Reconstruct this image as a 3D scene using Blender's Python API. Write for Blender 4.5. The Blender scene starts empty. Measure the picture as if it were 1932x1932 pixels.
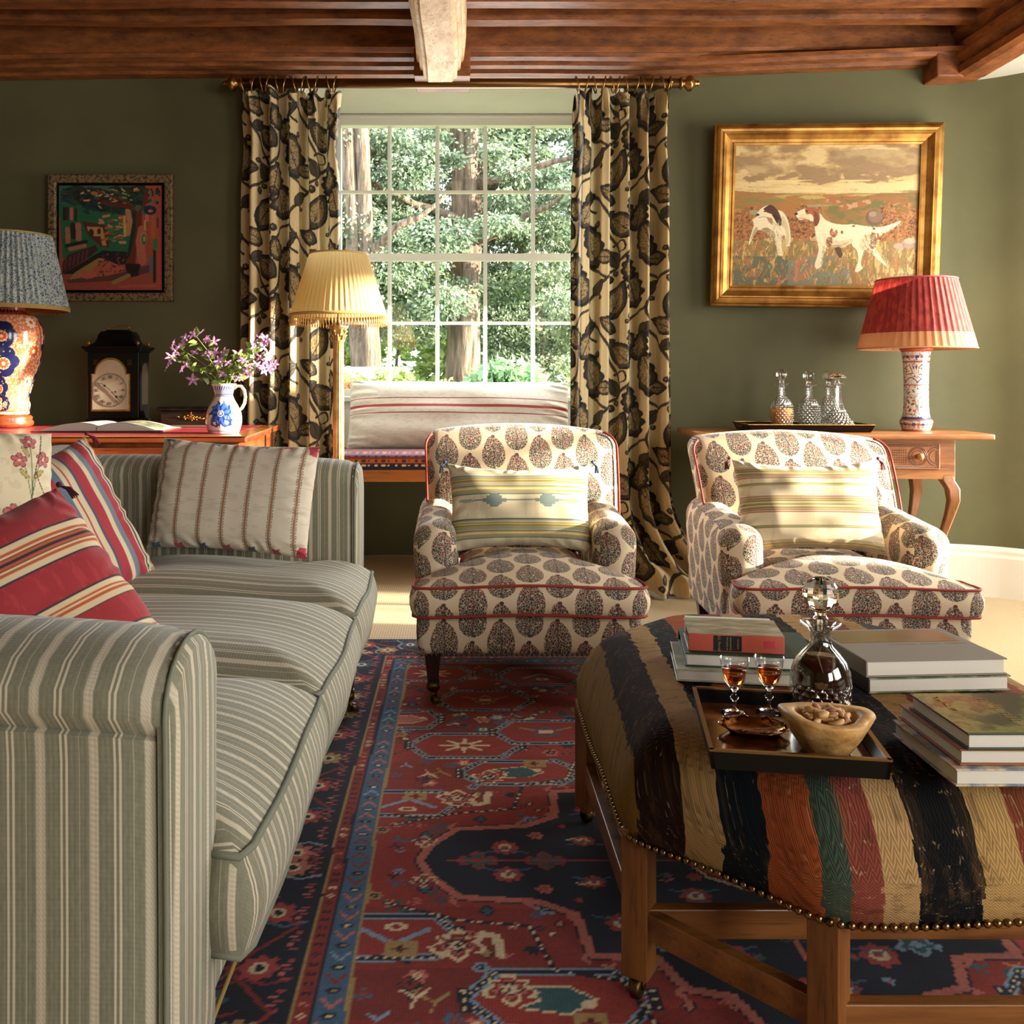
import bpy, bmesh, math, random
import numpy as np
from mathutils import Vector, Matrix, Euler, Quaternion
PI = math.pi
sc = bpy.context.scene
COL = sc.collection
random.seed(7)
rng = np.random.default_rng(7)

# ------------------------------------------------------------------ camera
F, CX, HY, CH = 1800.0, 866.0, 720.0, 1.0
cam = bpy.data.cameras.new('camera')
cam.sensor_width = 36.0
cam.lens = 36.0 * F / 1932.0
cam.shift_x = (966 - CX) / 1932.0
cam.shift_y = -(966 - HY) / 1932.0
cam.clip_start = 0.02
camo = bpy.data.objects.new('camera', cam)
COL.objects.link(camo)
camo.location = (0, 0, CH)
camo.rotation_euler = (PI / 2, 0, 0)
sc.camera = camo

# ------------------------------------------------------------------ world, sun, window light
sc.view_settings.view_transform = 'Standard'
sc.view_settings.look = 'None'
sc.view_settings.gamma = 1.0
sc.view_settings.exposure = 0.0
SUN_DIR = Vector((-1.0, 0.12, -0.18)).normalized()
w = bpy.data.worlds.new('sky')
sc.world = w
w.use_nodes = True
wn = w.node_tree.nodes
wl = w.node_tree.links
wn.clear()
wo = wn.new('ShaderNodeOutputWorld')
wb = wn.new('ShaderNodeBackground')
wb.inputs[0].default_value = (0.80, 0.90, 1.0, 1)
wb.inputs[1].default_value = 5.5
wl.new(wb.outputs[0], wo.inputs[0])


def add_sun(strength, d, color, angle):
    l = bpy.data.lights.new('sun', 'SUN')
    l.energy = strength
    l.color = color
    l.angle = math.radians(angle)
    o = bpy.data.objects.new('sun', l)
    COL.objects.link(o)
    o.rotation_euler = Vector(d).to_track_quat('-Z', 'Y').to_euler()
    o.location = (8, 0, 5)
    return o


def add_area(name, loc, target, sx, sy, power, color):
    l = bpy.data.lights.new(name, 'AREA')
    l.shape = 'RECTANGLE'
    l.size = sx
    l.size_y = sy
    l.energy = power
    l.color = color
    o = bpy.data.objects.new(name, l)
    COL.objects.link(o)
    o.location = loc
    d = Vector(target) - Vector(loc)
    o.rotation_euler = d.to_track_quat('-Z', 'Y').to_euler()
    return o


add_sun(38.0, SUN_DIR, (1.0, 0.86, 0.66), 1.6)
# daylight entering through the windows: two in the right wall, and the bay window; plus an added rear fill
add_area('window_daylight_side', (2.98, 3.35, 1.3), (0.6, 4.1, 1.0), 1.2, 1.5, 80, (1.0, 0.91, 0.77))
add_area('rear_fill_light', (1.95, -2.25, 1.6), (0.1, 2.0, 0.5), 1.0, 1.3, 36, (1.0, 0.93, 0.82))  # added fill behind the camera, no known window; lifts the camera-facing surfaces
add_area('window_daylight_near', (2.98, -0.4, 1.45), (0.3, 1.9, 0.45), 1.4, 1.3, 62, (1.0, 0.91, 0.78))
add_area('window_daylight_bay', (0.2, 5.46, 1.6), (0.2, 3.0, 0.2), 1.35, 1.3, 78, (0.88, 0.94, 1.0))


def W(px, py, Y):
    """point seen at pixel (px, py) at distance Y in front of the camera"""
    return Vector(((px - CX) * Y / F, Y, CH - (py - HY) * Y / F))


# ------------------------------------------------------------------ materials
def srgb(h):
    if isinstance(h, str):
        h = h.lstrip('#')
        c = [int(h[i:i + 2], 16) / 255 for i in (0, 2, 4)]
    else:
        c = [v / 255 for v in h]
    return tuple(v / 12.92 if v <= 0.04045 else ((v + 0.055) / 1.055) ** 2.4 for v in c)


NT = None


class S:
    """a socket or number with arithmetic that builds Math nodes"""
    def __init__(s, k): s.k = k
    def __add__(a, b): return mth('ADD', a, b)
    def __radd__(a, b): return mth('ADD', b, a)
    def __sub__(a, b): return mth('SUBTRACT', a, b)
    def __rsub__(a, b): return mth('SUBTRACT', b, a)
    def __mul__(a, b): return mth('MULTIPLY', a, b)
    def __rmul__(a, b): return mth('MULTIPLY', b, a)
    def __truediv__(a, b): return mth('DIVIDE', a, b)
    def __lt__(a, b): return mth('LESS_THAN', a, b)
    def __gt__(a, b): return mth('GREATER_THAN', a, b)


def put(v, inp):
    if isinstance(v, S):
        NT.links.new(v.k, inp)
    else:
        try:
            inp.default_value = v
        except Exception:
            inp.default_value = (*v, 1.0) if len(v) == 3 else v


def mth(op, *a):
    n = NT.nodes.new('ShaderNodeMath')
    n.operation = op
    for i, v in enumerate(a):
        put(v, n.inputs[i])
    return S(n.outputs[0])


def fl(a): return mth('FLOOR', a)
def fr(a): return mth('FRACT', a)
def ab(a): return mth('ABSOLUTE', a)
def mx(a, b): return mth('MAXIMUM', a, b)
def mn(a, b): return mth('MINIMUM', a, b)
def sq(a): return mth('SQRT', a)
def sn(a): return mth('SINE', a)


def coords(kind='Object'):
    n = NT.nodes.new('ShaderNodeTexCoord')
    s = NT.nodes.new('ShaderNodeSeparateXYZ')
    NT.links.new(n.outputs[kind], s.inputs[0])
    return S(s.outputs[0]), S(s.outputs[1]), S(s.outputs[2])


def vec(x, y, z=0.0):
    n = NT.nodes.new('ShaderNodeCombineXYZ')
    put(x, n.inputs[0]); put(y, n.inputs[1]); put(z, n.inputs[2])
    return S(n.outputs[0])


def noise(v, scale, detail=3.0, rough=0.5, out=0):
    n = NT.nodes.new('ShaderNodeTexNoise')
    put(v, n.inputs['Vector'])
    n.inputs['Scale'].default_value = scale
    n.inputs['Detail'].default_value = detail
    n.inputs['Roughness'].default_value = rough
    return S(n.outputs[out])


def voro(v, scale, feature='F1', out='Distance', rand=1.0):
    n = NT.nodes.new('ShaderNodeTexVoronoi')
    n.feature = feature
    put(v, n.inputs['Vector'])
    n.inputs['Scale'].default_value = scale
    n.inputs['Randomness'].default_value = rand
    return S(n.outputs[out])


def sepc(c):
    s = NT.nodes.new('ShaderNodeSeparateXYZ')
    put(c, s.inputs[0])
    return S(s.outputs[0]), S(s.outputs[1]), S(s.outputs[2])


def mix(f, a, b):
    n = NT.nodes.new('ShaderNodeMix')
    n.data_type = 'RGBA'
    put(f, n.inputs[0])
    for v, i in ((a, 6), (b, 7)):
        if isinstance(v, S):
            NT.links.new(v.k, n.inputs[i])
        else:
            n.inputs[i].default_value = (*v[:3], 1.0)
    return S(n.outputs[2])


def ramp(f, stops, const=False):
    n = NT.nodes.new('ShaderNodeValToRGB')
    put(f, n.inputs[0])
    cr = n.color_ramp
    if const: cr.interpolation = 'CONSTANT'
    while len(cr.elements) < len(stops):
        cr.elements.new(0.5)
    for e, (p, c) in zip(cr.elements, stops):
        e.position = p
        e.color = (*c, 1.0)
    return S(n.outputs[0])


def smooth(x, a, b):
    n = NT.nodes.new('ShaderNodeMapRange')
    n.interpolation_type = 'SMOOTHSTEP'
    put(x, n.inputs[0])
    put(a, n.inputs[1]); put(b, n.inputs[2])
    return S(n.outputs[0])


def attr(name='col'):
    n = NT.nodes.new('ShaderNodeAttribute')
    n.attribute_name = name
    return S(n.outputs['Color'])


MATS = {}


def mat(name, color, rough=0.6, metal=0.0, bump=None, bstr=0.3, bdist=0.002, coat=0.0, sheen=0.0, trans=0.0, ior=1.45,
        alpha=None, translucent=None, spec=None, subs=0.0):
    """color: rgb tuple or a function that returns a socket in the current tree"""
    global NT
    if name in MATS:
        return MATS[name]
    m = bpy.data.materials.new(name)
    m.use_nodes = True
    NT = m.node_tree
    b = NT.nodes['Principled BSDF']
    c = color() if callable(color) else color
    put(c, b.inputs['Base Color'])
    put(rough() if callable(rough) else rough, b.inputs['Roughness'])
    b.inputs['Metallic'].default_value = metal
    b.inputs['IOR'].default_value = ior
    b.inputs['Coat Weight'].default_value = coat
    b.inputs['Coat Roughness'].default_value = 0.12
    b.inputs['Sheen Weight'].default_value = sheen
    b.inputs['Transmission Weight'].default_value = trans
    if spec is not None:
        b.inputs['Specular IOR Level'].default_value = spec
    if bump:
        n = NT.nodes.new('ShaderNodeBump')
        n.inputs['Strength'].default_value = bstr
        n.inputs['Distance'].default_value = bdist
        put(bump(), n.inputs['Height'])
        NT.links.new(n.outputs[0], b.inputs['Normal'])
    if translucent:
        t = NT.nodes.new('ShaderNodeBsdfTranslucent')
        put(c, t.inputs[0])
        x = NT.nodes.new('ShaderNodeMixShader')
        x.inputs[0].default_value = translucent
        NT.links.new(b.outputs[0], x.inputs[1])
        NT.links.new(t.outputs[0], x.inputs[2])
        NT.links.new(x.outputs[0], NT.nodes['Material Output'].inputs[0])
    MATS[name] = m
    return m


def weave(scale=900.0):
    def f():
        x, y, z = coords()
        return sn(x * scale) * sn((y + z) * scale)
    return f


def wood(name, c1, c2, axis=0, scale=1.0, rough=0.45, coat=0.15, dark=None, along=1.2):
    def col():
        c = list(coords())
        a = [c[(axis + 1) % 3], c[(axis + 2) % 3]]
        v = vec(c[axis] * (along * scale), a[0] * (11.0 * scale), a[1] * (11.0 * scale))
        n1 = noise(v, 2.2, 5.0, 0.62)
        v2 = vec(c[axis] * (along * 5 * scale), a[0] * (110.0 * scale), a[1] * (110.0 * scale))
        n2 = noise(v2, 1.3, 3.0, 0.6)
        base = ramp(n1, [(0.30, c1), (0.68, c2)])
        return mix(smooth(n2, 0.56, 0.74) * 0.65, base, dark or tuple(v * 0.35 for v in c1))
    def bmp():
        c = list(coords())
        a = [c[(axis + 1) % 3], c[(axis + 2) % 3]]
        return noise(vec(c[axis] * (along * 4 * scale), a[0] * (90.0 * scale), a[1] * (90 * scale)), 1.3, 3.0, 0.6)
    return mat(name, col, rough, coat=coat, bump=bmp, bstr=0.25, bdist=0.002)


# ------------------------------------------------------------------ mesh building
class MB:
    def __init__(s):
        s.v = []; s.f = []; s.uv = []; s.has_uv = False
        s.col = []

    def add(s, vs, fs, uvs=None, M=None, cols=None):
        o = len(s.v)
        if M is not None:
            vs = [M @ Vector(p) for p in vs]
        s.v.extend([tuple(p) for p in vs])
        for i, f in enumerate(fs):
            s.f.append(tuple(k + o for k in f))
            s.uv.append([uvs[k] for k in f] if uvs else None)
        if uvs: s.has_uv = True
        s.col.extend(cols if cols is not None else [(1, 1, 1)] * len(vs))
        return s

    def box(s, x0, x1, y0, y1, z0, z1, M=None):
        vs = [(x, y, z) for z in (z0, z1) for y in (y0, y1) for x in (x0, x1)]
        fs = [(0, 2, 3, 1), (4, 5, 7, 6), (0, 1, 5, 4), (2, 6, 7, 3), (0, 4, 6, 2), (1, 3, 7, 5)]
        return s.add(vs, fs, M=M)

    def beam(s, a, b, wdt, hgt, up=(0, 0, 1)):
        """rectangular bar from a to b"""
        a = Vector(a); b = Vector(b)
        d = (b - a).normalized()
        r = d.cross(Vector(up)).normalized()
        u = r.cross(d).normalized()
        vs = []
        for p in (a, b):
            for sx, sy in ((-1, -1), (1, -1), (1, 1), (-1, 1)):
                vs.append(p + r * (sx * wdt / 2) + u * (sy * hgt / 2))
        fs = [(3, 2, 1, 0), (4, 5, 6, 7)] + [(i, (i + 1) % 4, (i + 1) % 4 + 4, i + 4) for i in range(4)]
        return s.add(vs, fs)

    def taper(s, top, bot, z1, z0):
        """frustum between two rectangles (x0,x1,y0,y1)"""
        vs = [(r[i], r[2 + j], z) for r, z in ((bot, z0), (top, z1)) for j in (0, 1) for i in (0, 1)]
        fs = [(0, 2, 3, 1), (4, 5, 7, 6), (0, 1, 5, 4), (2, 6, 7, 3), (0, 4, 6, 2), (1, 3, 7, 5)]
        return s.add(vs, fs)

    def grid(s, fn, nu, nv, cu=False, cv=False, uvf=None, M=None, cols=None, flip=False):
        vs = []; uvs = []
        for j in range(nv if cv else nv + 1):
            for i in range(nu if cu else nu + 1):
                u = i / nu; v = j / nv
                vs.append(fn(u, v))
                uvs.append(uvf(u, v) if uvf else (u, v))
        nx = nu if cu else nu + 1
        ny = nv if cv else nv + 1
        fs = []
        for j in range(nv):
            for i in range(nu):
                a = j * nx + i; b = j * nx + (i + 1) % nx
                c = ((j + 1) % ny) * nx + (i + 1) % nx; d = ((j + 1) % ny) * nx + i
                fs.append((a, d, c, b) if flip else (a, b, c, d))
        return s.add(vs, fs, uvs, M, cols)

    def lathe(s, prof, seg=32, M=None, mod=None, cap=True):
        vs = []; fs = []
        n = len(prof)
        for k, (r, z) in enumerate(prof):
            for i in range(seg):
                a = 2 * PI * i / seg
                rr = r * (mod(a, z, k / (n - 1)) if mod else 1.0)
                vs.append((rr * math.cos(a), rr * math.sin(a), z))
        for k in range(n - 1):
            for i in range(seg):
                j = (i + 1) % seg
                fs.append((k * seg + i, k * seg + j, (k + 1) * seg + j, (k + 1) * seg + i))
        if cap:
            if prof[0][0] > 1e-5: fs.append(tuple(reversed(range(seg))))
            if prof[-1][0] > 1e-5: fs.append(tuple((n - 1) * seg + i for i in range(seg)))
        return s.add(vs, fs, M=M)

    def tube(s, pts, r, seg=8, closed=False, M=None, flat=1.0):
        pts = [Vector(p) for p in pts]
        n = len(pts)
        rs = r if isinstance(r, (list, tuple)) else [r] * n
        vs = []; fs = []
        N = None
        for i, p in enumerate(pts):
            if closed:
                t = (pts[(i + 1) % n] - pts[i - 1])
            else:
                t = pts[min(i + 1, n - 1)] - pts[max(i - 1, 0)]
            if t.length < 1e-9: t = Vector((0, 0, 1))
            t.normalize()
            if N is None:
                a = Vector((0, 0, 1)) if abs(t.z) < 0.9 else Vector((1, 0, 0))
                N = t.cross(a).normalized()
            else:
                N = (N - t * N.dot(t))
                if N.length < 1e-6: N = t.orthogonal()
                N.normalize()
            B = t.cross(N)
            for k in range(seg):
                a = 2 * PI * k / seg
                vs.append(p + N * (math.cos(a) * rs[i]) + B * (math.sin(a) * rs[i] * flat))
        for i in range(n if closed else n - 1):
            for k in range(seg):
                j = (k + 1) % seg
                i2 = (i + 1) % n
                fs.append((i * seg + k, i * seg + j, i2 * seg + j, i2 * seg + k))
        if not closed:
            fs.append(tuple(reversed(range(seg))))
            fs.append(tuple((n - 1) * seg + k for k in range(seg)))
        return s.add(vs, fs, M=M)

    def ball(s, c, r, seg=12, rings=8, M=None):
        rx, ry, rz = r if isinstance(r, (tuple, list)) else (r, r, r)
        def fn(u, v):
            a = 2 * PI * u; b = PI * v - PI / 2
            return (c[0] + rx * math.cos(b) * math.cos(a), c[1] + ry * math.cos(b) * math.sin(a), c[2] + rz * math.sin(b))
        return s.grid(fn, seg, rings, cu=True, M=M)

    def prism(s, poly, z0, z1, M=None):
        n = len(poly)
        vs = [(x, y, z0) for x, y in poly] + [(x, y, z1) for x, y in poly]
        fs = [tuple(reversed(range(n))), tuple(range(n, 2 * n))]
        fs += [(i, (i + 1) % n, (i + 1) % n + n, i + n) for i in range(n)]
        return s.add(vs, fs, M=M)

    def extrude(s, prof, a, b, right, up=(0, 0, 1)):
        """profile polygon [(r,u)] swept straight from a to b"""
        a = Vector(a); b = Vector(b); right = Vector(right); up = Vector(up)
        n = len(prof)
        vs = [p + right * q[0] + up * q[1] for p in (a, b) for q in prof]
        fs = [tuple(reversed(range(n))), tuple(range(n, 2 * n))]
        fs += [(i, (i + 1) % n, (i + 1) % n + n, i + n) for i in range(n)]
        return s.add(vs, fs)

    def rbox(s, sx, sy, sz, r, n=(8, 8, 4), c=(0, 0, 0), deform=None, M=None, rs=4):
        """rounded box, sizes are full sizes; deform(Vector)->Vector"""
        hx, hy, hz = sx / 2, sy / 2, sz / 2
        r = min(r, hx, hy, hz)
        def line(h, k):
            L = [-h]
            for i in range(1, rs + 1):
                L.append(-h + r * i / rs)
            inner = h - r
            for i in range(1, k + 1):
                L.append(-inner + 2 * inner * i / k)
            for i in range(1, rs + 1):
                L.append(inner + r * i / rs)
            return L
        LX, LY, LZ = line(hx, n[0]), line(hy, n[1]), line(hz, n[2])
        idx = {}; vs = []; fs = []
        def vert(i, j, k):
            key = (i, j, k)
            if key not in idx:
                p = Vector((LX[i], LY[j], LZ[k]))
                q = Vector((max(-hx + r, min(hx - r, p.x)), max(-hy + r, min(hy - r, p.y)), max(-hz + r, min(hz - r, p.z))))
                d = p - q
                if d.length > 1e-9:
                    d = d.normalized() * r
                p = q + d
                idx[key] = len(vs); vs.append(p)
            return idx[key]
        nx, ny, nz = len(LX) - 1, len(LY) - 1, len(LZ) - 1
        for i in range(nx):
            for j in range(ny):
                fs.append((vert(i, j, 0), vert(i, j + 1, 0), vert(i + 1, j + 1, 0), vert(i + 1, j, 0)))
                fs.append((vert(i, j, nz), vert(i + 1, j, nz), vert(i + 1, j + 1, nz), vert(i, j + 1, nz)))
        for i in range(nx):
            for k in range(nz):
                fs.append((vert(i, 0, k), vert(i + 1, 0, k), vert(i + 1, 0, k + 1), vert(i, 0, k + 1)))
                fs.append((vert(i, ny, k), vert(i, ny, k + 1), vert(i + 1, ny, k + 1), vert(i + 1, ny, k)))
        for j in range(ny):
            for k in range(nz):
                fs.append((vert(0, j, k), vert(0, j, k + 1), vert(0, j + 1, k + 1), vert(0, j + 1, k)))
                fs.append((vert(nx, j, k), vert(nx, j + 1, k), vert(nx, j + 1, k + 1), vert(nx, j, k + 1)))
        C = Vector(c)
        vs = [(deform(p + C) if deform else p + C) for p in vs]
        return s.add(vs, fs, M=M)

    def box_uv(s, side_axis=0):
        """metric unfolding: u=x, v=y+z on faces seen from front or top; u=y, v=z on the sides"""
        s.has_uv = True
        for i, f in enumerate(s.f):
            P = [Vector(s.v[k]) for k in f]
            nrm = (P[2] - P[0]).cross(P[-1] - P[1])
            if abs(nrm.x) > abs(nrm.y) * 1.15 and abs(nrm.x) > abs(nrm.z) * 1.15:
                s.uv[i] = [(p.y + 0.03, p.z) for p in P]
            else:
                s.uv[i] = [(p.x, p.y + p.z) for p in P]
        return s

    def mesh(s, name, m, smooth=True):
        me = bpy.data.meshes.new(name)
        me.from_pydata(s.v, [], s.f)
        if s.has_uv:
            ul = me.uv_layers.new(name='uv')
            flat = []
            for f, u in zip(s.f, s.uv):
                flat.extend(u if u else [(0, 0)] * len(f))
            ul.data.foreach_set('uv', np.array(flat, dtype=np.float32).ravel())
        if m is not None:
            for k in (m if isinstance(m, (list, tuple)) else [m]):
                me.materials.append(k)
        me.polygons.foreach_set('use_smooth', [bool(smooth)] * len(me.polygons))
        me.update()
        return me


def set_colors(me, cols, name='col'):
    a = me.color_attributes.new(name, 'FLOAT_COLOR', 'POINT')
    c = np.ones((len(me.vertices), 4), dtype=np.float32)
    c[:, :3] = cols
    a.data.foreach_set('color', c.ravel())


def obj(name, mb, m, parent=None, smooth=True, bevel=0.0, M=None, sub=0, auto=None):
    me = mb.mesh(name, m, smooth) if isinstance(mb, MB) else mb
    o = bpy.data.objects.new(name, me)
    COL.objects.link(o)
    if parent is not None:
        o.parent = parent
    if M is not None:
        o.matrix_local = M
    if bevel:
        b = o.modifiers.new('bevel', 'BEVEL')
        b.width = bevel; b.segments = 2; b.limit_method = 'ANGLE'
        b.harden_normals = False
    if sub:
        k = o.modifiers.new('sub', 'SUBSURF')
        k.levels = sub; k.render_levels = sub
    if auto is not None:
        try:
            me.set_sharp_from_angle(angle=math.radians(auto))
        except Exception:
            pass
    return o


def thing(name, label, cat, loc=(0, 0, 0), rz=0.0, group=None, rot=None, scale=None):
    o = bpy.data.objects.new(name, None)
    COL.objects.link(o)
    o.empty_display_size = 0.05
    o.location = loc
    o.rotation_euler = rot if rot is not None else (0, 0, rz)
    if scale: o.scale = scale
    o['label'] = label; o['category'] = cat
    if group: o['group'] = group
    return o


def tag(o, label, cat, group=None, kind=None):
    o['label'] = label; o['category'] = cat
    if group: o['group'] = group
    if kind: o['kind'] = kind
    return o


def struct(name, mb, m, smooth=False, bevel=0.0, **k):
    o = obj(name, mb, m, None, smooth, bevel, **k)
    o['kind'] = 'structure'
    return o


def dup(root, loc=None, rot=None, label=None, group=None, scale=None):
    r = root.copy(); COL.objects.link(r)
    if loc is not None: r.location = loc
    if rot is not None: r.rotation_euler = rot
    if scale is not None: r.scale = scale
    if label: r['label'] = label
    if group: r['group'] = group
    def rec(a, b):
        for ch in list(a.children):
            if ch.name == b.name: continue
            c = ch.copy(); COL.objects.link(c); c.parent = b
            c.matrix_parent_inverse = ch.matrix_parent_inverse.copy()
            rec(ch, c)
    rec(root, r)
    return r


# ------------------------------------------------------------------ pattern drawing on mesh points
class Paint:
    """paints flat colours onto a set of 2-D points (the vertices of a dense grid)"""
    def __init__(s, x, y, base):
        s.x = np.asarray(x, dtype=np.float64); s.y = np.asarray(y, dtype=np.float64)
        s.c = np.tile(np.array(srgb(base), dtype=np.float64), (len(s.x), 1))

    def fill(s, mask, c, a=1.0):
        c = np.array(srgb(c)) if not isinstance(c, np.ndarray) else c
        s.c[mask] = s.c[mask] * (1 - a) + c * a

    def rect(s, x0, x1, y0, y1, c, a=1.0):
        s.fill((s.x >= x0) & (s.x < x1) & (s.y >= y0) & (s.y < y1), c, a)

    def ell(s, cx, cy, rx, ry, c, ang=0.0, a=1.0):
        ca, sa = math.cos(ang), math.sin(ang)
        R = max(rx, ry)
        k = np.where((np.abs(s.x - cx) < R) & (np.abs(s.y - cy) < R))[0]
        dx, dy = s.x[k] - cx, s.y[k] - cy
        u = (dx * ca + dy * sa) / rx; v = (-dx * sa + dy * ca) / ry
        s.fill(k[u * u + v * v < 1], c, a)

    def poly(s, pts, c, a=1.0):
        P = np.array(pts, dtype=np.float64)
        k = np.where((s.x >= P[:, 0].min()) & (s.x <= P[:, 0].max()) & (s.y >= P[:, 1].min()) & (s.y <= P[:, 1].max()))[0]
        if len(k) == 0: return
        X, Y = s.x[k], s.y[k]
        ins = np.zeros(len(k), bool)
        n = len(P)
        for i in range(n):
            x1, y1 = P[i]; x2, y2 = P[(i + 1) % n]
            if y1 == y2: continue
            cnd = ((y1 > Y) != (y2 > Y)) & (X < (x2 - x1) * (Y - y1) / (y2 - y1) + x1)
            ins ^= cnd
        s.fill(k[ins], c, a)

    def line(s, pts, wd, c, closed=False, a=1.0, dash=None):
        P = list(pts) + ([pts[0]] if closed else [])
        P = np.array(P, dtype=np.float64)
        h = (wd if np.isscalar(wd) else max(wd)) / 2
        k = np.where((s.x >= P[:, 0].min() - h) & (s.x <= P[:, 0].max() + h) & (s.y >= P[:, 1].min() - h) & (s.y <= P[:, 1].max() + h))[0]
        if len(k) == 0: return
        X, Y = s.x[k], s.y[k]
        m = np.zeros(len(k), bool)
        n = len(P) - 1
        for i in range(n):
            x1, y1 = P[i]; x2, y2 = P[i + 1]
            dx, dy = x2 - x1, y2 - y1
            L = dx * dx + dy * dy
            if L < 1e-12: continue
            t = np.clip(((X - x1) * dx + (Y - y1) * dy) / L, 0, 1)
            d = np.hypot(X - x1 - t * dx, Y - y1 - t * dy)
            hh = h if np.isscalar(wd) else (wd[0] + (wd[1] - wd[0]) * (i + t) / n) / 2
            q = d < hh
            if dash:
                ph = (t * math.sqrt(L)) % dash
                q &= ph < dash * 0.55
            m |= q
        s.fill(k[m], c, a)


def vnoise(x, y, seed=0, octaves=4, gain=0.5):
    """value noise in numpy"""
    r = np.random.default_rng(seed)
    T = r.random((64, 64))
    out = np.zeros_like(x, dtype=np.float64); amp = 1.0; tot = 0.0
    for o in range(octaves):
        xi = np.floor(x).astype(int); yi = np.floor(y).astype(int)
        fx = x - xi; fy = y - yi
        fx = fx * fx * (3 - 2 * fx); fy = fy * fy * (3 - 2 * fy)
        g = lambda a, b: T[a % 64, b % 64]
        out += amp * ((g(xi, yi) * (1 - fx) + g(xi + 1, yi) * fx) * (1 - fy) + (g(xi, yi + 1) * (1 - fx) + g(xi + 1, yi + 1) * fx) * fy)
        tot += amp; amp *= gain
        x = x * 2.03 + 7.1; y = y * 2.03 + 3.7
    return out / tot


def painted_grid(nx, ny, w_, h_, fn=None):
    """grid in the XZ plane facing -Y, returns MB and point arrays in metres (x right, y up)"""
    mb = MB()
    xs = np.linspace(-w_ / 2, w_ / 2, nx + 1); ys = np.linspace(0, h_, ny + 1)
    X, Y = np.meshgrid(xs, ys)
    X = X.ravel(); Y = Y.ravel()
    mb.v = [(float(a), 0.0, float(b)) if fn is None else fn(float(a), float(b)) for a, b in zip(X, Y)]
    k = nx + 1
    mb.f = [(j * k + i, j * k + i + 1, (j + 1) * k + i + 1, (j + 1) * k + i) for j in range(ny) for i in range(nx)]
    mb.uv = [None] * len(mb.f)
    return mb, X, Y
# ------------------------------------------------------------------ room shell
def plaster(name, c1, c2, bs=0.15):
    def col():
        x, y, z = coords()
        n = noise(vec(x, y, z), 1.6, 4.0, 0.6)
        return ramp(n, [(0.3, srgb(c1)), (0.7, srgb(c2))])
    return mat(name, col, 0.62, bump=lambda: noise(vec(*coords()), 28.0, 3.0), bstr=bs, bdist=0.004, spec=0.35)

WALL_R = 3.05
M_wall = plaster('olive_wall_paint', '#545238', '#616042')
M_white = mat('white_joinery_paint', srgb('#d9d6cb'), 0.4)
M_pale = plaster('pale_green_plaster', '#b5b1a2', '#c2beb0', 0.05)


def sisal():
    x, y, z = coords()
    a = sn(x * 628.3) * 0.5 + 0.5
    b = sn(y * 880.0 + fl(x * 100.0) * 3.1416) * 0.5 + 0.5
    n = noise(vec(x * 1.0, y * 1.0), 60.0, 2.0)
    c = mix(a * b, srgb('#a08c6a'), srgb('#dccaa6'))
    return mix(n * 0.5, c, srgb('#c4ad85'))
def sisal_b():
    x, y, z = coords()
    return sn(x * 628.3) * sn(y * 880.0 + fl(x * 100.0) * 3.1416)
M_sisal = mat('sisal_carpet', sisal, 0.9, bump=sisal_b, bstr=0.4, bdist=0.002)
struct('floor', MB().box(-3.4, 3.3, -2.5, 6.0, -0.05, 0.0), M_sisal)

WY = 4.675          # window wall
RX0, RX1, RY = -0.79, 0.81, 5.60   # window recess
# window wall: left part, right part (which curves towards the room), both full height, and the head over the recess
struct('wall_back', MB().box(-3.4, RX0, WY, WY + 0.95, 0, 2.9), M_wall)
path = [(RX1, WY), (1.05, WY), (1.5, 4.62), (1.95, 4.56), (2.25, 4.52), (2.38, 4.485), (2.49, 4.43), (2.60, 4.345), (2.74, 4.25), (2.90, 4.18), (3.08, 4.15)]
def catmull(P, k=6):
    out = []
    for i in range(len(P) - 1):
        p0, p1, p2, p3 = (Vector(P[max(i - 1, 0)]), Vector(P[i]), Vector(P[i + 1]), Vector(P[min(i + 2, len(P) - 1)]))
        for j in range(k):
            t = j / k
            out.append(tuple(0.5 * ((2 * p1) + (p2 - p0) * t + (2 * p0 - 5 * p1 + 4 * p2 - p3) * t * t + (3 * p1 - p0 - 3 * p2 + p3) * t ** 3)))
    out.append(tuple(P[-1]))
    return out
path = catmull(path)
mb = MB()
mb.v = [(x, y, z) for z in (0.0, 2.9) for x, y in path]
kk = len(path)
mb.f = [(i, i + 1, kk + i + 1, kk + i) for i in range(kk - 1)]
mb.uv = [None] * (kk - 1)
struct('wall_right_back', mb, M_wall, smooth=True)
mbb = MB().prism([(x, y + 0.012) for x, y in path] + [(3.08, WY + 0.95), (RX1, WY + 0.95)], 0.0, 2.9)
struct('wall_right_core', mbb, M_wall)
mb = MB().box(RX0, RX1, WY, WY + 0.95, 2.565, 2.9)
struct('wall_recess_head', mb, M_pale)
struct('trim_1', MB().box(RX0 + 0.001, RX1 - 0.001, WY + 0.02, RY, 2.545, 2.564), M_pale)
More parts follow.
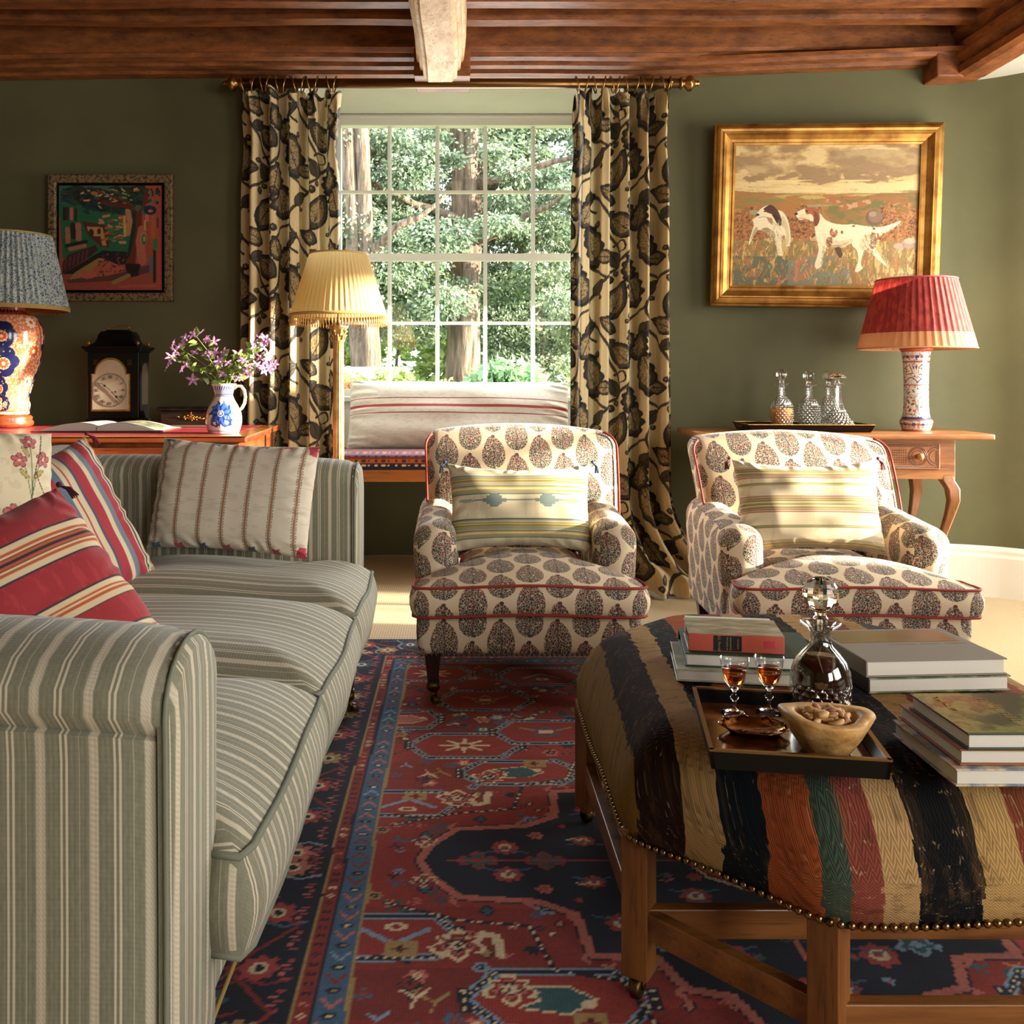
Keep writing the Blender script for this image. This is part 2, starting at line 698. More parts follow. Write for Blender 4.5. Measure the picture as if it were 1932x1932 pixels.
# side walls with window openings, rear wall
def pierced(name, m, X0, X1, y0, y1, holes, axis='y'):
    """wall slab between X0..X1 thick, spanning y0..y1, with rectangular holes (a,b,z0,z1)"""
    mb = MB()
    ys = sorted(set([y0, y1] + [h[0] for h in holes] + [h[1] for h in holes]))
    for a, b in zip(ys, ys[1:]):
        hs = [h for h in holes if h[0] <= a and h[1] >= b]
        segs = [(0, 2.9)] if not hs else [(0, hs[0][2]), (hs[0][3], 2.9)]
        for z0, z1 in segs:
            if axis == 'y': mb.box(X0, X1, a, b, z0, z1)
            else: mb.box(a, b, X0, X1, z0, z1)
    return struct(name, mb, m)
SW = (2.75, 4.14, 0.45, 2.12)
SWR = 0
SW2 = (-1.2, 0.3, 0.72, 2.12)
pierced('wall_right', M_wall, WALL_R, WALL_R + 0.3, -2.5, 4.18, [SW2, SW])
pierced('wall_rear', M_wall, -2.5, -2.3, -3.4, 3.35, [(1.4, 2.5, 0.9, 2.3)], axis='x')  # unseen opening, put in only to house the rear fill light
struct('wall_left', MB().box(-3.4, -3.2, -2.5, WY, 0, 2.9), M_wall)


def baseboard(name, pts, h=0.235, t=0.022):
    mb = MB()
    prof = [(0, 0), (t, 0), (t, h - 0.05), (t * 0.75, h - 0.035), (t * 0.75, h - 0.02), (t * 0.35, h), (0, h)]
    for k in range(len(pts) - 1):
        a = Vector((*pts[k], 0)); b = Vector((*pts[k + 1], 0))
        d = (b - a).normalized()
        right = Vector((d.y, -d.x, 0))
        mb.extrude(prof, a - d * 0.002, b + d * 0.002, right)
    return struct(name, mb, M_white)
baseboard('baseboard_right', path)
baseboard('baseboard_left', [(-3.2, WY), (RX0, WY)])

# ------------------------------------------------------------------ ceiling timber
oakA = wood('dark_oak_beam', srgb('#552d14'), srgb('#94582b'), 0, 0.8, 0.6, 0.0, along=4.5)
oakY = wood('dark_oak_beam_y', srgb('#5c3216'), srgb('#a06030'), 1, 0.8, 0.6, 0.0, along=4.5)


def wobble(mb, amp, scale, seed=1):
    from mathutils import noise as NZ
    out = []
    for p in mb.v:
        q = Vector(p)
        d = NZ.noise_vector(q * scale + Vector((seed * 3.1, 0, 0)))
        out.append(tuple(q + Vector((0, d.y * amp, d.z * amp))))
    mb.v = out
    return mb


def long_profile(prof, x0, x1, n, axis=0):
    """closed profile [(y,z)] swept along x with n sections so that it can be wobbled like old timber"""
    mb = MB()
    k = len(prof)
    for i in range(n + 1):
        x = x0 + (x1 - x0) * i / n
        for (a, b) in prof:
            mb.v.append((x, a, b) if axis == 0 else (a, x, b))
            mb.col.append((1, 1, 1))
    for i in range(n):
        for j in range(k):
            q = (i * k + j, i * k + (j + 1) % k, (i + 1) * k + (j + 1) % k, (i + 1) * k + j)
            mb.f.append(q if axis == 1 else tuple(reversed(q))); mb.uv.append(None)
    mb.f.append(tuple(range(k))); mb.uv.append(None)
    mb.f.append(tuple(reversed([n * k + j for j in range(k)]))); mb.uv.append(None)
    return mb

# moulded wall beam
prof = [(4.40, 2.80), (4.40, 2.545), (4.425, 2.530), (4.445, 2.532), (4.452, 2.515), (4.49, 2.508), (4.505, 2.522), (4.53, 2.524),
        (4.54, 2.503), (4.575, 2.497), (4.59, 2.508), (4.61, 2.508), (4.62, 2.490), (4.66, 2.486), (4.672, 2.486), (4.672, 2.80)]
mb = wobble(long_profile(prof, -3.19, 2.40, 60), 0.006, 1.4)
for i, p in enumerate(mb.v):      # the beam sags gently at both ends and returns against the curved wall
    x, y, z = p
    d = max(0.0, x - 1.05) * 0.127
    mb.v[i] = (x, y - d * (0.4 if y < 4.45 else 1.0) if y > 4.41 else y, z - 0.012 * max(0, -x - 0.6) * 0.5)
struct('trim_2', mb, oakA)
# ceiling boards and joists
struct('ceiling', MB().box(-3.4, WALL_R + 0.25, -2.5, WY, 2.72, 2.78), wood('dark_ceiling_boards', srgb('#3a1d10'), srgb('#5c2f18'), 0, 0.7, 0.7, 0.0))
k = 3
yj = 4.19
while yj > -2.2:
    hz = 2.591 + random.uniform(-0.006, 0.006)
    pr = [(yj, hz), (yj + 0.075, hz), (yj + 0.080, hz + 0.02), (yj + 0.080, 2.73), (yj - 0.005, 2.73), (yj - 0.005, hz + 0.02)]
    m_ = wobble(long_profile(pr, -3.19, 2.33, 40), 0.010, 1.1, k)
    struct('trim_%d' % k, m_, oakA)
    k += 1
    yj -= 0.205
# pale limewashed main beam running away from the camera
def limewash():
    x, y, z = coords()
    n = noise(vec(x * 9.0, y * 3.0, z * 9.0), 3.0, 5.0, 0.65)
    holes = voro(vec(x * 1.0, y * 0.45, z), 75.0)
    hm = smooth(holes, 0.22, 0.10) * smooth(noise(vec(x, y, z), 7.0, 2.0), 0.48, 0.58)
    c = ramp(n, [(0.3, srgb('#b78c5c')), (0.5, srgb('#d3b084')), (0.72, srgb('#e4cca6'))])
    return mix(hm, c, srgb('#5a3a22'))
M_lime = mat('limewashed_beam', limewash, 0.7, bump=lambda: noise(vec(*coords()), 22.0, 4.0, 0.7), bstr=0.5, bdist=0.01)
cx0 = -0.083
hs = [(0.050, 2.385), (0.056, 2.385), (0.066, 2.400), (0.078, 2.404), (0.080, 2.432), (0.094, 2.440), (0.097, 2.470), (0.108, 2.478), (0.112, 2.50), (0.114, 2.72)]
pr = [(cx0 + a, z) for a, z in hs] + [(cx0 - a, z) for a, z in reversed(hs)]
mb = long_profile(list(reversed(pr)), -2.3, 4.41, 90, axis=1)
from mathutils import noise as NZ
mb.v = [tuple(Vector(p) + Vector((NZ.noise(Vector(p) * 2.3) * 0.010, 0, NZ.noise(Vector(p) * 2.1 + Vector((9, 0, 0))) * 0.007))) for p in mb.v]
struct('trim_60', mb, M_lime)
struct('trim_61', MB().box(cx0 - 0.125, cx0 + 0.135, 4.405, 4.66, 2.412, 2.56), oakA, bevel=0.004)
# timber side of the lowered plaster ceiling on the right
pr = [(2.33, 2.405), (2.30, 2.42), (2.298, 2.452), (2.322, 2.47), (2.285, 2.50), (2.275, 2.54), (2.302, 2.56), (2.27, 2.60), (2.26, 2.72), (2.42, 2.72), (2.42, 2.405)]
mb = long_profile(pr, -2.3, 4.40, 60, axis=1)
struct('trim_62', mb, oakY)
struct('ceiling_lowered', MB().box(2.40, WALL_R + 0.02, -2.3, 4.62, 2.412, 2.44), M_pale)
mb = MB().prism([(2.20, 4.39), (2.42, 4.39), (2.42, 4.53), (2.20, 4.53)], 2.405, 2.56)
struct('trim_63', mb, oakA, bevel=0.008)

# ------------------------------------------------------------------ bay window
def sash(name, x0, x1, y, z0, z1, cols, rows, meet, axis='x', panes=True):
    mb = MB()
    fw = 0.045
    def bx(a, b, c, d, t0, t1):
        if axis == 'x': mb.box(a, b, y + t0, y + t1, c, d)
        else: mb.box(y + t0, y + t1, a, b, c, d)
    bx(x0 - fw, x0, z0 - fw, z1 + fw, -0.02, 0.05)
    bx(x1, x1 + fw, z0 - fw, z1 + fw, -0.02, 0.05)
    bx(x0, x1, z1, z1 + fw, -0.02, 0.05)
    bx(x0, x1, z0 - fw, z0, -0.02, 0.05)
    for i in range(1, cols):
        xx = x0 + (x1 - x0) * i / cols
        bx(xx - 0.007, xx + 0.007, z0, z1, 0.0, 0.03)
        bx(xx - 0.012, xx + 0.012, z0, z1, 0.024, 0.036)
    for j in range(1, rows):
        zz = z0 + (z1 - z0) * j / rows
        t = 0.021 if j == meet else 0.008
        bx(x0, x1, zz - t, zz + t, -0.012 if j == meet else 0.001, 0.034)
    o = struct(name, mb, M_white)
    return o
GX0, GX1 = -0.685, 0.712
GZ0, GZ1 = 1 - 13 * 5.55 / 1800, 1 + 482 * 5.55 / 1800
win = sash('window_1', GX0, GX1, 5.55, GZ0, GZ1, 5, 4, 2)
def glass_mat():
    m = bpy.data.materials.new('window_glass')
    m.use_nodes = True
    nt = m.node_tree; N = nt.nodes; L = nt.links
    N.clear()
    o = N.new('ShaderNodeOutputMaterial'); x = N.new('ShaderNodeMixShader'); t = N.new('ShaderNodeBsdfTransparent')
    t.inputs[0].default_value = (0.97, 0.99, 0.98, 1)
    g = N.new('ShaderNodeBsdfGlossy'); g.inputs['Roughness'].default_value = 0.02
    f = N.new('ShaderNodeLayerWeight'); f.inputs[0].default_value = 0.3
    q = N.new('ShaderNodeMath'); q.operation = 'MULTIPLY_ADD'; q.inputs[1].default_value = 0.25; q.inputs[2].default_value = 0.05
    L.new(f.outputs['Facing'], q.inputs[0]); L.new(q.outputs[0], x.inputs[0]); L.new(t.outputs[0], x.inputs[1]); L.new(g.outputs[0], x.inputs[2]); L.new(x.outputs[0], o.inputs[0])
    return m
M_wglass = glass_mat()
pane = obj('pane', MB().box(GX0, GX1, 5.562, 5.566, GZ0, GZ1), M_wglass, win, False)
# architrave above and beside the sash, apron and sill board below
mb = MB()
for (a, b, t) in ((GZ1 + 0.045, GZ1 + 0.075, 0.02), (GZ1 + 0.075, GZ1 + 0.10, 0.05), (GZ1 + 0.10, 2.545, 0.03)):
    mb.box(RX0, RX1, 5.53 - t, RY, a, b)
mb.box(RX0, GX0 - 0.045, 5.52, RY, 0.5, GZ1 + 0.045)
mb.box(GX1 + 0.045, RX1, 5.52, RY, 0.5, GZ1 + 0.045)
struct('trim_64', mb, M_white)
struct('wall_under_seat', MB().box(RX0, RX1, 5.495, RY, 0.0, 0.5), M_wall)
mb = MB().box(RX0, RX1, 5.50, RY, 0.5, GZ0 - 0.045)
mb.box(RX0, RX1, 5.45, 5.53, GZ0 - 0.075, GZ0 - 0.045)
for i in range(3):
    a = RX0 + 0.07 + i * 0.50
    mb.box(a, a + 0.44, 5.488, 5.502, 0.62, 0.84)
struct('trim_65', mb, M_white, bevel=0.004)
struct('wall_recess_left', MB().box(RX0 - 0.02, RX0 + 0.002, WY + 0.01, RY, 0, 2.56), M_pale)
struct('wall_recess_right', MB().box(RX1 - 0.002, RX1 + 0.02, WY + 0.01, RY, 0, 2.56), M_pale)
# side window off the frame on the right (the sun comes through it) and its neighbour
sash('window_2', SW[0] + 0.05, SW[1] - 0.05, WALL_R + 0.14, SW[2] + 0.05, SW[3] - 0.05, 4, 4, 2, axis='y')
sash('window_3', SW2[0] + 0.05, SW2[1] - 0.05, WALL_R + 0.14, SW2[2] + 0.05, SW2[3] - 0.05, 4, 4, 2, axis='y')

# ------------------------------------------------------------------ garden outside the bay window
M_grass = mat('lawn_green', lambda: ramp(noise(vec(*coords()), 5.0, 4.0), [(0.3, srgb('#5d6d33')), (0.7, srgb('#8c9650'))]), 0.9)
struct('ground_lawn', MB().box(-30, 30, 6.0, 45, -0.25, -0.12), M_grass)
bark = mat('yew_bark', lambda: ramp(noise((lambda c: vec(c[0] * 6.0, c[1] * 6.0, c[2] * 0.8))(coords()), 3.0, 5.0, 0.65),
           [(0.32, srgb('#3f3028')), (0.5, srgb('#6f5c4e')), (0.7, srgb('#96826f'))]), 0.9,
           bump=lambda: noise((lambda c: vec(c[0] * 8.0, c[1] * 8.0, c[2] * 1.2))(coords()), 3.0, 4.0), bstr=0.9, bdist=0.03)


def leafmat(name, a, b, c, d=None):
    def col():
        n = attr('col')
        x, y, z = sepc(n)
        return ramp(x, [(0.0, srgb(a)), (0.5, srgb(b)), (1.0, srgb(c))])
    return mat(name, col, 0.6, translucent=0.35)
M_yew = leafmat('yew_foliage', '#4f644c', '#82967a', '#bac5aa')
M_hedge = leafmat('hedge_leaves', '#5c7a35', '#96a955', '#c9cf86')
M_brownleaf = leafmat('brown_hedge_leaves', '#7a4a33', '#a8694a', '#c98e62')
M_fern = leafmat('pale_green_leaves', '#5f8a5c', '#8fb384', '#bcd3a6')


def foliage(name, centers, radii, per, size, m, parent, droop=0.5, seed=1):
    r = np.random.default_rng(seed)
    C = np.repeat(np.array(centers), per, axis=0)
    R = np.repeat(np.array(radii), per)[:, None]
    N = len(C)
    d = r.normal(size=(N, 3)); d /= np.linalg.norm(d, axis=1)[:, None]
    rad = r.random((N, 1)) ** 0.45
    P = C + d * R * rad * np.array([1.25, 1.25, 0.62])
    # each leaf spray: a slim kite
    dirv = d * np.array([1, 1, 0.3]) + r.normal(size=(N, 3)) * 0.5
    dirv[:, 2] -= droop
    dirv /= np.linalg.norm(dirv, axis=1)[:, None]
    up = r.normal(size=(N, 3))
    side = np.cross(dirv, up); side /= np.linalg.norm(side, axis=1)[:, None]
    s = size * (0.6 + 0.8 * r.random((N, 1)))
    v = np.stack([P, P + dirv * s * 0.5 + side * s * 0.28, P + dirv * s, P + dirv * s * 0.5 - side * s * 0.28], axis=1).reshape(-1, 3)
    mb = MB()
    mb.v = v.tolist()
    mb.f = [(4 * i, 4 * i + 1, 4 * i + 2, 4 * i + 3) for i in range(N)]
    mb.uv = [None] * N
    me = mb.mesh(name, m, False)
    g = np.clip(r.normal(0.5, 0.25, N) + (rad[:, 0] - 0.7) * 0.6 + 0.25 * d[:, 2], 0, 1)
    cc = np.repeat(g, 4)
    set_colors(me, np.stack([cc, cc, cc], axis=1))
    return obj(name, me, None, parent)


def limb(mb, a, b, r0, r1, wig=0.15, n=8, seed=0):
    rr = random.Random(seed)
    a = Vector(a); b = Vector(b)
    pts = []; rs = []
    off = Vector((0, 0, 0))
    for i in range(n + 1):
        t = i / n
        if 0 < i < n: off = off + Vector((rr.uniform(-1, 1), rr.uniform(-1, 1), rr.uniform(-.4, .4))) * wig * 0.35
        pts.append(a.lerp(b, t) + off * math.sin(PI * t)); rs.append(r0 + (r1 - r0) * t)
    mb.tube(pts, rs, 10)


def yew(label, x, y, r, lean, limbs, seed, group):
    t = thing('yew_tree', label, 'tree', (x, y, -0.13), group=group)
    rr = random.Random(seed)
    mb = MB()
    for k in range(5):
        a = k * 1.26 + seed
        o = Vector((math.cos(a), math.sin(a), 0)) * r * 0.45
        limb(mb, o, o * 0.7 + Vector((lean, 0, 6.5)), r * 0.62, r * 0.4, r * 0.4, 9, seed * 7 + k)
    obj('trunk', mb, bark, t)
    br = MB()
    cs = []; rs = []
    for (z, dx, dz) in limbs:
        e = Vector((dx, rr.uniform(-1.4, 0.2), z + dz))
        limb(br, (lean * z / 6.5, 0, z), e, 0.07, 0.02, 0.3, 7, seed * 31 + int(z * 10))
    obj('branch', br, bark, t)
    return t, rr

yt, r_ = yew('large old yew with a thick ribbed trunk seen through the middle window panes', 0.02, 12.6, 0.22, 0.15,
             [(3.2, -1.6, 0.5), (3.7, 1.7, 0.3), (2.9, 1.3, 0.6), (4.3, -1.2, .5), (4.6, 1.6, -.2)], 3, None)
yt2, _ = yew('dark twisted yew trunk with pale creeper, left behind the gilt floor lamp', -1.05, 11.4, 0.18, -0.3,
             [(3.0, -1.1, 0.4), (2.6, 0.9, .7)], 5, None)
yt3, _ = yew('leaning reddish yew stem beyond the far right window panes', 1.35, 14.2, 0.14, -0.7,
             [(2.6, 1.3, .4), (4.1, 1.6, .1), (4.8, -1.5, .1)], 8, None)


def clusters(n, x0, x1, y0, y1, z0, z1, rmin, rmax, seed, holes=()):
    rr = random.Random(seed)
    cs = []; rs = []
    while len(cs) < n:
        x = rr.uniform(x0, x1); y = rr.uniform(y0, y1); z = rr.uniform(z0, z1)
        if any((x - a) ** 2 + ((z - b) * 1.3) ** 2 < c * c for a, b, c in holes): continue
        cs.append((x, y, z)); rs.append(rr.uniform(rmin, rmax))
    return cs, rs
c_, s_ = clusters(150, -2.1, 2.0, 0.1, 1.8, 1.75, 5.3, 0.22, 0.5, 11, holes=[(0.0, 1.9, 0.35), (.75, 4.2, .32), (-.55, 4.3, .22), (.2, 3.2, .2), (1.25, 3.7, .2)])
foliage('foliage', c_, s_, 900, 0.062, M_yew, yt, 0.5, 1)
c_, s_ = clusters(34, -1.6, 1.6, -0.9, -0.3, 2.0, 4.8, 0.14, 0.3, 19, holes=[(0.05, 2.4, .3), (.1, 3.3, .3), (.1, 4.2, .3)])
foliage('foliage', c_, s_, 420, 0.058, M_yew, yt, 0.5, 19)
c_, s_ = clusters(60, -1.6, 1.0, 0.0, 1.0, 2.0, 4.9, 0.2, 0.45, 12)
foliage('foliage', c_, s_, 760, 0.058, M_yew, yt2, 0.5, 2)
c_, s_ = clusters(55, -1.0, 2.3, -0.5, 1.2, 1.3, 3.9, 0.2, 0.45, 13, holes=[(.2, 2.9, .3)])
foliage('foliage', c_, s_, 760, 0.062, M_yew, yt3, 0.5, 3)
t = thing('shrub', 'loose green shrubs closing the garden behind the yew trunks', 'shrub', (0, 19, -0.13))
c_, s_ = clusters(90, -6.0, 6.0, -1.0, 1.0, 0.3, 3.3, 0.35, 0.75, 14)
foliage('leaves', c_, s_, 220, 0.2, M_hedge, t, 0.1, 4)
mb = MB()
for i in range(9):
    limb(mb, (-5.2 + i * 1.3, 0, 0), (-5.0 + i * 1.3, 0.1, 2.4), 0.05, 0.02, 0.2, 5, i)
obj('stem', mb, bark, t)
# clipped hedge with brown patches
t = thing('hedge', 'low clipped green hedge with brown patches below the window', 'hedge', (-0.9, 9.2, -0.13))
cs = []; rs = []
for i in range(90):
    cs.append((random.uniform(-1.6, 1.05), random.uniform(-0.2, 0.2), random.uniform(0.1, 1.18))); rs.append(0.17)
foliage('leaves', cs, rs, 260, 0.045, M_hedge, t, 0.0, 5)
foliage('brown_leaves', [(-0.18, -0.24, 1.05), (-0.05, -0.26, 0.9), (1.0, -0.24, 1.0), (1.02, -0.26, 0.85)], [0.15, 0.15, 0.16, 0.15], 260, 0.05, M_brownleaf, t, 0.0, 6)
obj('stem', MB().box(-1.6, 1.1, -0.12, 0.12, 0, 0.95), bark, t)
# stone wall
struct('wall_garden', MB().box(-3.6, -0.55, 10.3, 10.6, -0.13, 1.16), mat('pale_garden_stone', lambda: ramp(noise(vec(*coords()), 6.0, 4.0), [(0.3, srgb('#b9b2a6')), (0.7, srgb('#e2ddd2'))]), 0.8), bevel=0.02)
# terracotta pot
t = thing('flower_pot', 'terracotta pot with pale green plant beyond the window', 'flower pot', (0.43, 9.75, -0.13))
terr = mat('terracotta', lambda: ramp(noise(vec(*coords()), 9.0, 4.0), [(0.3, srgb('#9a5f42')), (0.7, srgb('#cf9a78'))]), 0.8)
obj('pot', MB().lathe([(0.14, 0), (0.16, 0.5), (0.21, 0.95), (0.23, 0.97), (0.235, 1.07), (0.20, 1.07), (0.18, 0.9), (0.0, 0.88)], 24), terr, t)
foliage('leaves', [(0, 0, 1.2), (0.15, 0, 1.22), (-0.18, 0, 1.15), (0.25, 0, 1.08)], [0.16, 0.2, 0.16, 0.2], 160, 0.10, M_fern, t, 0.2, 7)
# ------------------------------------------------------------------ fabrics
def boteh():
    u, v, _ = coords('UV')
    P, Q = 0.088, 0.134
    a = u / P + 50.5
    ci = fl(a)
    b = v / Q + 50.0 + mth('MODULO', ci, 2.0) * 0.5
    x = (fr(a) - 0.5) * P
    y = (fr(b) - 0.5) * Q
    uv3 = vec(u, v)
    nz = noise(uv3, 330.0, 1.0) - 0.5
    # egg shaped outline: broad below, pointed and hooked above
    yy = y - (-0.006)
    t = mth('DIVIDE', yy, 0.059)
    hw = sq(mx(1.0 - t * t, 0.0)) * (0.0415 - y * 0.17)
    xc = ab(x + mx(y - 0.03, 0.0) * 0.3)
    body = smooth(hw - xc + nz * 0.010, -0.0007, 0.0010)
    hook = smooth(0.0055 - sq((x + 0.001) * (x + 0.001) * 0.6 + (y - 0.053) * (y - 0.053)), -0.0006, 0.0006)
    stem = smooth(0.0019 - ab(x - (y + 0.05) * -0.28), -0.0005, 0.0005) * (y < -0.045) * (y > -0.0665)
    edge = voro(uv3, 135.0, 'DISTANCE_TO_EDGE')
    leaf = smooth(edge, 0.02, 0.07)
    rib = 1.0 - smooth(ab(x + sn(y * 90.0) * 0.002), 0.0008, 0.0020)
    shape = mx(mx(body * mx(leaf, rib), hook), stem)
    r, g, bb = sepc(voro(uv3, 135.0, 'F1', 'Color'))
    red = smooth(y + (r - 0.5) * 0.10, -0.028, -0.018)
    ink = mix(red, srgb('#33393a'), srgb('#5a2a2e'))
    ink = mix((g > 0.72), ink, srgb('#2b2c31'))
    cloth = mix(noise(uv3, 12.0, 2.0), srgb('#d0bb99'), srgb('#decbad'))
    return mix(shape * 0.97, cloth, ink)
M_boteh = mat('block_print_linen', boteh, 0.85, bump=weave(1500.0), bstr=0.12, bdist=0.001, sheen=0.15)
M_redpipe = mat('red_piping', srgb('#8e3026'), 0.7)
M_dkwood = wood('dark_mahogany', srgb('#1e0f0a'), srgb('#3a1c12'), 2, 1.0, 0.35, 0.3)
M_brass = mat('aged_brass', srgb('#a8824a'), 0.32, metal=1.0)
M_dkbrass = mat('dark_caster_brass', srgb('#6d5637'), 0.42, metal=1.0)


def stripes(axis):
    def f():
        c = coords()
        t = c[axis]
        if axis == 1:      # the cloth turns the corner on faces that look along the sofa
            g = NT.nodes.new('ShaderNodeNewGeometry')
            k_ = (ab(sepc(S(g.outputs['Normal']))[1]) > 0.8)
            t = t + (c[0] - t) * k_
        P = 0.058
        k = fr(t / P + 20.0)
        def band(cn, hw):
            return 1.0 - smooth(ab(k - cn), hw * 0.75, hw * 1.25)
        x, y, z = c
        zig = sn((x + y + z) * 950.0 + ab(fr(t * 60.0) - 0.5) * 12.0)
        wide = band(0.17, 0.085)
        thin = mx(mx(band(0.56, 0.022), band(0.66, 0.024)), band(0.90, 0.012) * 0.45)
        slub = noise(vec(x * 40.0, y * 40.0, z * 14.0) if axis < 2 else vec(x, y, z), 6.0, 2.0)
        g = mix(slub, srgb('#6f6e5c'), srgb('#8d8a74'))
        l = mix(wide * (zig * 0.5 + 0.5) * 0.45, srgb('#cbc1ab'), srgb('#a8a08a'))
        return mix(mx(wide, thin) * 0.92, g, l)
    def b():
        x, y, z = coords()
        return sn(x * 1100.0) + sn((y + z) * 1100.0)
    return mat('striped_ticking_%s' % 'xyz'[axis], f, 0.88, bump=b, bstr=0.12, bdist=0.001, sheen=0.2)
M_strX, M_strY = stripes(0), stripes(1)
M_welt = mat('green_welt', srgb('#77796a'), 0.85)


def caster(mb_wheel, mb_cup, x, y, r=0.018, ang=0.0):
    """brass cup, fork and wheel under a leg that stands at (x,y)"""
    mb_cup.lathe([(0.017, 0.075), (0.021, 0.078), (0.021, 0.050), (0.013, 0.044), (0.008, 0.040)][::-1], 14, M=Matrix.Translation((x, y, 0)))
    dx, dy = math.cos(ang) * 0.016, math.sin(ang) * 0.016
    for s in (-1, 1):
        ox, oy = -math.sin(ang) * 0.012 * s, math.cos(ang) * 0.012 * s
        mb_cup.beam((x + ox * .6, y + oy * .6, 0.048), (x + dx + ox, y + dy + oy, r), 0.004, 0.012)
    R = Matrix.Translation((x + dx, y + dy, r)) @ Matrix.Rotation(ang, 4, 'Z') @ Matrix.Rotation(PI / 2, 4, 'X')
    mb_wheel.lathe([(0.0, -0.009), (r * 0.8, -0.009), (r, -0.006), (r, 0.006), (r * 0.8, 0.009), (0.0, 0.009)], 18, M=R)


def leg_with_caster(parent, x, y, ztop, half=0.026, mat_=None, foot=0.016, ang=0.0):
    mb = MB().taper((x - half, x + half, y - half, y + half), (x - foot, x + foot, y - foot, y + foot), ztop, 0.07)
    l = obj('leg', mb, mat_ or M_dkwood, parent, False, 0.002)
    a, b = MB(), MB()
    caster(a, b, x, y, ang=ang)
    obj('caster_cup', b, M_dkbrass, l)
    obj('caster_wheel', a, M_dkbrass, l)
    return l


# ------------------------------------------------------------------ armchair
def path_pts(fn, n, closed=True):
    return [fn(i / n) for i in range(n + (0 if closed else 1))]


def rrect(x0, x1, y0, y1, r, n=7):
    pts = []
    for cx, cy, a0 in ((x1 - r, y0 + r, -PI / 2), (x1 - r, y1 - r, 0), (x0 + r, y1 - r, PI / 2), (x0 + r, y0 + r, PI)):
        for i in range(n + 1):
            a = a0 + PI / 2 * i / n
            pts.append((cx + r * math.cos(a), cy + r * math.sin(a)))
    return pts


def densify(pts, step=0.02, closed=True):
    out = []
    n = len(pts)
    for i in range(n if closed else n - 1):
        a = Vector(pts[i]); b = Vector(pts[(i + 1) % n])
        k = max(1, int((b - a).length / step))
        for j in range(k):
            out.append(tuple(a.lerp(b, j / k)))
    if not closed: out.append(tuple(pts[-1]))
    return out


def pad(mb, outline, zbot, ztop, crown, bulge, inset=0.012, nlev=5, rings=9, origin=(0, 0), wave=None, bottom=True, power=2.4):
    """upholstered pad over a closed outline: boxing that bulges, a domed top"""
    o = Vector(origin)
    n = len(outline)
    P = [Vector(p) for p in outline]
    rings_ = []
    for k in range(nlev + 1):
        t = k / nlev
        z = zbot + (ztop - zbot) * t
        b = bulge * math.sin(PI * t)
        ring = []
        for i in range(n):
            tg = (P[(i + 1) % n] - P[i - 1]).normalized()
            nr = Vector((tg.y, -tg.x))
            q = P[i] + nr * b
            ring.append((q.x, q.y, z + (wave(P[i].x, P[i].y) if wave else 0)))
        rings_.append(ring)
    for k in range(1, rings + 1):
        t = k / rings
        ring = []
        for i in range(n):
            q = P[i].lerp(o, t)
            z = ztop + crown * (1 - (1 - t) ** power)
            ring.append((q.x, q.y, z + (wave(q.x, q.y) if wave else 0)))
        rings_.append(ring)
    base = len(mb.v)
    for r in rings_:
        mb.v.extend(r); mb.col.extend([(1, 1, 1)] * n)
    for k in range(len(rings_) - 1):
        for i in range(n):
            j = (i + 1) % n
            mb.f.append((base + k * n + i, base + k * n + j, base + (k + 1) * n + j, base + (k + 1) * n + i)); mb.uv.append(None)
    if bottom:
        mb.f.append(tuple(base + i for i in reversed(range(n)))); mb.uv.append(None)
    return mb


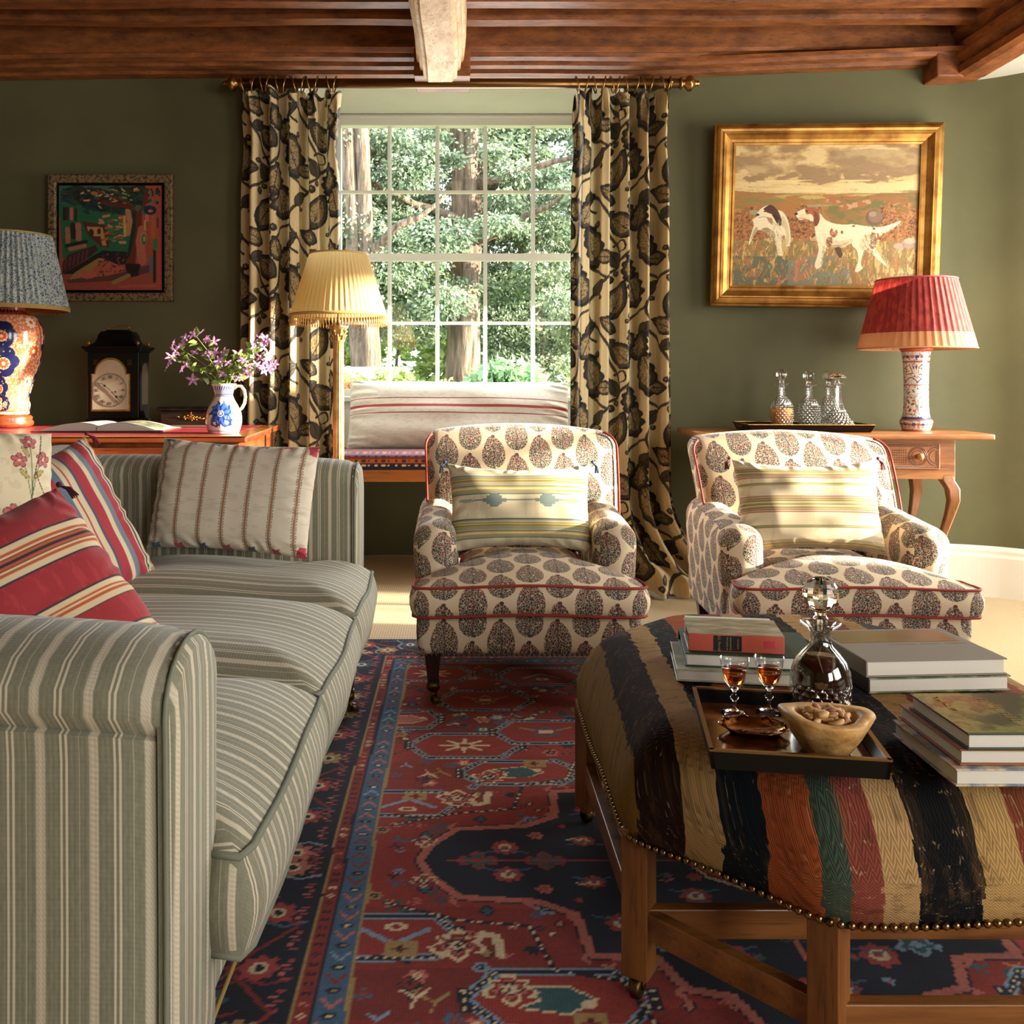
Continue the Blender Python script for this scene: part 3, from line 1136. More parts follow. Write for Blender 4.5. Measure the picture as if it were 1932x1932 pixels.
def make_chair(label, loc, rz, scale):
    t = thing('armchair', label, 'armchair', loc, rz, group='patterned armchairs', scale=scale)
    # base
    mb = MB().rbox(0.695, 0.76, 0.165, 0.028, (14, 12, 3), (0, 0.43, 0.245), rs=4,
                   deform=lambda p: Vector((p.x * (1 + 0.012 * math.sin((p.z - 0.16) * 20)), p.y, p.z)))
    obj('base', mb.box_uv(), M_boteh, t)
    # arms: rolled over, with rounded fronts
    for s in (-1, 1):
        def d(p, s=s):
            zf = (p.z - 0.30) / 0.30
            k = max(0.0, (p.y - 0.20) / 0.5)
            return Vector((p.x + s * 0.010 * math.sin(max(0, zf) * 2.6) , p.y, p.z - 0.045 * (1 - min(1, k * 1.2)) * max(0, zf) ** 2 * 0.5 + 0.03 * min(1, k) * max(0, zf)))
        mb = MB().rbox(0.142, 0.62, 0.36, 0.068, (5, 22, 12), (s * 0.288, 0.50, 0.375), deform=d, rs=7)
        obj('arm', mb.box_uv(), M_boteh, t)
        yf = 0.262
        arc = [(s * 0.350, yf, 0.30)]
        obj('arm_piping', MB().tube([(s * 0.364, 0.24 + 0.05 * i, 0.465 + 0.004 * i) for i in range(11)], 0.0032, 6), M_redpipe, t)
    # back
    def backf(p):
        h = (p.z - 0.42) / 0.44
        crown = 0.038 * (1 - (p.x / 0.36) ** 2) * max(0, min(1, (h - 0.3) / 0.7))
        narrow = 1.0 - 0.06 * max(0, 1 - h * 1.2)
        y = p.y + 0.16 * h + 0.10 * h * h
        puff = -0.03 * math.cos(p.x / 0.36 * 1.4) * math.sin(max(0, min(1, h)) * PI) if p.y < 0.62 else 0
        roll = 0.03 * max(0, h - 0.8) ** 2 * 25 * 0.2
        return Vector((p.x * narrow, y + puff + roll, p.z + crown))
    mb = MB().rbox(0.735, 0.15, 0.42, 0.05, (18, 3, 16), (0.020, 0.62, 0.597), deform=backf, rs=5)
    mb.box_uv()
    mb.uv = [[(u, mb.v[k][2] * 1.04 + 0.03 + (mb.v[k][1] * 0.5 if mb.v[k][2] > 0.83 else 0.0)) for (u, v), k in zip(q, f)] for q, f in zip(mb.uv, mb.f)]
    obj('backrest', mb, M_boteh, t)
    # piping around the back's front edge
    ol = [(x, z) for x, z in densify(rrect(-0.343, 0.383, 0.395, 0.803, 0.05, 6), 0.03)]
    # open at the bottom: only sides and top
    pts = [backf(Vector((x, 0.553, z))) for x, z in ol if z > 0.43]
    for sgn in (-1, 1):
        side = sorted([p for p in pts if p.x * sgn > 0.31], key=lambda p: p.z)
        obj('back_piping', MB().tube([p + Vector((0.004 * sgn, -0.002, 0)) for p in side], 0.0045, 8), M_redpipe, t)
    # T shaped seat cushion
    ol = [(-0.205, 0.60), (-0.205, 0.20), (-0.215, 0.165), (-0.25, 0.158), (-0.33, 0.158), (-0.355, 0.14), (-0.362, 0.08), (-0.360, 0.035), (-0.345, 0.012),
          (-0.30, 0.003), (-0.15, -0.006), (0, -0.009)]
    ol = ol + [(-x, y) for x, y in reversed(ol[:-1])]
    ol = densify(ol, 0.02)
    def wv(x, y):
        return 0.010 * math.cos(x * 9.0) * max(0, 1 - abs(y - 0.1) * 4) - 0.006
    mb = MB()
    pad(mb, ol, 0.305, 0.388, 0.058, 0.012, rings=12, origin=(0, 0.26), wave=wv)
    obj('seat_cushion', mb.box_uv(), M_boteh, t)
    for z in (0.390, 0.303):
        obj('cushion_piping', MB().tube([(x, y, z + wv(x, y)) for x, y in ol], 0.0045, 8, closed=True), M_redpipe, t)
    # legs
    for x in (-0.30, 0.30):
        leg_with_caster(t, x, 0.095, 0.17, ang=-1.2)
        leg_with_caster(t, x, 0.76, 0.17, ang=-1.2)
    # nailed edge under the base
    mb = MB()
    for i in range(44):
        mb.ball((-0.335 + i * 0.0156, 0.051, 0.166), 0.0045, 6, 4)
    obj('nail_trim', mb, M_dkbrass, t)
    return t

chair = make_chair('cream armchair with dark block print in front of the window, facing forward', (0.215, 2.86, 0), 0.0, (0.985, 1.0, 1.0))
chair2 = dup(chair, (1.232, 2.90, 0), (0, 0, math.radians(-1.5)), 'cream block print armchair by the console table, its back beside the decanter tray', scale=(1.02, 1.03, 0.965))


# ------------------------------------------------------------------ loose cushions
def cushion_mesh(w_, h_, t_, nx=60, ny=44, pinch=0.10, ear=1.0, sag=0.0, seed=0, pucker=1.0):
    """returns MB and per-vertex cloth coordinates (x,y in metres); lies in XZ plane, front towards -Y"""
    mb = MB()
    X, Y = [], []
    from mathutils import noise as NZ
    for side in (-1, 1):
        base = len(mb.v)
        for j in range(ny + 1):
            for i in range(nx + 1):
                u = -1 + 2 * i / nx; v = -1 + 2 * j / ny
                prof = ((1 - u ** 4) * (1 - v ** 4))
                th = t_ / 2 * max(0.0, prof) ** 0.52 * (1 - 0.10 * (u * u + v * v))
                x = u * w_ / 2 * (1 - pinch * (1 - v * v) * 0.35 * abs(u) ** 3)
                z = v * h_ / 2 * (1 - pinch * (1 - u * u) * abs(v) ** 3)
                z -= sag * (1 - u * u) * (1 if v > 0 else 0) * v
                nn = NZ.noise(Vector((u * 2.2 + seed, v * 2.2, side * 3.0)))
                ed = max(abs(u), abs(v))
                wr = pucker * 0.006 * math.sin((u if abs(v) > abs(u) else v) * 26 + nn * 6) * max(0, (ed - 0.72) / 0.28) * (1 - max(0, (ed - 0.96) / 0.04))
                yb = side * (th + nn * 0.010 * prof + wr)
                mb.v.append((x, yb, z)); mb.col.append((1, 1, 1))
                X.append(u * w_ / 2); Y.append(v * h_ / 2)
        k = nx + 1
        for j in range(ny):
            for i in range(nx):
                q = (base + j * k + i, base + j * k + i + 1, base + (j + 1) * k + i + 1, base + (j + 1) * k + i)
                mb.f.append(q if side < 0 else tuple(reversed(q))); mb.uv.append(None)
    return mb, np.array(X), np.array(Y)


M_cloth = mat('printed_cloth', lambda: attr('col'), 0.88, bump=lambda: (lambda c: sn(c[0] * 1400.0) * sn(c[2] * 1400.0))(coords()), bstr=0.15, bdist=0.001, sheen=0.15)


def cushion(label, w_, h_, t_, painter, loc, rot, nx=150, ny=110, group=None, tassels=None, tcol='#3a1a2a', name='cushion', category='cushion', part='cover', **k):
    t = thing(name, label, category, loc, group=group, rot=rot)
    mb, X, Y = cushion_mesh(w_, h_, t_, nx, ny, **k)
    P = painter(X, Y, w_, h_)
    me = mb.mesh(part, M_cloth, True)
    set_colors(me, P.c)
    obj(part, me, None, t)
    if tassels:
        for (u, v) in tassels:
            x, z = u * w_ / 2, v * h_ / 2
            tm = MB()
            dx = 0.02 * u
            tm.ball((x + dx * 0.4, 0, z + 0.004 * v), 0.006, 8, 6)
            for q in range(9):
                a = q * 0.7
                tm.tube([(x + dx * 0.4, 0, z), (x + dx + 0.004 * math.cos(a), 0.004 * math.sin(a), z - 0.012), (x + dx + 0.007 * math.cos(a), 0.006 * math.sin(a) - 0.003, z - 0.036)], 0.0013, 5)
            obj('tassel', tm, mat('tassel_' + tcol.strip('#'), srgb(tcol), 0.9), t)
    return t


def hstripes(P, spec, H, x0=-9, x1=9):
    """spec: list of (pos from top 0..1, thickness 0..1, color)"""
    for pos, th, c in spec:
        y1 = H / 2 - pos * H
        P.rect(x0, x1, y1 - th * H, y1, c)


def p_green(X, Y, w_, h_):
    P = Paint(X, Y, '#cfc3a4')
    n = vnoise(X * 60, Y * 12, 3)
    P.fill(n > 0.6, '#c6b998')
    for base in (0.17, 0.66):
        hstripes(P, [(base, .012, '#4f5a55'), (base + .012, .02, '#8d9485'), (base + .035, .022, '#a08e4c'), (base + .068, .008, '#3d4648'), (base + .076, .018, '#a59249'), (base + .10, .018, '#8b9384'),
                     (base + .125, .008, '#3d4648'), (base + .133, .020, '#a8954d'), (base + .175, .022, '#ab974a'), (base + .197, .02, '#8b9384'), (base + .217, .008, '#3d4648')], h_)
    yc = h_ * 0.04
    P.rect(-0.42 * w_, 0.42 * w_, yc - .002, yc + .002, '#6e7b78')
    for cx in (-0.18 * w_, 0.18 * w_):
        for k in range(-5, 6):
            hw = 0.040 * (1 - abs(k) / 6.0) * (1.0 if k % 2 else 0.75) + 0.006
            P.rect(cx - hw, cx + hw, yc + k * 0.0042 - 0.0021, yc + k * 0.0042 + 0.0021, '#6e7d7a')
    for cx, s in ((-0.38 * w_, '#8a8f78'), (0.36 * w_, '#a89d5c')):
        P.ell(cx, yc, 0.03, 0.006, s)
    return P


def p_multi(X, Y, w_, h_):
    P = Paint(X, Y, '#cdbfa0')
    n = vnoise(X * 70, Y * 10, 5)
    P.fill(n > 0.6, '#c4b594')
    def grp(b, wide):
        s = [(b, .010, '#a2614f'), (b + .018, .006, '#4c5a50')]
        q = b + .028
        for k in range(wide):
            s += [(q, .018, '#9c8a50'), (q + .018, .007, '#4f6a5a'), (q + .025, .010, '#b08a60')]
            q += .038
        s += [(q, .007, '#3f5a55'), (q + .014, .012, '#a2614f')]
        hstripes(P, s, h_)
    grp(0.10, 2)
    hstripes(P, [(.285, .007, '#5a6a4e'), (.292, .016, '#9c8f55'), (.308, .006, '#3f4c44')], h_)
    grp(0.42, 3)
    hstripes(P, [(.715, .007, '#5a6a4e'), (.722, .016, '#9c8f55'), (.738, .006, '#3f4c44')], h_)
    grp(0.88, 2)
    return P


def place_cushion(c, tilt, yaw=0.0, roll=0.0):
    # lean back by tilt about its own X, turn by yaw, roll in its own plane
    m = Matrix.Rotation(yaw, 4, 'Z') @ Matrix.Rotation(-tilt, 4, 'X') @ Matrix.Rotation(roll, 4, 'Y')
    c.rotation_euler = m.to_euler()

c = cushion('cream oblong cushion with yellow and slate stripes and two lozenges, on the window armchair', 0.49, 0.31, 0.13, p_green, (0.205, 3.215, 0.575), (0, 0, 0), 190, 130, tassels=[(-1, 1), (1, 1)], tcol='#2f4a6a', pinch=0.2, group=None)
place_cushion(c, math.radians(20), 0, 0.0)
c = cushion('cream oblong cushion with thin green and pink stripes, on the armchair by the console table', 0.49, 0.33, 0.13, p_multi, (1.185, 3.235, 0.575), (0, 0, 0), 190, 140, tassels=[(-1, 1), (1, 1)], tcol='#6a1f33', pinch=0.18, seed=4)
place_cushion(c, math.radians(18), math.radians(-2), math.radians(0))

# ------------------------------------------------------------------ sofa
SX, SB = -0.330, -1.26      # front plane, back plane
sofa = thing('sofa', 'long green and cream striped three seater sofa on the left', 'sofa', (0, 0, 0))
# plinth
mb = MB().rbox(SX - SB - 0.02, 1.98, 0.24, 0.02, (10, 30, 4), ((SX + SB) / 2 + 0.005, 2.08, 0.27))
obj('base', mb, M_strY, sofa)
# arms with rolled tops; near arm rolls outwards towards the camera, far arm away from it
def arm_profile(out):
    """closed (y, z) outline, y grows outwards"""
    pts = [(0.0, 0.16), (-0.0, 0.64)]
    # inner side up to the crest
    for i in range(0, 9):
        a = PI - i * (PI * 1.22) / 8
        pts.append((0.108 + 0.112 * math.cos(a), 0.668 + 0.056 * math.sin(a)))
    pts += [(0.203, 0.630), (0.200, 0.600), (0.198, 0.40), (0.200, 0.16)]
    return pts
def sofa_arm(y_in, s):
    prof = arm_profile(1)
    prof = densify(prof, 0.02)
    mb = MB()
    n = 30
    L0, L1 = SB + 0.02, SX + 0.005
    k = len(prof)
    C = (0.10, 0.5)
    for i in range(n + 1):
        t = i / n
        x = L0 + (L1 - L0) * t
        fade = 1.0
        sh = 0.0
        r = max(0.0, (t - 0.93) / 0.07)
        sc_ = 1 - 0.16 * (1 - math.sqrt(max(0, 1 - r * r)))
        drop = -0.020 * max(0, (t - 0.5) / 0.5) ** 2
        if s < 0: drop -= 0.0
        for (a, z) in prof:
            ya = C[0] + (a - C[0]) * sc_
            zz = z if z < 0.3 else (C[1] + (z - C[1]) * (1 - 0.05 * (1 - math.sqrt(max(0, 1 - r * r))))) + drop
            mb.v.append((x, y_in + s * ya, zz + (0.045 if s > 0 and z > 0.5 else 0.0))); mb.col.append((1, 1, 1))
    for i in range(n):
        for j in range(k):
            q = (i * k + j, i * k + (j + 1) % k, (i + 1) * k + (j + 1) % k, (i + 1) * k + j)
            mb.f.append(q if s > 0 else tuple(reversed(q))); mb.uv.append(None)
    q = tuple(n * k + j for j in range(k))
    mb.f.append(tuple(reversed(range(k))) if s > 0 else tuple(range(k))); mb.uv.append(None)
    o = obj('arm', mb, M_strX, sofa, auto=50)
    # front panel, slightly proud, with its own stripe direction
    fp = MB()
    pf = [(0.008, 0.16), (0.004, 0.40), (0.002, 0.60)] + [(0.098 - 0.098 * math.cos(i * PI / 12), 0.632 + 0.066 * math.sin(i * PI / 12)) for i in range(13)] + [(0.194, 0.60), (0.190, 0.40), (0.190, 0.16)]
    pf = densify(pf, 0.02)
    lift = 0.045 if s > 0 else 0.0
    x1 = L1
    rings = []
    for q_, xx in ((1.0, x1 - 0.004), (0.985, x1 + 0.006), (0.94, x1 + 0.013), (0.80, x1 + 0.016), (0.5, x1 + 0.017), (0.15, x1 + 0.017)):
        rings.append([(xx, y_in + s * (C[0] + (a - C[0]) * q_), (C[1] + (z - C[1]) * q_ if q_ > .9 else C[1] + (z - C[1]) * (0.97 * q_ + 0.02)) + (lift if z > 0.5 else 0)) for a, z in pf])
    kk = len(pf)
    for r in rings: fp.v.extend(r); fp.col.extend([(1, 1, 1)] * kk)
    for i in range(len(rings) - 1):
        for j in range(kk):
            q = (i * kk + j, i * kk + (j + 1) % kk, (i + 1) * kk + (j + 1) % kk, (i + 1) * kk + j)
            fp.f.append(q if s > 0 else tuple(reversed(q))); fp.uv.append(None)
    q = tuple((len(rings) - 1) * kk + j for j in range(kk))
    fp.f.append(q if s > 0 else tuple(reversed(q))); fp.uv.append(None)
    obj('arm_front', fp, M_strY, sofa)
    wp = [(x1 + 0.004, y_in + s * a, z + (lift if z > 0.5 else 0)) for a, z in pf]
    obj('arm_piping', MB().tube(wp, 0.003, 6, closed=True), M_welt, sofa)
sofa_arm(1.235, -1)
sofa_arm(2.925, 1)
# backrest with rounded top, mostly out of frame
def bk(p):
    h = (p.z - 0.3) / 0.5
    return Vector((p.x - 0.05 * h, p.y, p.z))
mb = MB().rbox(0.20, 1.74, 0.52, 0.085, (3, 40, 8), (SB + 0.13, 2.08, 0.55), deform=bk, rs=6)
obj('backrest', mb, M_strY, sofa)
# three seat cushions
bounds = [(1.235, 1.815), (1.812, 2.425), (2.422, 2.925)]
for i, (a, b) in enumerate(bounds):
    xf = -0.262
    xb = SB + 0.24
    if i == 0:
        ol = [(xb, b), (xb, a), (SX - 0.02, a), (SX + 0.016, a - 0.0), (SX + 0.02, a - 0.045), (xf - 0.01, a - 0.05), (xf, a - 0.02), (xf + 0.006, (a + b) / 2), (xf, b - 0.015), (xf - 0.015, b)]
    elif i == 2:
        ol = [(xb, b), (xb, a), (xf - 0.015, a), (xf, a + 0.015), (xf + 0.006, (a + b) / 2), (xf - 0.005, b + 0.02), (xf - 0.02, b + 0.035), (SX + 0.022, b + 0.03), (SX + 0.016, b)]
    else:
        ol = [(xb, b), (xb, a), (xf - 0.015, a), (xf, a + 0.02), (xf + 0.008, (a + b) / 2), (xf, b - 0.02), (xf - 0.015, b)]
    ol = densify(ol, 0.02)
    yc = (a + b) / 2
    def wv(x, y, i=i, yc=yc):
        f = (x - SX + 0.5) / 0.5
        return -0.022 * max(0, min(1, f)) + 0.004 * math.sin(x * 12 + i * 2) + 0.004 * math.sin(y * 17 + i)
    mb = MB()
    pad(mb, ol, 0.30, 0.425, 0.068, 0.016, rings=16, origin=((xb + xf) / 2 + 0.05, yc), wave=wv, nlev=7, power=5.0)
    obj('seat_cushion', mb, M_strY, sofa)
    for z in (0.427, 0.302):
        obj('cushion_piping', MB().tube([(x, y, z + wv(x, y)) for x, y in ol], 0.005, 8, closed=True), M_welt, sofa)
# gold-edged hem
obj('hem_cord', MB().tube([(SX - 0.004, 1.075, 0.152), (SX + 0.002, 1.12, 0.151), (SX + 0.002, 3.06, 0.151), (SX - 0.02, 3.10, 0.151)], 0.0035, 6), mat('gold_hem', srgb('#9b7d45'), 0.7), sofa)
leg_with_caster(sofa, SX - 0.004, 2.86, 0.17, half=0.028, ang=0.2)
leg_with_caster(sofa, SX - 0.045, 1.20, 0.17, half=0.028, ang=0.2)
leg_with_caster(sofa, SB + 0.08, 2.95, 0.17, half=0.028)
leg_with_caster(sofa, SB + 0.08, 1.20, 0.17, half=0.028)


# sofa cushions
def p_cream(X, Y, w_, h_):
    P = Paint(X, Y, '#d8cebb')
    n = vnoise(X * 30, Y * 90, 9)
    P.fill(n > 0.62, '#cfc4b0')
    for k in range(7):
        x = -w_ / 2 + w_ * (k + 0.42) / 6.9
        P.rect(x - 0.006, x + 0.006, -9, 9, '#c3b6a0')
        P.line([(x - 0.0062, -h_ / 2), (x - 0.0062, h_ / 2)], 0.0026, '#3c4048', dash=0.008)
        P.line([(x + 0.0062, -h_ / 2), (x + 0.0062, h_ / 2)], 0.0026, '#3c4048', dash=0.008)
        P.rect(x - 0.0032, x + 0.0032, -9, 9, '#9a6f4f')
    for k in range(7):
        x = -w_ / 2 + w_ * (k + 0.02) / 6.6 + 0.03
        for yy, sgn in ((h_ / 2, -1), (-h_ / 2, 1)):
            cc = '#b03a48' if k % 2 else '#3f5468'
            P.poly([(x - 0.014, yy), (x + 0.014, yy), (x + 0.011, yy + sgn * 0.010), (x + 0.013, yy + sgn * 0.016), (x, yy + sgn * 0.012), (x - 0.013, yy + sgn * 0.016), (x - 0.011, yy + sgn * 0.010)], cc)
    P.poly([(w_ / 2, h_ / 2), (w_ / 2 - .03, h_ / 2), (w_ / 2 - .018, h_ / 2 - .03), (w_ / 2, h_ / 2 - .036)], '#b03a48')
    P.poly([(w_ / 2, -h_ / 2), (w_ / 2 - .03, -h_ / 2), (w_ / 2 - .018, -h_ / 2 + .03), (w_ / 2, -h_ / 2 + .03)], '#b03a48')
    return P


def p_red(X, Y, w_, h_):
    P = Paint(X, Y, '#9c2b33')
    n = vnoise(X * 90, Y * 20, 2)
    P.fill(n > 0.6, '#a8343a')
    def g(y, k=1.0):
        q = y
        for wd, c in ((.0035, '#2a2e3a'), (.013, '#d8c39e'), (.005, '#b8562f'), (.004, '#d8c39e'), (.0025, '#2a2e3a'), (.006, '#b8562f'), (.006, '#222a40'), (.006, '#b8562f'), (.0025, '#2a2e3a'), (.004, '#d8c39e'), (.005, '#b8562f'), (.013, '#d8c39e'), (.0035, '#2a2e3a')):
            P.rect(-9, 9, q, q + wd * k, c)
            q += wd * k
    def g2(y):
        q = y
        for wd, c in ((.003, '#2a2e3a'), (.011, '#d8c39e'), (.005, '#b8562f'), (.006, '#d8c39e'), (.004, '#b8562f'), (.009, '#d8c39e'), (.003, '#2a2e3a')):
            P.rect(-9, 9, q, q + wd, c); q += wd
    g(0.035); g2(-0.075); g(-0.20, 0.9)
    return P


def p_kilim(X, Y, w_, h_):
    """multi stripe cushion with tan ends"""
    P = Paint(X, Y, '#b79a6c')
    n = vnoise(X * 120, Y * 120, 8, 2)
    P.fill(n > 0.55, '#a88c60')
    cols = ['#d6c6a6', '#2f5068', '#d6c6a6', '#2f5068', '#d6c6a6', '#a83844', '#6d7f92', '#d6c6a6', '#9a8a68', '#d6c6a6', '#a83844', '#5e7288', '#d6c6a6', '#b0483f', '#d6c6a6', '#47586c', '#a83844', '#d6c6a6', '#6f7f8c', '#a83844', '#d6c6a6', '#2f5068', '#d6c6a6']
    wds = [.006, .009, .006, .009, .010, .022, .016, .012, .004, .012, .026, .016, .010, .004, .014, .008, .024, .012, .014, .020, .006, .006, .006]
    x = -w_ * 0.27
    sc_ = 0.99
    for c, wd in zip(cols, wds):
        P.rect(x, x + wd * sc_ * 1.12, -9, 9, c)
        x += wd * sc_ * 1.12
    for k in range(6):
        P.rect(x + 0.012 + k * 0.010, x + 0.015 + k * 0.010, -9, 9, '#6b5a3c' if k % 2 else '#3d4f5c')
    for k in range(3):
        a = -w_ * 0.46 + k * .016
        P.rect(a, a + .006, -9, 9, '#2f5068')
    return P


def p_floral(X, Y, w_, h_):
    P = Paint(X, Y, '#dccfae')
    n = vnoise(X * 60, Y * 60, 6, 2)
    P.fill(n > 0.6, '#d3c5a2')
    def sprig(x, y, s, fl_=1):
        for dx, dy, r in ((0, 0.10, 1), (.035, 0.055, .9), (-.03, .045, .85), (.012, .02, .6)):
            P.line([(x, y - .05 * s), (x + dx * .5 * s, y + dy * .5 * s), (x + dx * s, y + dy * s)], 0.0022, '#5f6a44')
            if r > 0.7:
                for k in range(5):
                    a = k * 2 * PI / 5 + 0.3
                    P.ell(x + dx * s + .011 * s * math.cos(a), y + dy * s + .011 * s * math.sin(a), .0105 * s, .0085 * s, '#4a2626', a)
                    P.ell(x + dx * s + .011 * s * math.cos(a), y + dy * s + .011 * s * math.sin(a), .0088 * s, .0068 * s, '#c0696a', a)
                P.ell(x + dx * s, y + dy * s, .004 * s, .004 * s, '#e6c8a0')
        for dx, dy, a in ((.02, .015, .7), (-.018, .01, 2.4), (-.012, .07, 2.0)):
            P.ell(x + dx * s, y + dy * s, .017 * s, .0062 * s, '#4a4a30', a)
            P.ell(x + dx * s, y + dy * s, .0155 * s, .0048 * s, '#b9a862', a)
    for i, (x, y, s) in enumerate(((.115, -.10, 1.15), (-.06, -.12, 1.15), (.02, .06, 1.1), (-.14, .07, 1.1), (.16, .10, .95), (-.20, -.15, 1.0), (.20, -.19, .9))):
        sprig(x, y, s)
    P.line([(.2, .22), (.17, .12), (.215, .02), (.18, -.08), (.215, -.2)], 0.003, '#5a3b30')
    return P

c = cushion('cream cushion with thin brown vertical stripes leaning on the far sofa arm', 0.475, 0.325, 0.15, p_cream, (-0.655, 2.775, 0.665), (0, 0, 0), 230, 150, pinch=0.07, seed=2)
place_cushion(c, math.radians(15), math.radians(-6), math.radians(3.0))
c = cushion('square cushion in red, blue and cream stripes with tan ends, behind the red cushion', 0.41, 0.41, 0.15, p_kilim, (-1.02, 2.40, 0.605), (0, 0, 0), 180, 120, pinch=0.08, seed=5, tassels=[(1, 1)], tcol='#7a2430')
place_cushion(c, math.radians(18), math.radians(48), math.radians(-20))
c = cushion('cream cushion with pink flowers on green stems at the left edge', 0.46, 0.46, 0.15, p_floral, (-1.10, 2.04, 0.69), (0, 0, 0), 200, 160, pinch=0.07, seed=6)
place_cushion(c, math.radians(18), math.radians(48), math.radians(8))
c = cushion('crimson cushion with cream and navy stripe bands and tassels, foremost on the sofa', 0.40, 0.40, 0.16, p_red, (-0.80, 1.74, 0.575), (0, 0, 0), 220, 200, pinch=0.05, seed=7, tassels=[(1, 1), (1, -1)], tcol='#4a1420')
place_cushion(c, math.radians(36), math.radians(40), math.radians(-22))
# ------------------------------------------------------------------ rug
RXL, RXR, RYN, RYF = -0.58, 1.78, 1.10, 3.66
RC = (0.60, 1.97)
def make_rug():
    step = 0.0052
    nx = int((RXR - RXL) / step); ny = int((RYF - RYN) / step)
    xs = np.linspace(RXL, RXR, nx + 1); ys = np.linspace(RYN, RYF, ny + 1)
    X, Y = np.meshgrid(xs, ys); X = X.ravel(); Y = Y.ravel()
    wx = (vnoise(X * 2.2, Y * 2.2, 21, 2) - 0.5) * 0.022
    wy = (vnoise(X * 2.2, Y * 2.2, 22, 2) - 0.5) * 0.022
    U = np.abs(X + wx - RC[0]); V = np.abs(Y + wy - RC[1])
    def FP(zx, zy):
        px = 500 + zx / 2.415; py = 1132 + zy / 2.415
        yy = 1800.0 / (py - 720); xx = (px - 866) * yy / 1800
        return (RC[0] - xx, yy - RC[1])
    P = Paint(U, V, '#812b24')
    red, navy, blue, sky_, cream, tan, pink, teal, green = '#812b24', '#161a2b', '#3f5d78', '#7b93a8', '#cdbb97', '#9a7f50', '#b5685c', '#2f5357', '#4d5a45'
    n = vnoise(X * 1.1, Y * 7.0, 5)
    P.fill(n > 0.56, '#8d3028'); P.fill(n < 0.38, '#722621')
    r = random.Random(5)
    def ros(u, v, s, c1, c2, k=8):
        for i in range(k):
            a = 2 * PI * i / k
            P.ell(u + s * .62 * math.cos(a), v + s * .62 * math.sin(a), s * .42, s * .30, c1, a)
        P.ell(u, v, s * .5, s * .5, c2)
        P.ell(u, v, s * .22, s * .22, c1)
    def palm(u, v, s, c, c2, sg=1):
        """stepped palmette"""
        pts = [(0, .9), (.35, .55), (.3, .3), (.8, .45), (.95, .1), (.55, -.2), (.75, -.5), (.3, -.45), (.25, -.8), (-.25, -.8), (-.3, -.45), (-.75, -.5), (-.55, -.2), (-.95, .1), (-.8, .45), (-.3, .3), (-.35, .55)]
        P.poly([(u + a * s, v + sg * b * s) for a, b in pts], c)
        P.poly([(u + a * s * .72, v + sg * b * s * .72) for a, b in pts], c2)
        P.poly([(u + a * s * .34, v + sg * b * s * .34) for a, b in pts], c)
    def hexo(pts, c1, c2, w1=.011, w2=.005):
        P.line(pts, w1 + .010, sky_, True); P.line(pts, w1, c1, True); P.line(pts, w2 * .7, c2, True, dash=0.016)
    # scatter of small field motifs
    for i in range(430):
        u = r.uniform(0, .77); v = r.uniform(.0, 1.36); s = r.uniform(.009, .024)
        c = r.choice([cream, tan, pink, blue, teal, navy, sky_, '#c07a55'])
        k = r.random()
        if k < .35: ros(u, v, s, c, r.choice([red, navy, cream]), 6)
        elif k < .6:
            P.line([(u - s, v - s * .6), (u, v + s * .4), (u + s, v - s * .4)], .006, c); P.line([(u, v + s * .4), (u + s * .3, v + s * 1.4)], .004, c)
        elif k < .8: palm(u, v, s, c, red)
        else:
            P.poly([(u, v + s), (u + s * .8, v), (u, v - s), (u - s * .8, v)], navy); P.poly([(u, v + s * .7), (u + s * .5, v), (u, v - s * .7), (u - s * .5, v)], c)
    for v in (0.62, 0.78, 0.95, 1.12, 1.28):
        for k in range(5):
            u = 0.08 + k * 0.155 + (0.075 if int(v * 10) % 2 else 0)
            P.line([(u - .07, v - .06), (u, v), (u + .07, v - .06)], .005, navy, dash=.014)
    # lattice of hexagons
    for (zc, w_, h_, c_in, kind) in (((915, 680), .155, .085, cream, 0), ((1280, 620), .15, .085, blue, 1), ((1170, 805), .155, .07, teal, 2), ((665, 945), .115, .065, sky_, 3),
                                     ((1000, 470), .15, .09, tan, 1), ((650, 560), .10, .07, pink, 2), ((760, 350), .14, .08, cream, 0), ((1250, 360), .15, .09, sky_, 3), ((1000, 255), .15, .08, tan, 2)):
        u, v = FP(*zc)
        pts = [(u - w_, v), (u - w_ * .62, v + h_), (u + w_ * .62, v + h_), (u + w_, v), (u + w_ * .62, v - h_), (u - w_ * .62, v - h_)]
        P.poly(pts, '#8c2f26')
        hexo(pts, navy, cream)
        if kind == 0:
            for i in range(8):
                a = i * PI / 4
                P.line([(u, v), (u + w_ * .42 * math.cos(a), v + h_ * .55 * math.sin(a))], (.018, .008), c_in)
            P.ell(u, v, .016, .012, red)
        elif kind == 1:
            palm(u, v, .05, c_in, red); P.rect(u - .02, u + .02, v - .012, v + .012, cream)
            P.line([(u - .07, v + .03), (u - .03, v + .01)], .008, tan); P.line([(u + .07, v + .03), (u + .03, v + .01)], .008, tan)
        elif kind == 2:
            P.poly([(u - .06, v), (u - .01, v + .035), (u + .07, v + .02), (u + .03, v), (u + .06, v - .03), (u - .02, v - .03)], c_in)
            P.line([(u - .06, v), (u - .01, v + .035), (u + .07, v + .02), (u + .03, v), (u + .06, v - .03), (u - .02, v - .03)], .004, cream, True)
            P.ell(u - .045, v + .012, .012, .01, cream)
        else:
            P.line([(u - .06, v - .02), (u, v + .025), (u + .06, v - .02)], .012, c_in); P.ell(u, v - .03, .022, .012, cream); P.ell(u, v - .03, .012, .006, red)
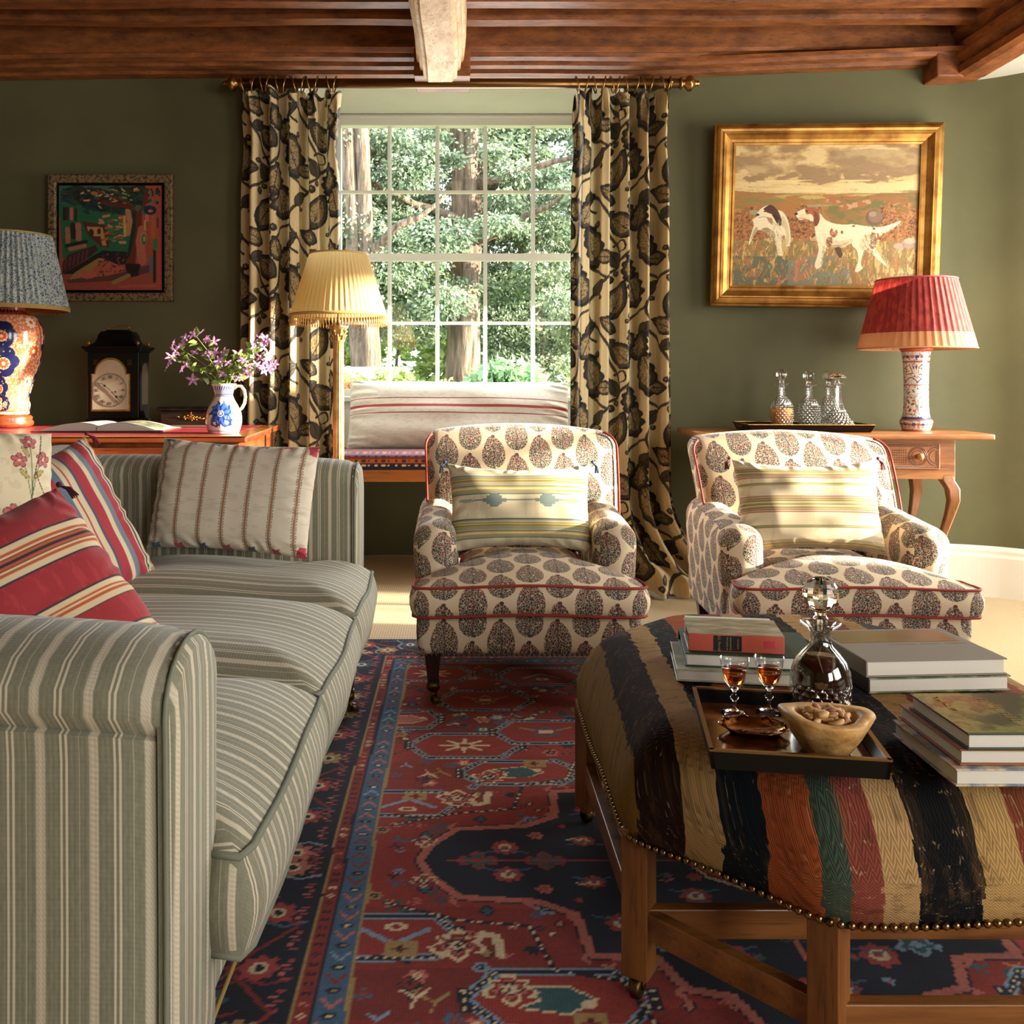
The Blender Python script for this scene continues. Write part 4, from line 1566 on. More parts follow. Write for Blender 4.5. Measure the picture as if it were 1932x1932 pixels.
        for sx in (-1, 1):
            P.rect(u + sx * w_ * 1.0 - .010, u + sx * w_ * 1.0 + .010, v - .03, v + .03, navy)
            for q in range(3): P.ell(u + sx * w_, v - .02 + q * .02, .004, .005, cream)
    # white anchor motif and others from the photo
    u, v = FP(930, 925)
    P.line([(u - .05, v + .035), (u - .045, v - .02), (u - .02, v - .03), (u, v + .01), (u + .02, v - .03), (u + .045, v - .02), (u + .05, v + .035)], .017, cream)
    for z_, s, c, c2 in (((850, 1080), .055, cream, red), ((820, 1360), .055, cream, red)):
        pass
    # navy medallion with pink outline
    med = [FP(1600, 850), FP(1420, 900), FP(1400, 960), FP(1330, 985), FP(1150, 1030), FP(1150, 1100), FP(1050, 1120), FP(880, 1135), FP(800, 1180)]
    med = [(u, abs(v)) for u, v in med]
    med_l = [(0.0, .56), (.13, .52), (.16, .44), (.23, .42), (.26, .34), (.37, .33), (.38, .20), (.45, .155), (.60, .14), (.66, .06), (.68, 0.0)]
    P.poly(med_l + [(.0, -.01)], navy)
    P.line(med_l, .026, navy); P.line(med_l, .018, pink); 
    for q in med_l[1:-1]:
        P.poly([(q[0] + .00, q[1] + .035), (q[0] + .022, q[1] + .012), (q[0] + .035, q[1] + .03), (q[0] + .012, q[1] - .004)], pink)
    # inside the medallion
    for u, v, s in ((.30, .23, .03), (.13, .33, .034), (.50, .055, .03), (.14, .14, .03), (.33, .085, .024), (.03, .42, .028)):
        ros(u, v, s, '#a0403e', cream, 8)
        P.line([(u - s * 1.6, v - s * .8), (u, v - s * .2), (u + s * 1.6, v - s * .8)], .005, blue)
    for u, v in ((.21, .30), (.42, .0), (.07, .24), (.24, .0), (.56, .0)):
        palm(u, v, .045, '#8a3534' if u > .3 else sky_, teal)
    for i in range(60):
        u, v = r.uniform(0, .62), r.uniform(0, .5)
        if u / .64 + v / .56 < .92 and not (u > .40 and v > .12):
            k = r.random(); s = r.uniform(.008, .018); c = r.choice([blue, sky_, '#a0403e', tan, teal, cream, pink])
            if k < .5: P.line([(u - s * 1.3, v - s), (u, v), (u + s * 1.3, v - s * .6)], .005, c)
            else: ros(u, v, s, c, '#a0403e', 6)
    P.line([(.05, 0), (.62, 0)], .006, '#a0403e'); P.line([(0.0, .05), (0, .5)], .006, pink)
    P.poly([(0, .14), (.10, .07), (.13, 0), (0, 0)], red); P.line([(0, .14), (.10, .07), (.13, 0)], .007, cream)
    ros(0, 0, .04, cream, navy)
    # long vines around the medallion
    P.line([(.74, .16), (.60, .22), (.47, .24), (.44, .37), (.33, .40), (.30, .50), (.15, .60), (0, .64)], .009, navy); P.line([(.74, .16), (.60, .22), (.47, .24), (.44, .37), (.33, .40), (.30, .50), (.15, .60), (0, .64)], .003, cream, dash=.018)
    for u, v, s in ((.60, .30, .055), (.52, .42, .05), (.67, .08, .03)):
        palm(u, v, s, cream, red); palm(u, v, s * .8, '#812b24', pink); palm(u, v, s * .45, navy, cream)
    for u, v in ((.70, .31), (.40, .50), (.22, .64)):
        P.rect(u - .028, u + .028, v - .022, v + .022, tan); ros(u, v, .015, red, navy, 4)
    # borders: distance from the field edge
    E = np.maximum(U - 0.775, V - 1.375)
    side = (U - 0.775) > (V - 1.375)
    T = np.where(side, V, U)
    B = Paint(E, T, navy); B.c = P.c
    B.rect(0, .006, -1, 9, tan)
    B.rect(.006, .055, -1, 9, blue)
    for k in range(26):
        t = k * .062 + .02
        B.line([(.014, t - .012), (.03, t + .012), (.046, t - .012)], .006, r.choice([red, pink, '#812b24', sky_]))
        B.ell(.030, t + .031, .012, .008, navy); B.ell(.030, t + .031, .006, .004, cream if k % 2 else tan)
    B.rect(.055, .061, -1, 9, navy); B.rect(.061, .086, -1, 9, '#812b24')
    for k in range(60):
        t = k * .027
        B.ell(.0735, t, .008, .006, r.choice([cream, navy, pink, navy])); B.ell(.0735, t, .0035, .003, red)
    B.rect(.086, .090, -1, 9, tan)
    B.rect(.090, .34, -1, 9, navy)
    B.line([(.12 + .10 * (k % 2), k * .12) for k in range(16)], .008, red)
    B.line([(.30 - .10 * (k % 2), k * .12) for k in range(16)], .007, '#7a4038')
    for k in range(20):
        t = k * .083 + .03
        e = .20 + .035 * (1 if k % 2 else -1)
        c = r.choice([red, pink, '#a0403e', teal, tan])
        for i in range(8):
            a = i * PI / 4
            B.ell(e + .024 * math.cos(a), t + .024 * math.sin(a), .014, .009, c, a)
        B.ell(e, t, .016, .016, cream); B.ell(e, t, .009, .009, navy)
        B.line([(e - .06, t + .03), (e - .02, t + .045), (e + .02, t + .03), (e + .06, t + .05)], .006, r.choice([blue, red, '#a0403e', sky_]))
        for q in range(5): B.ell(.115 + .008 * (q % 2), t - .02 + q * .012, .008, .0035, pink if q % 2 else '#a0403e')
        for q in range(5): B.ell(.285, t - .02 + q * .012, .009, .0035, red if q % 2 else blue)
    B.rect(.335, .36, -1, 9, '#812b24'); B.rect(.36, .40, -1, 9, navy)
    outside = E < 0
    P.c = B.c
    g = 0.86 + 0.28 * np.random.default_rng(2).random(len(X))
    P.c *= g[:, None]
    mb = MB()
    Z = 0.012 + 0.0012 * np.sin(X * 900) * 0
    mb.v = np.stack([X, Y, np.full(len(X), 0.012)], axis=1).tolist()
    k = nx + 1
    J, I = np.meshgrid(np.arange(ny), np.arange(nx), indexing='ij')
    a = (J * k + I).ravel()
    mb.f = np.stack([a, a + 1, a + k + 1, a + k], axis=1).tolist()
    nb = len(mb.f)
    mb.uv = [None] * nb
    me = mb.mesh('pile', mat('wool_rug', lambda: attr('col'), 0.95, bump=lambda: (lambda c: sn(c[0] * 1208.0) + sn(c[1] * 1208.0))(coords()), bstr=0.10, bdist=0.001, sheen=0.1, spec=0.1), False)
    set_colors(me, P.c)
    t = thing('rug', 'red and navy floral medallion rug under the furniture', 'rug', (0, 0, 0))
    obj('pile', me, None, t)
    obj('edge_binding', MB().box(RXL - .004, RXR + .004, RYN - .004, RYF + .004, 0.0, 0.0105), mat('rug_binding', srgb('#4a3a35'), 0.95), t, False)
make_rug()

# ------------------------------------------------------------------ curtains
def jacobean(S_, Z_):
    TW, TH = 0.43, 0.62
    s = np.mod(S_, TW); z = np.mod(Z_, TH)
    P = Paint(s, z, '#c6b083')
    n = vnoise(S_ * 160, Z_ * 6, 31, 2)
    P.fill(n > 0.58, '#bea87b')
    dk, md, inn = '#1e1a16', '#3f382c', '#8d7750'
    net = vnoise(S_ * 210, Z_ * 210, 33, 2)
    class R:      # repeats every shape over the tile edges
        def __getattr__(self, f):
            def g(*a, **k):
                for ox in (-TW, 0, TW):
                    for oz in (-TH, 0, TH):
                        P.x = s - ox; P.y = z - oz
                        getattr(P, f)(*a, **k)
                P.x = s; P.y = z
            return g
    Q = R()
    def leaf(cx, cz, L, w_, ang, scal=0.0, inner=True, bend=0.0):
        L *= 1.25; w_ *= 1.45
        def outline(k, f):
            pts = []
            for i in range(41):
                t = i / 40
                yy = (t - .5) * L * f
                ww = w_ * f * math.sin(PI * min(1, t * 1.02)) ** 0.75 * (1.1 - .5 * t)
                ww += scal * abs(math.sin(t * PI * 4.5)) * w_ * (1 if f > .9 else 0.4)
                pts.append((ww + bend * math.sin(PI * t), yy))
            pl = pts + [(-(a - 2 * bend * math.sin(PI * j / 40)), b) for j, (a, b) in reversed(list(enumerate(pts)))]
            ca, sa = math.cos(ang), math.sin(ang)
            return [(cx + a * ca - b * sa, cz + a * sa + b * ca) for a, b in pl]
        Q.poly(outline(0, 1.0), dk)
        Q.poly(outline(0, 0.86), md)
        if inner:
            for ox in (-TW, 0, TW):
                for oz in (-TH, 0, TH):
                    P.x = s - ox; P.y = z - oz
                    before = P.c.copy()
                    P.poly(outline(0, 0.66), inn)
                    ch = np.any(P.c != before, axis=1)
                    P.fill(ch & (np.abs(net - .5) < .035), dk)
                    P.fill(ch & (net > .66), '#a58e62')
            P.x = s; P.y = z
        ca, sa = math.cos(ang), math.sin(ang)
        Q.line([(cx + L * .48 * sa, cz - L * .48 * ca), (cx + bend * ca, cz + bend * sa), (cx - L * .42 * sa, cz + L * .42 * ca)], .004, dk)
    def vine(pts, w1=.014):
        sm = catmull(pts, 6)
        Q.line(sm, w1, dk); Q.line(sm, w1 * .45, md)
    vine([(.20, -.02), (.10, .12), (.22, .26), (.34, .34), (.28, .48), (.20, .60)])
    vine([(.22, .26), (.10, .34), (.05, .46)], .014)
    vine([(.34, .34), (.42, .42), (.44, .55)], .014)
    vine([(.10, .12), (.02, .08), (-.03, .0)], .012)
    leaf(.12, .43, .20, .052, .35, .22)
    leaf(.32, .16, .17, .050, -.5, .0)
    leaf(.02, .22, .16, .045, .2, .30)
    leaf(.34, .52, .15, .048, .9, .0)
    leaf(.20, .36, .10, .028, 1.6, 0, True)
    leaf(.41, .31, .13, .038, -.15, .25)
    leaf(.24, .04, .12, .034, 1.1, 0, True)
    leaf(.10, .02, .10, .028, -.9, 0, False)
    leaf(.06, .56, .12, .036, -.4, .3)
    leaf(.30, .36, .085, .026, .5, 0, False)
    leaf(.17, .22, .08, .024, -.7, 0, False)
    leaf(.42, .60, .10, .030, .3, .2, True)
    leaf(.27, .57, .07, .022, -1.0, 0, False)
    for a, b, rr in ((.28, .26, .020), (.31, .285, .014), (.16, .52, .016), (.40, .08, .018), (.38, .055, .012), (.18, .17, .013), (.26, .40, .014)):
        Q.ell(a, b, rr, rr, dk); Q.ell(a - rr * .1, b + rr * .1, rr * .6, rr * .6, md); Q.ell(a - rr * .2, b + rr * .2, rr * .25, rr * .25, inn)
    for pts in ([(.40, .20), (.43, .24), (.40, .27), (.37, .25)], [(.15, .58), (.11, .61), (.13, .65), (.17, .64)], [(.30, .42), (.36, .44), (.37, .40), (.34, .385)]):
        Q.line(catmull(pts, 5), (.012, .005), dk)
    return P.c

M_curtain = mat('jacobean_curtain', lambda: attr('col'), 0.82, translucent=0.12, sheen=0.1)
M_hook = M_brass


def make_curtain(label, x0, x1, folds, seed, flare, s_len=0.80, phase=0.0, tuck=0.0):
    t = thing('curtain', label, 'curtain', ((x0 + x1) / 2, 4.54, 0), group='patterned curtains at the window')
    nx, nz = 330, 560
    H = 2.375
    mid = (x0 + x1) / 2
    us = np.linspace(0, 1, nx + 1); vs = np.linspace(0, 1, nz + 1)
    Uu, Vv = np.meshgrid(us, vs); Uu = Uu.ravel(); Vv = Vv.ravel()
    r = np.random.default_rng(seed)
    # cloth gathered in pencil pleats at the head that open to fewer deep folds
    zz = Vv * H
    top = np.clip((zz - 2.20) / 0.12, 0, 1)
    ph = phase + 0.5 * np.sin(Vv * 2.6 + seed) * (1 - Vv) + 0.18 * np.sin(Vv * 6 + seed * 2)
    w1 = np.sin(2 * PI * folds * Uu + ph) ; w2 = np.sin(2 * PI * folds * 2.1 * Uu + 1.3 + ph * 1.7 + seed)
    w3 = np.sin(2 * PI * folds * 3.4 * Uu + 0.4)
    amp = 0.052 + 0.012 * np.sin(Vv * 5 + seed)
    y = amp * (w1 * (1 - 0.35 * top) + 0.28 * w2) + 0.012 * top * w3
    x = x0 - mid + (x1 - x0) * (Uu - 0.012 * np.sin(4 * PI * folds * Uu + 2 * ph))
    # waist in slightly under the heading, spread at the hem
    x = x * (1.0 - 0.05 * np.exp(-((zz - 2.12) / 0.12) ** 2) + 0.05 * (1 - Vv))
    head = zz > 2.255
    y = y + np.where(head, 0.010 * np.sin(Uu * 90), 0)
    frill = np.clip((zz - 2.28) / 0.09, 0, 1)
    y = y - 0.026 * frill * np.sin(Uu * 60 + seed)
    x = x + 0.010 * frill * np.cos(Uu * 70)
    z = zz + 0.018 * frill * np.sin(Uu * 45)
    if flare:
        k = np.clip((0.50 - zz) / 0.50, 0, 1)
        x = x + flare * k ** 2.0 * (0.25 + 0.75 * Uu)
        y = y - 0.10 * k ** 2.2 * (1 + 0.3 * np.sin(Uu * 14))
        lump = np.clip((0.16 - zz) / 0.16, 0, 1)
        z = np.maximum(0.012, z + 0.05 * lump * (np.sin(Uu * 19 + zz * 30) * .5 + .5))
        y = y - 0.10 * lump * np.sin(Uu * 11 + 1) ** 2
        x = x + 0.05 * lump * np.sin(Uu * 9 + zz * 20)
    else:
        z = np.maximum(0.01, z)
    mb = MB()
    mb.v = np.stack([x, y, z], axis=1).tolist()
    k = nx + 1
    J, I = np.meshgrid(np.arange(nz), np.arange(nx), indexing='ij')
    a = (J * k + I).ravel()
    mb.f = np.stack([a, a + 1, a + k + 1, a + k], axis=1).tolist()
    mb.uv = [None] * len(mb.f)
    me = mb.mesh('drape', M_curtain, True)
    set_colors(me, jacobean(Uu * s_len + seed * 0.13, zz + seed * 0.21))
    obj('drape', me, None, t)
    n = 12
    rr = random.Random(seed)
    for i in range(n):
        xx = x0 - mid + (x1 - x0) * (i + 0.5) / n + rr.uniform(-0.010, 0.010)
        pts = []
        for q in range(20):
            b = 2 * PI * q / 20
            pts.append((xx + 0.006 * math.sin(b) * (1 if i % 2 else -1) * 1.5, -0.03 + 0.036 * math.cos(b), 2.403 + 0.038 * math.sin(b)))
        obj('curtain_ring', MB().tube(pts, 0.0035, 6, closed=True), M_brass, t)
    return t

make_curtain('left leaf patterned cream and charcoal curtain, behind the gilt floor lamp', -1.035, -0.565, 5, 1, 0.0, phase=0.3)
make_curtain('right leaf patterned curtain pooling on the carpet between the armchairs', 0.545, 1.01, 5, 3, 0.30, phase=1.4)
# pole
t = thing('curtain_pole', 'long brass curtain pole with turned finials under the beam', 'curtain pole', (0, 4.52, 2.413))
RY90 = Matrix.Rotation(PI / 2, 4, 'Y')
obj('pole', MB().lathe([(0.0, -1.03), (0.023, -1.03), (0.023, 1.05), (0.0, 1.05)], 24, M=RY90), mat('bronze_pole', srgb('#6b4d2c'), 0.35, metal=0.9), t)
fin = [(0.0, 0.0), (0.026, 0.0), (0.030, 0.008), (0.020, 0.014), (0.017, 0.024), (0.034, 0.036), (0.040, 0.048), (0.034, 0.058), (0.018, 0.070), (0.012, 0.082), (0.014, 0.088), (0.0, 0.098)]
obj('finial', MB().lathe(fin, 24, M=Matrix.Translation((1.045, 0, 0)) @ RY90), M_brass, t)
obj('finial', MB().lathe(fin, 24, M=Matrix.Translation((-1.025, 0, 0)) @ Matrix.Rotation(-PI / 2, 4, 'Y')), M_brass, t)
for x in (-0.98, 1.0):
    mb = MB().box(x - 0.012, x + 0.012, 0.0, 0.153, -0.012, 0.012)
    mb.ball((x, -0.026, 0.0), 0.010, 10, 8)
    mb.tube([(x, 0.028 * math.cos(a), 0.028 * math.sin(a)) for a in [2 * PI * i / 16 for i in range(16)]], 0.004, 6, closed=True)
    obj('bracket', mb, M_brass, t)

# ------------------------------------------------------------------ window seat
M_orange = wood('orange_oak', srgb('#8c4a1c'), srgb('#b8702f'), 0, 0.8, 0.4, 0.3)
t = thing('window_bench', 'orange oak bench with a patterned woven seat in the window recess', 'bench', (0.01, 5.15, 0))
obj('rail', MB().box(-0.785, 0.785, -0.30, -0.27, 0.490, 0.553), M_orange, t, False, 0.003)
obj('rail', MB().box(-0.785, 0.785, 0.27, 0.30, 0.490, 0.553), M_orange, t, False, 0.003)
obj('seat_board', MB().box(-0.785, 0.785, -0.27, 0.30, 0.535, 0.553), M_orange, t, False)
for x in (-0.76, 0.76):
    for y in (-0.28, 0.28):
        obj('leg', MB().box(x - 0.024, x + 0.024, y - 0.022, y + 0.022, 0, 0.50), M_orange, t, False, 0.003)
def kilim_seat():
    def d(p):
        return p
    mb, X, Y = painted_grid(420, 110, 1.56, 0.30)
    # path over the cushion: front face then top
    P = Paint(X, Y, '#54232a')
    navy, red, org, crm = '#1d2138', '#7d2a2b', '#b5602f', '#cdb690'
    for i, (a, b, c) in enumerate(((0, .012, navy), (.012, .030, '#20213a'), (.030, .034, red), (.034, .054, '#b0642c'), (.054, .058, red), (.058, .078, '#7d2a2b'), (.078, .082, navy), (.082, .10, '#3a3f5c'), (.10, .13, '#6b2a30'), (.13, .16, navy), (.16, .20, '#8a3030'))):
        P.rect(-9, 9, a, b, c)
    k = 0
    x = -0.78
    while x < 0.78:
        for yy, c, hh in ((.021, crm, .006), (.044, '#2a2a40', .006), (.068, navy, .006), (.090, '#8f4a4a', .005), (.115, org, .008), (.145, crm, .008)):
            w_ = 0.010 + 0.008 * ((k * 7) % 3)
            P.rect(x, x + w_, yy - hh / 2, yy + hh / 2, c)
            P.rect(x + .004, x + w_ - .004, yy - hh / 2 - .003, yy + hh / 2 + .003, c)
        x += 0.034; k += 1
    v = []
    for xx, s in zip(X, Y):
        R = 0.022; h = 0.075
        if s < h - R: p = (xx, 0.0, s)
        elif s < h - R + R * PI / 2:
            a = (s - (h - R)) / R; p = (xx, R - R * math.cos(a), h - R + R * math.sin(a))
        else: p = (xx, R + (s - (h - R) - R * PI / 2), h + 0.012 * math.sin(min(1, (s - h) / .2) * 1.5))
        v.append(p)
    mb.v = v
    return mb, P
mb, P = kilim_seat()
me = mb.mesh('seat_cushion', M_cloth, True); set_colors(me, P.c)
sc_ = obj('seat_cushion', me, None, t, M=Matrix.Translation((0, -0.305, 0.5535)))
obj('cushion_body', MB().rbox(1.55, 0.56, 0.07, 0.02, (6, 6, 2), (0, 0.0, 0.590)), mat('dark_red_wool', srgb('#5a2428'), 0.9), t)


def p_bolster(X, Y, w_, h_):
    P = Paint(X, Y, '#d3cabb')
    n = vnoise(X * 50, Y * 160, 12, 2)
    P.fill(n > 0.6, '#c9bfae')
    for y, hh, c in ((.072, .0045, '#8f3a3c'), (.028, .0125, '#a33b38'), (-.014, .0045, '#8f3a3c')):
        P.rect(-9, 9, y - hh / 2 * 1.2, y + hh / 2 * 1.2, c)
    return P
c = cushion('long natural linen bolster with red stripes propped on the window bench', 1.22, 0.40, 0.17, p_bolster, (0.0, 5.26, 0.815), (0, 0, 0), 240, 130, pinch=0.04, seed=9, name='bolster_cushion', category='cushion')
place_cushion(c, math.radians(22), 0, math.radians(0.6))

# ------------------------------------------------------------------ ottoman
OT = [(0.50, 1.29), (0.87, 1.29), (1.09, 1.53), (1.09, 2.14), (0.87, 2.36), (0.50, 2.36), (0.28, 2.14), (0.28, 1.53)]
OC = Vector((0.685, 1.825))
def ott_col():
    x, y, z = coords()
    u3 = vec(x, y, z)
    wob = (noise(vec(x * 3.0, y * 5.0, z * 3.0), 6.0, 2.0) - 0.5) * 0.012
    q = fl((y - z) * 120.0) / 120.0
    jag = (noise(vec(x * 4.0, q * 9.0), 5.0, 1.0) - 0.5) * 0.022
    s = x + wob - 0.022 - (y + 0.45) * 0.05
    st = [(-.02, '#8a6a34'), (.250, '#2a1812'), (.312, '#b3905f'), (.358, '#121c24'), (.410, '#a2502b'), (.470, '#3c4a3e'), (.502, '#7d3d32'), (.545, '#ae8b5e'), (.592, '#0c0e11'), (.678, '#b08c58'), (.735, '#7c3f2b'), (.80, '#9c7843'), (.84, '#2d3a3a'), (.90, '#8a4630'), (.96, '#a98754'), (1.01, '#1b2226'), (1.07, '#7c3f2b')]
    lo, hi = -0.02 - 0.685, 1.2 - 0.685
    base = ramp((s + 0.0 - lo) / (hi - lo), [((a - 0.685 - lo) / (hi - lo), srgb(c)) for a, c in st], True)
    base2 = ramp((s + jag - lo) / (hi - lo), [((a - 0.685 - lo) / (hi - lo), srgb(c)) for a, c in st], True)
    big = smooth(noise(vec(x * 2.0, q * 3.0), 4.0, 2.0), 0.50, 0.52)
    c = mix(big, base, base2)
    c = mix(smooth(noise(vec(x * 7.0, (y - z) * 3.0), 5.0, 5.0, 0.7), 0.48, 0.70) * 0.55, c, mix(0.5, c, srgb('#8f6b45')))
    c = mix(smooth(noise(vec(x * 5.0, (y - z) * 12.0 + 7.0), 5.0, 4.0, 0.7), 0.5, 0.68) * 0.5, c, srgb('#2a1c16'))
    hb = sn((y - z) * 1400.0 + ab(fr(x * 80.0) - 0.5) * 17.0)
    wear = smooth(noise(vec(x * 9.0, (y - z) * 30.0), 6.0, 4.0, 0.7), 0.57, 0.66)
    c = mix(wear * smooth(hb, -0.2, 0.5) * 0.55, c, srgb('#b79f74'))
    c = mix(smooth(hb, 0.1, -0.9) * 0.32, c, (0.012, 0.010, 0.009))
    return c
def ott_bump():
    x, y, z = coords()
    return sn((y - z) * 1400.0 + ab(fr(x * 80.0) - 0.5) * 17.0) + noise(vec(x, y, z), 8.0, 3.0) * 2.0
M_ott = mat('kilim_upholstery', ott_col, 0.92, bump=ott_bump, bstr=0.3, bdist=0.0015, spec=0.15)
M_oak = wood('warm_oak', srgb('#5d3216'), srgb('#96602c'), 2, 1.0, 0.42, 0.25)
M_oakx = wood('warm_oak_x', srgb('#5d3216'), srgb('#96602c'), 0, 1.0, 0.42, 0.25)
t = thing('ottoman', 'large octagonal ottoman in striped kilim with brass nails and oak stretchers', 'ottoman', (OC.x, OC.y, 0))
ol = densify([(x - OC.x, y - OC.y) for x, y in OT], 0.02)
# soften corners
for _ in range(4):
    ol = [tuple((Vector(ol[i - 1]) + Vector(ol[i]) * 2 + Vector(ol[(i + 1) % len(ol)])) / 4) for i in range(len(ol))]
n = len(ol)
lv = [(1.035, .272), (1.047, .30), (1.05, .335), (1.03, .357), (1.0, .382), (.97, .403), (.93, .423), (.88, .440), (.80, .4505)] + [(k, .4525 + .003 * (1 - (k / .80) ** 2)) for k in (.70, .60, .48, .36, .24, .12, .02)]
mb = MB()
for k, z in lv:
    for x, y in ol:
        dz = 0.004 * math.sin(math.atan2(y, x) * 8) if z < .29 else 0
        mb.v.append((x * k, y * k, z + dz)); mb.col.append((1, 1, 1))
for k in range(len(lv) - 1):
    for i in range(n):
        j = (i + 1) % n
        mb.f.append((k * n + i, k * n + j, (k + 1) * n + j, (k + 1) * n + i)); mb.uv.append(None)
mb.f.append(tuple((len(lv) - 1) * n + i for i in range(n))); mb.uv.append(None)
mb.f.append(tuple(reversed(range(n)))); mb.uv.append(None)
obj('upholstery', mb, M_ott, t)
mb = MB()
per = sum((Vector(ol[i]) - Vector(ol[i - 1])).length for i in range(n))
cnt = int(per / 0.0132); acc = 0.0; i = 0
pos = 0.0; target = 0.0
for i in range(n):
    a = Vector(ol[i]); b = Vector(ol[(i + 1) % n]); L = (b - a).length
    while target < pos + L:
        q = a.lerp(b, (target - pos) / L) * 1.043
        th = math.atan2(q.y, q.x)
        mb.ball((q.x, q.y, 0.279 + 0.004 * math.sin(th * 8)), 0.0056, 8, 6)
        target += per / cnt
    pos += L
nl = obj('nail_trim', mb, mat('antique_nails', srgb('#8c7350'), 0.28, metal=1.0), t)
nl['kind'] = 'stuff'
legs = []
for i, (x, y) in enumerate(OT):
    d = Vector((x, y)) - OC
    ang = math.atan2(d.y, d.x)
    p = Vector((x, y)) - OC - d.normalized() * 0.012
    mb = MB().box(-0.022, 0.022, -0.022, 0.022, 0.048, 0.285)
    R = Matrix.Translation((p.x, p.y, 0)) @ Matrix.Rotation(ang + (0.39 if i % 2 else -0.39), 4, 'Z')
    l = obj('leg', mb, M_oak, t, False, 0.002, M=R)
    a, b = MB(), MB()
    a.lathe([(0.0, -0.009), (0.013, -0.009), (0.017, -0.006), (0.017, 0.006), (0.013, 0.009), (0.0, 0.009)], 18, M=Matrix.Translation((0.008, 0, 0.0295)) @ Matrix.Rotation(PI / 2, 4, 'X'))
    b.box(-0.014, 0.014, -0.014, 0.014, 0.044, 0.050)
    for s in (-1, 1): b.beam((0, s * 0.011, 0.046), (0.008, s * 0.011, 0.028), 0.003, 0.014)
    obj('caster', b, M_dkbrass, l); obj('caster_wheel', a, M_dkbrass, l)
    legs.append(p)
for i in range(8):
    a, b = legs[i], legs[(i + 1) % 8]
    obj('stretcher', MB().beam((a.x, a.y, 0.135), (b.x, b.y, 0.135), 0.022, 0.044), M_oakx, t, False, 0.002)
for y_ in (1.53, 2.14):
    obj('cross_stretcher', MB().beam((0.30 - OC.x, y_ - OC.y, 0.135), (1.07 - OC.x, y_ - OC.y, 0.135), 0.022, 0.048), M_oakx, t, False, 0.002)
OTOP = 0.4565
# ------------------------------------------------------------------ shared small materials
M_gold = mat('gilt', lambda: ramp(noise(vec(*coords()), 30.0, 4.0), [(0.3, srgb('#8a5f2c')), (0.7, srgb('#d0a050'))]), 0.34, metal=0.85)
M_black = mat('ebonised_black', srgb('#080707'), 0.30, spec=0.3)
M_paper = mat('book_pages', lambda: mix(smooth(sn(coords()[2] * 5200.0), -0.2, 0.6) * 0.35, srgb('#dcd6cb'), srgb('#9f988c')), 0.8)
M_glass = mat('clear_glass', (1, 1, 1), 0.015, trans=1.0, ior=1.48)


def thin_glass(name, cut=0.0, zlim=None, tint=(0.97, 0.985, 0.98), fres=1.6):
    """wall of a hollow glass vessel: clear, with sharp reflections broken up by the cutting"""
    global NT
    m = bpy.data.materials.new(name)
    m.use_nodes = True
    NT = m.node_tree; N = NT.nodes; L = NT.links
    N.clear()
    o = N.new('ShaderNodeOutputMaterial'); x = N.new('ShaderNodeMixShader'); t = N.new('ShaderNodeBsdfTransparent')
    t.inputs[0].default_value = (*tint, 1)
    g = N.new('ShaderNodeBsdfGlossy'); g.inputs['Roughness'].default_value = 0.05
    f = N.new('ShaderNodeLayerWeight'); f.inputs[0].default_value = 0.5
    fq = N.new('ShaderNodeMath'); fq.operation = 'POWER'; fq.inputs[1].default_value = 2.5; L.new(f.outputs['Facing'], fq.inputs[0])
    fm = N.new('ShaderNodeMath'); fm.operation = 'MULTIPLY_ADD'; fm.inputs[1].default_value = 0.6; fm.inputs[2].default_value = 0.05 if not cut else 0.13; L.new(fq.outputs[0], fm.inputs[0])
    if cut:
        cx, cy, cz = coords()
        a = mth('ARCTAN2', cy, cx) * 9.0
        h = ab(sn(a + cz * 150.0)) * ab(sn(a - cz * 150.0))
        if zlim: h = h * (cz < zlim)
        b = N.new('ShaderNodeBump'); b.inputs['Strength'].default_value = cut; b.inputs['Distance'].default_value = 0.006
        put(h, b.inputs['Height'])
        L.new(b.outputs[0], g.inputs['Normal']); L.new(b.outputs[0], f.inputs['Normal'])
        put(mix(smooth(h, 0.25, 0.0) * 0.45, (0.97, 0.985, 0.98), (0.62, 0.64, 0.62)), t.inputs[0])
    L.new(fm.outputs[0], x.inputs[0]); L.new(t.outputs[0], x.inputs[1]); L.new(g.outputs[0], x.inputs[2]); L.new(x.outputs[0], o.inputs[0])
    return m
M_thin = thin_glass('thin_glass')
M_crystal = thin_glass('cut_crystal', 0.8)
M_crystal_low = thin_glass('cut_crystal_low', 0.8, 0.048)
M_mah = wood('red_mahogany', srgb('#4c1d0d'), srgb('#8a4422'), 0, 0.9, 0.3, 0.4)
M_mahy = wood('red_mahogany_y', srgb('#5a2410'), srgb('#9a5228'), 1, 0.9, 0.3, 0.4)
M_walnut = wood('pale_walnut', srgb('#6b3f1f'), srgb('#a8703c'), 0, 0.9, 0.4, 0.3)
M_walnutz = wood('pale_walnut_z', srgb('#5b3219'), srgb('#94602f'), 2, 0.9, 0.4, 0.3)


def text_mesh(s, size, depth=0.0004, align='CENTER'):
    cu = bpy.data.curves.new('lettering', 'FONT')
    cu.body = s; cu.size = size; cu.extrude = depth
    cu.align_x = align; cu.align_y = 'CENTER'
    o = bpy.data.objects.new('lettering', cu)
    COL.objects.link(o)
    dg = bpy.context.evaluated_depsgraph_get()
    me = bpy.data.meshes.new_from_object(o.evaluated_get(dg))
    bpy.data.objects.remove(o)
    return me


def lettering(s, size, m, parent, M, name='lettering', align='CENTER'):
    me = text_mesh(s, size, align=align)
    me.materials.clear(); me.materials.append(m)
    return obj(name, me, None, parent, M=M)

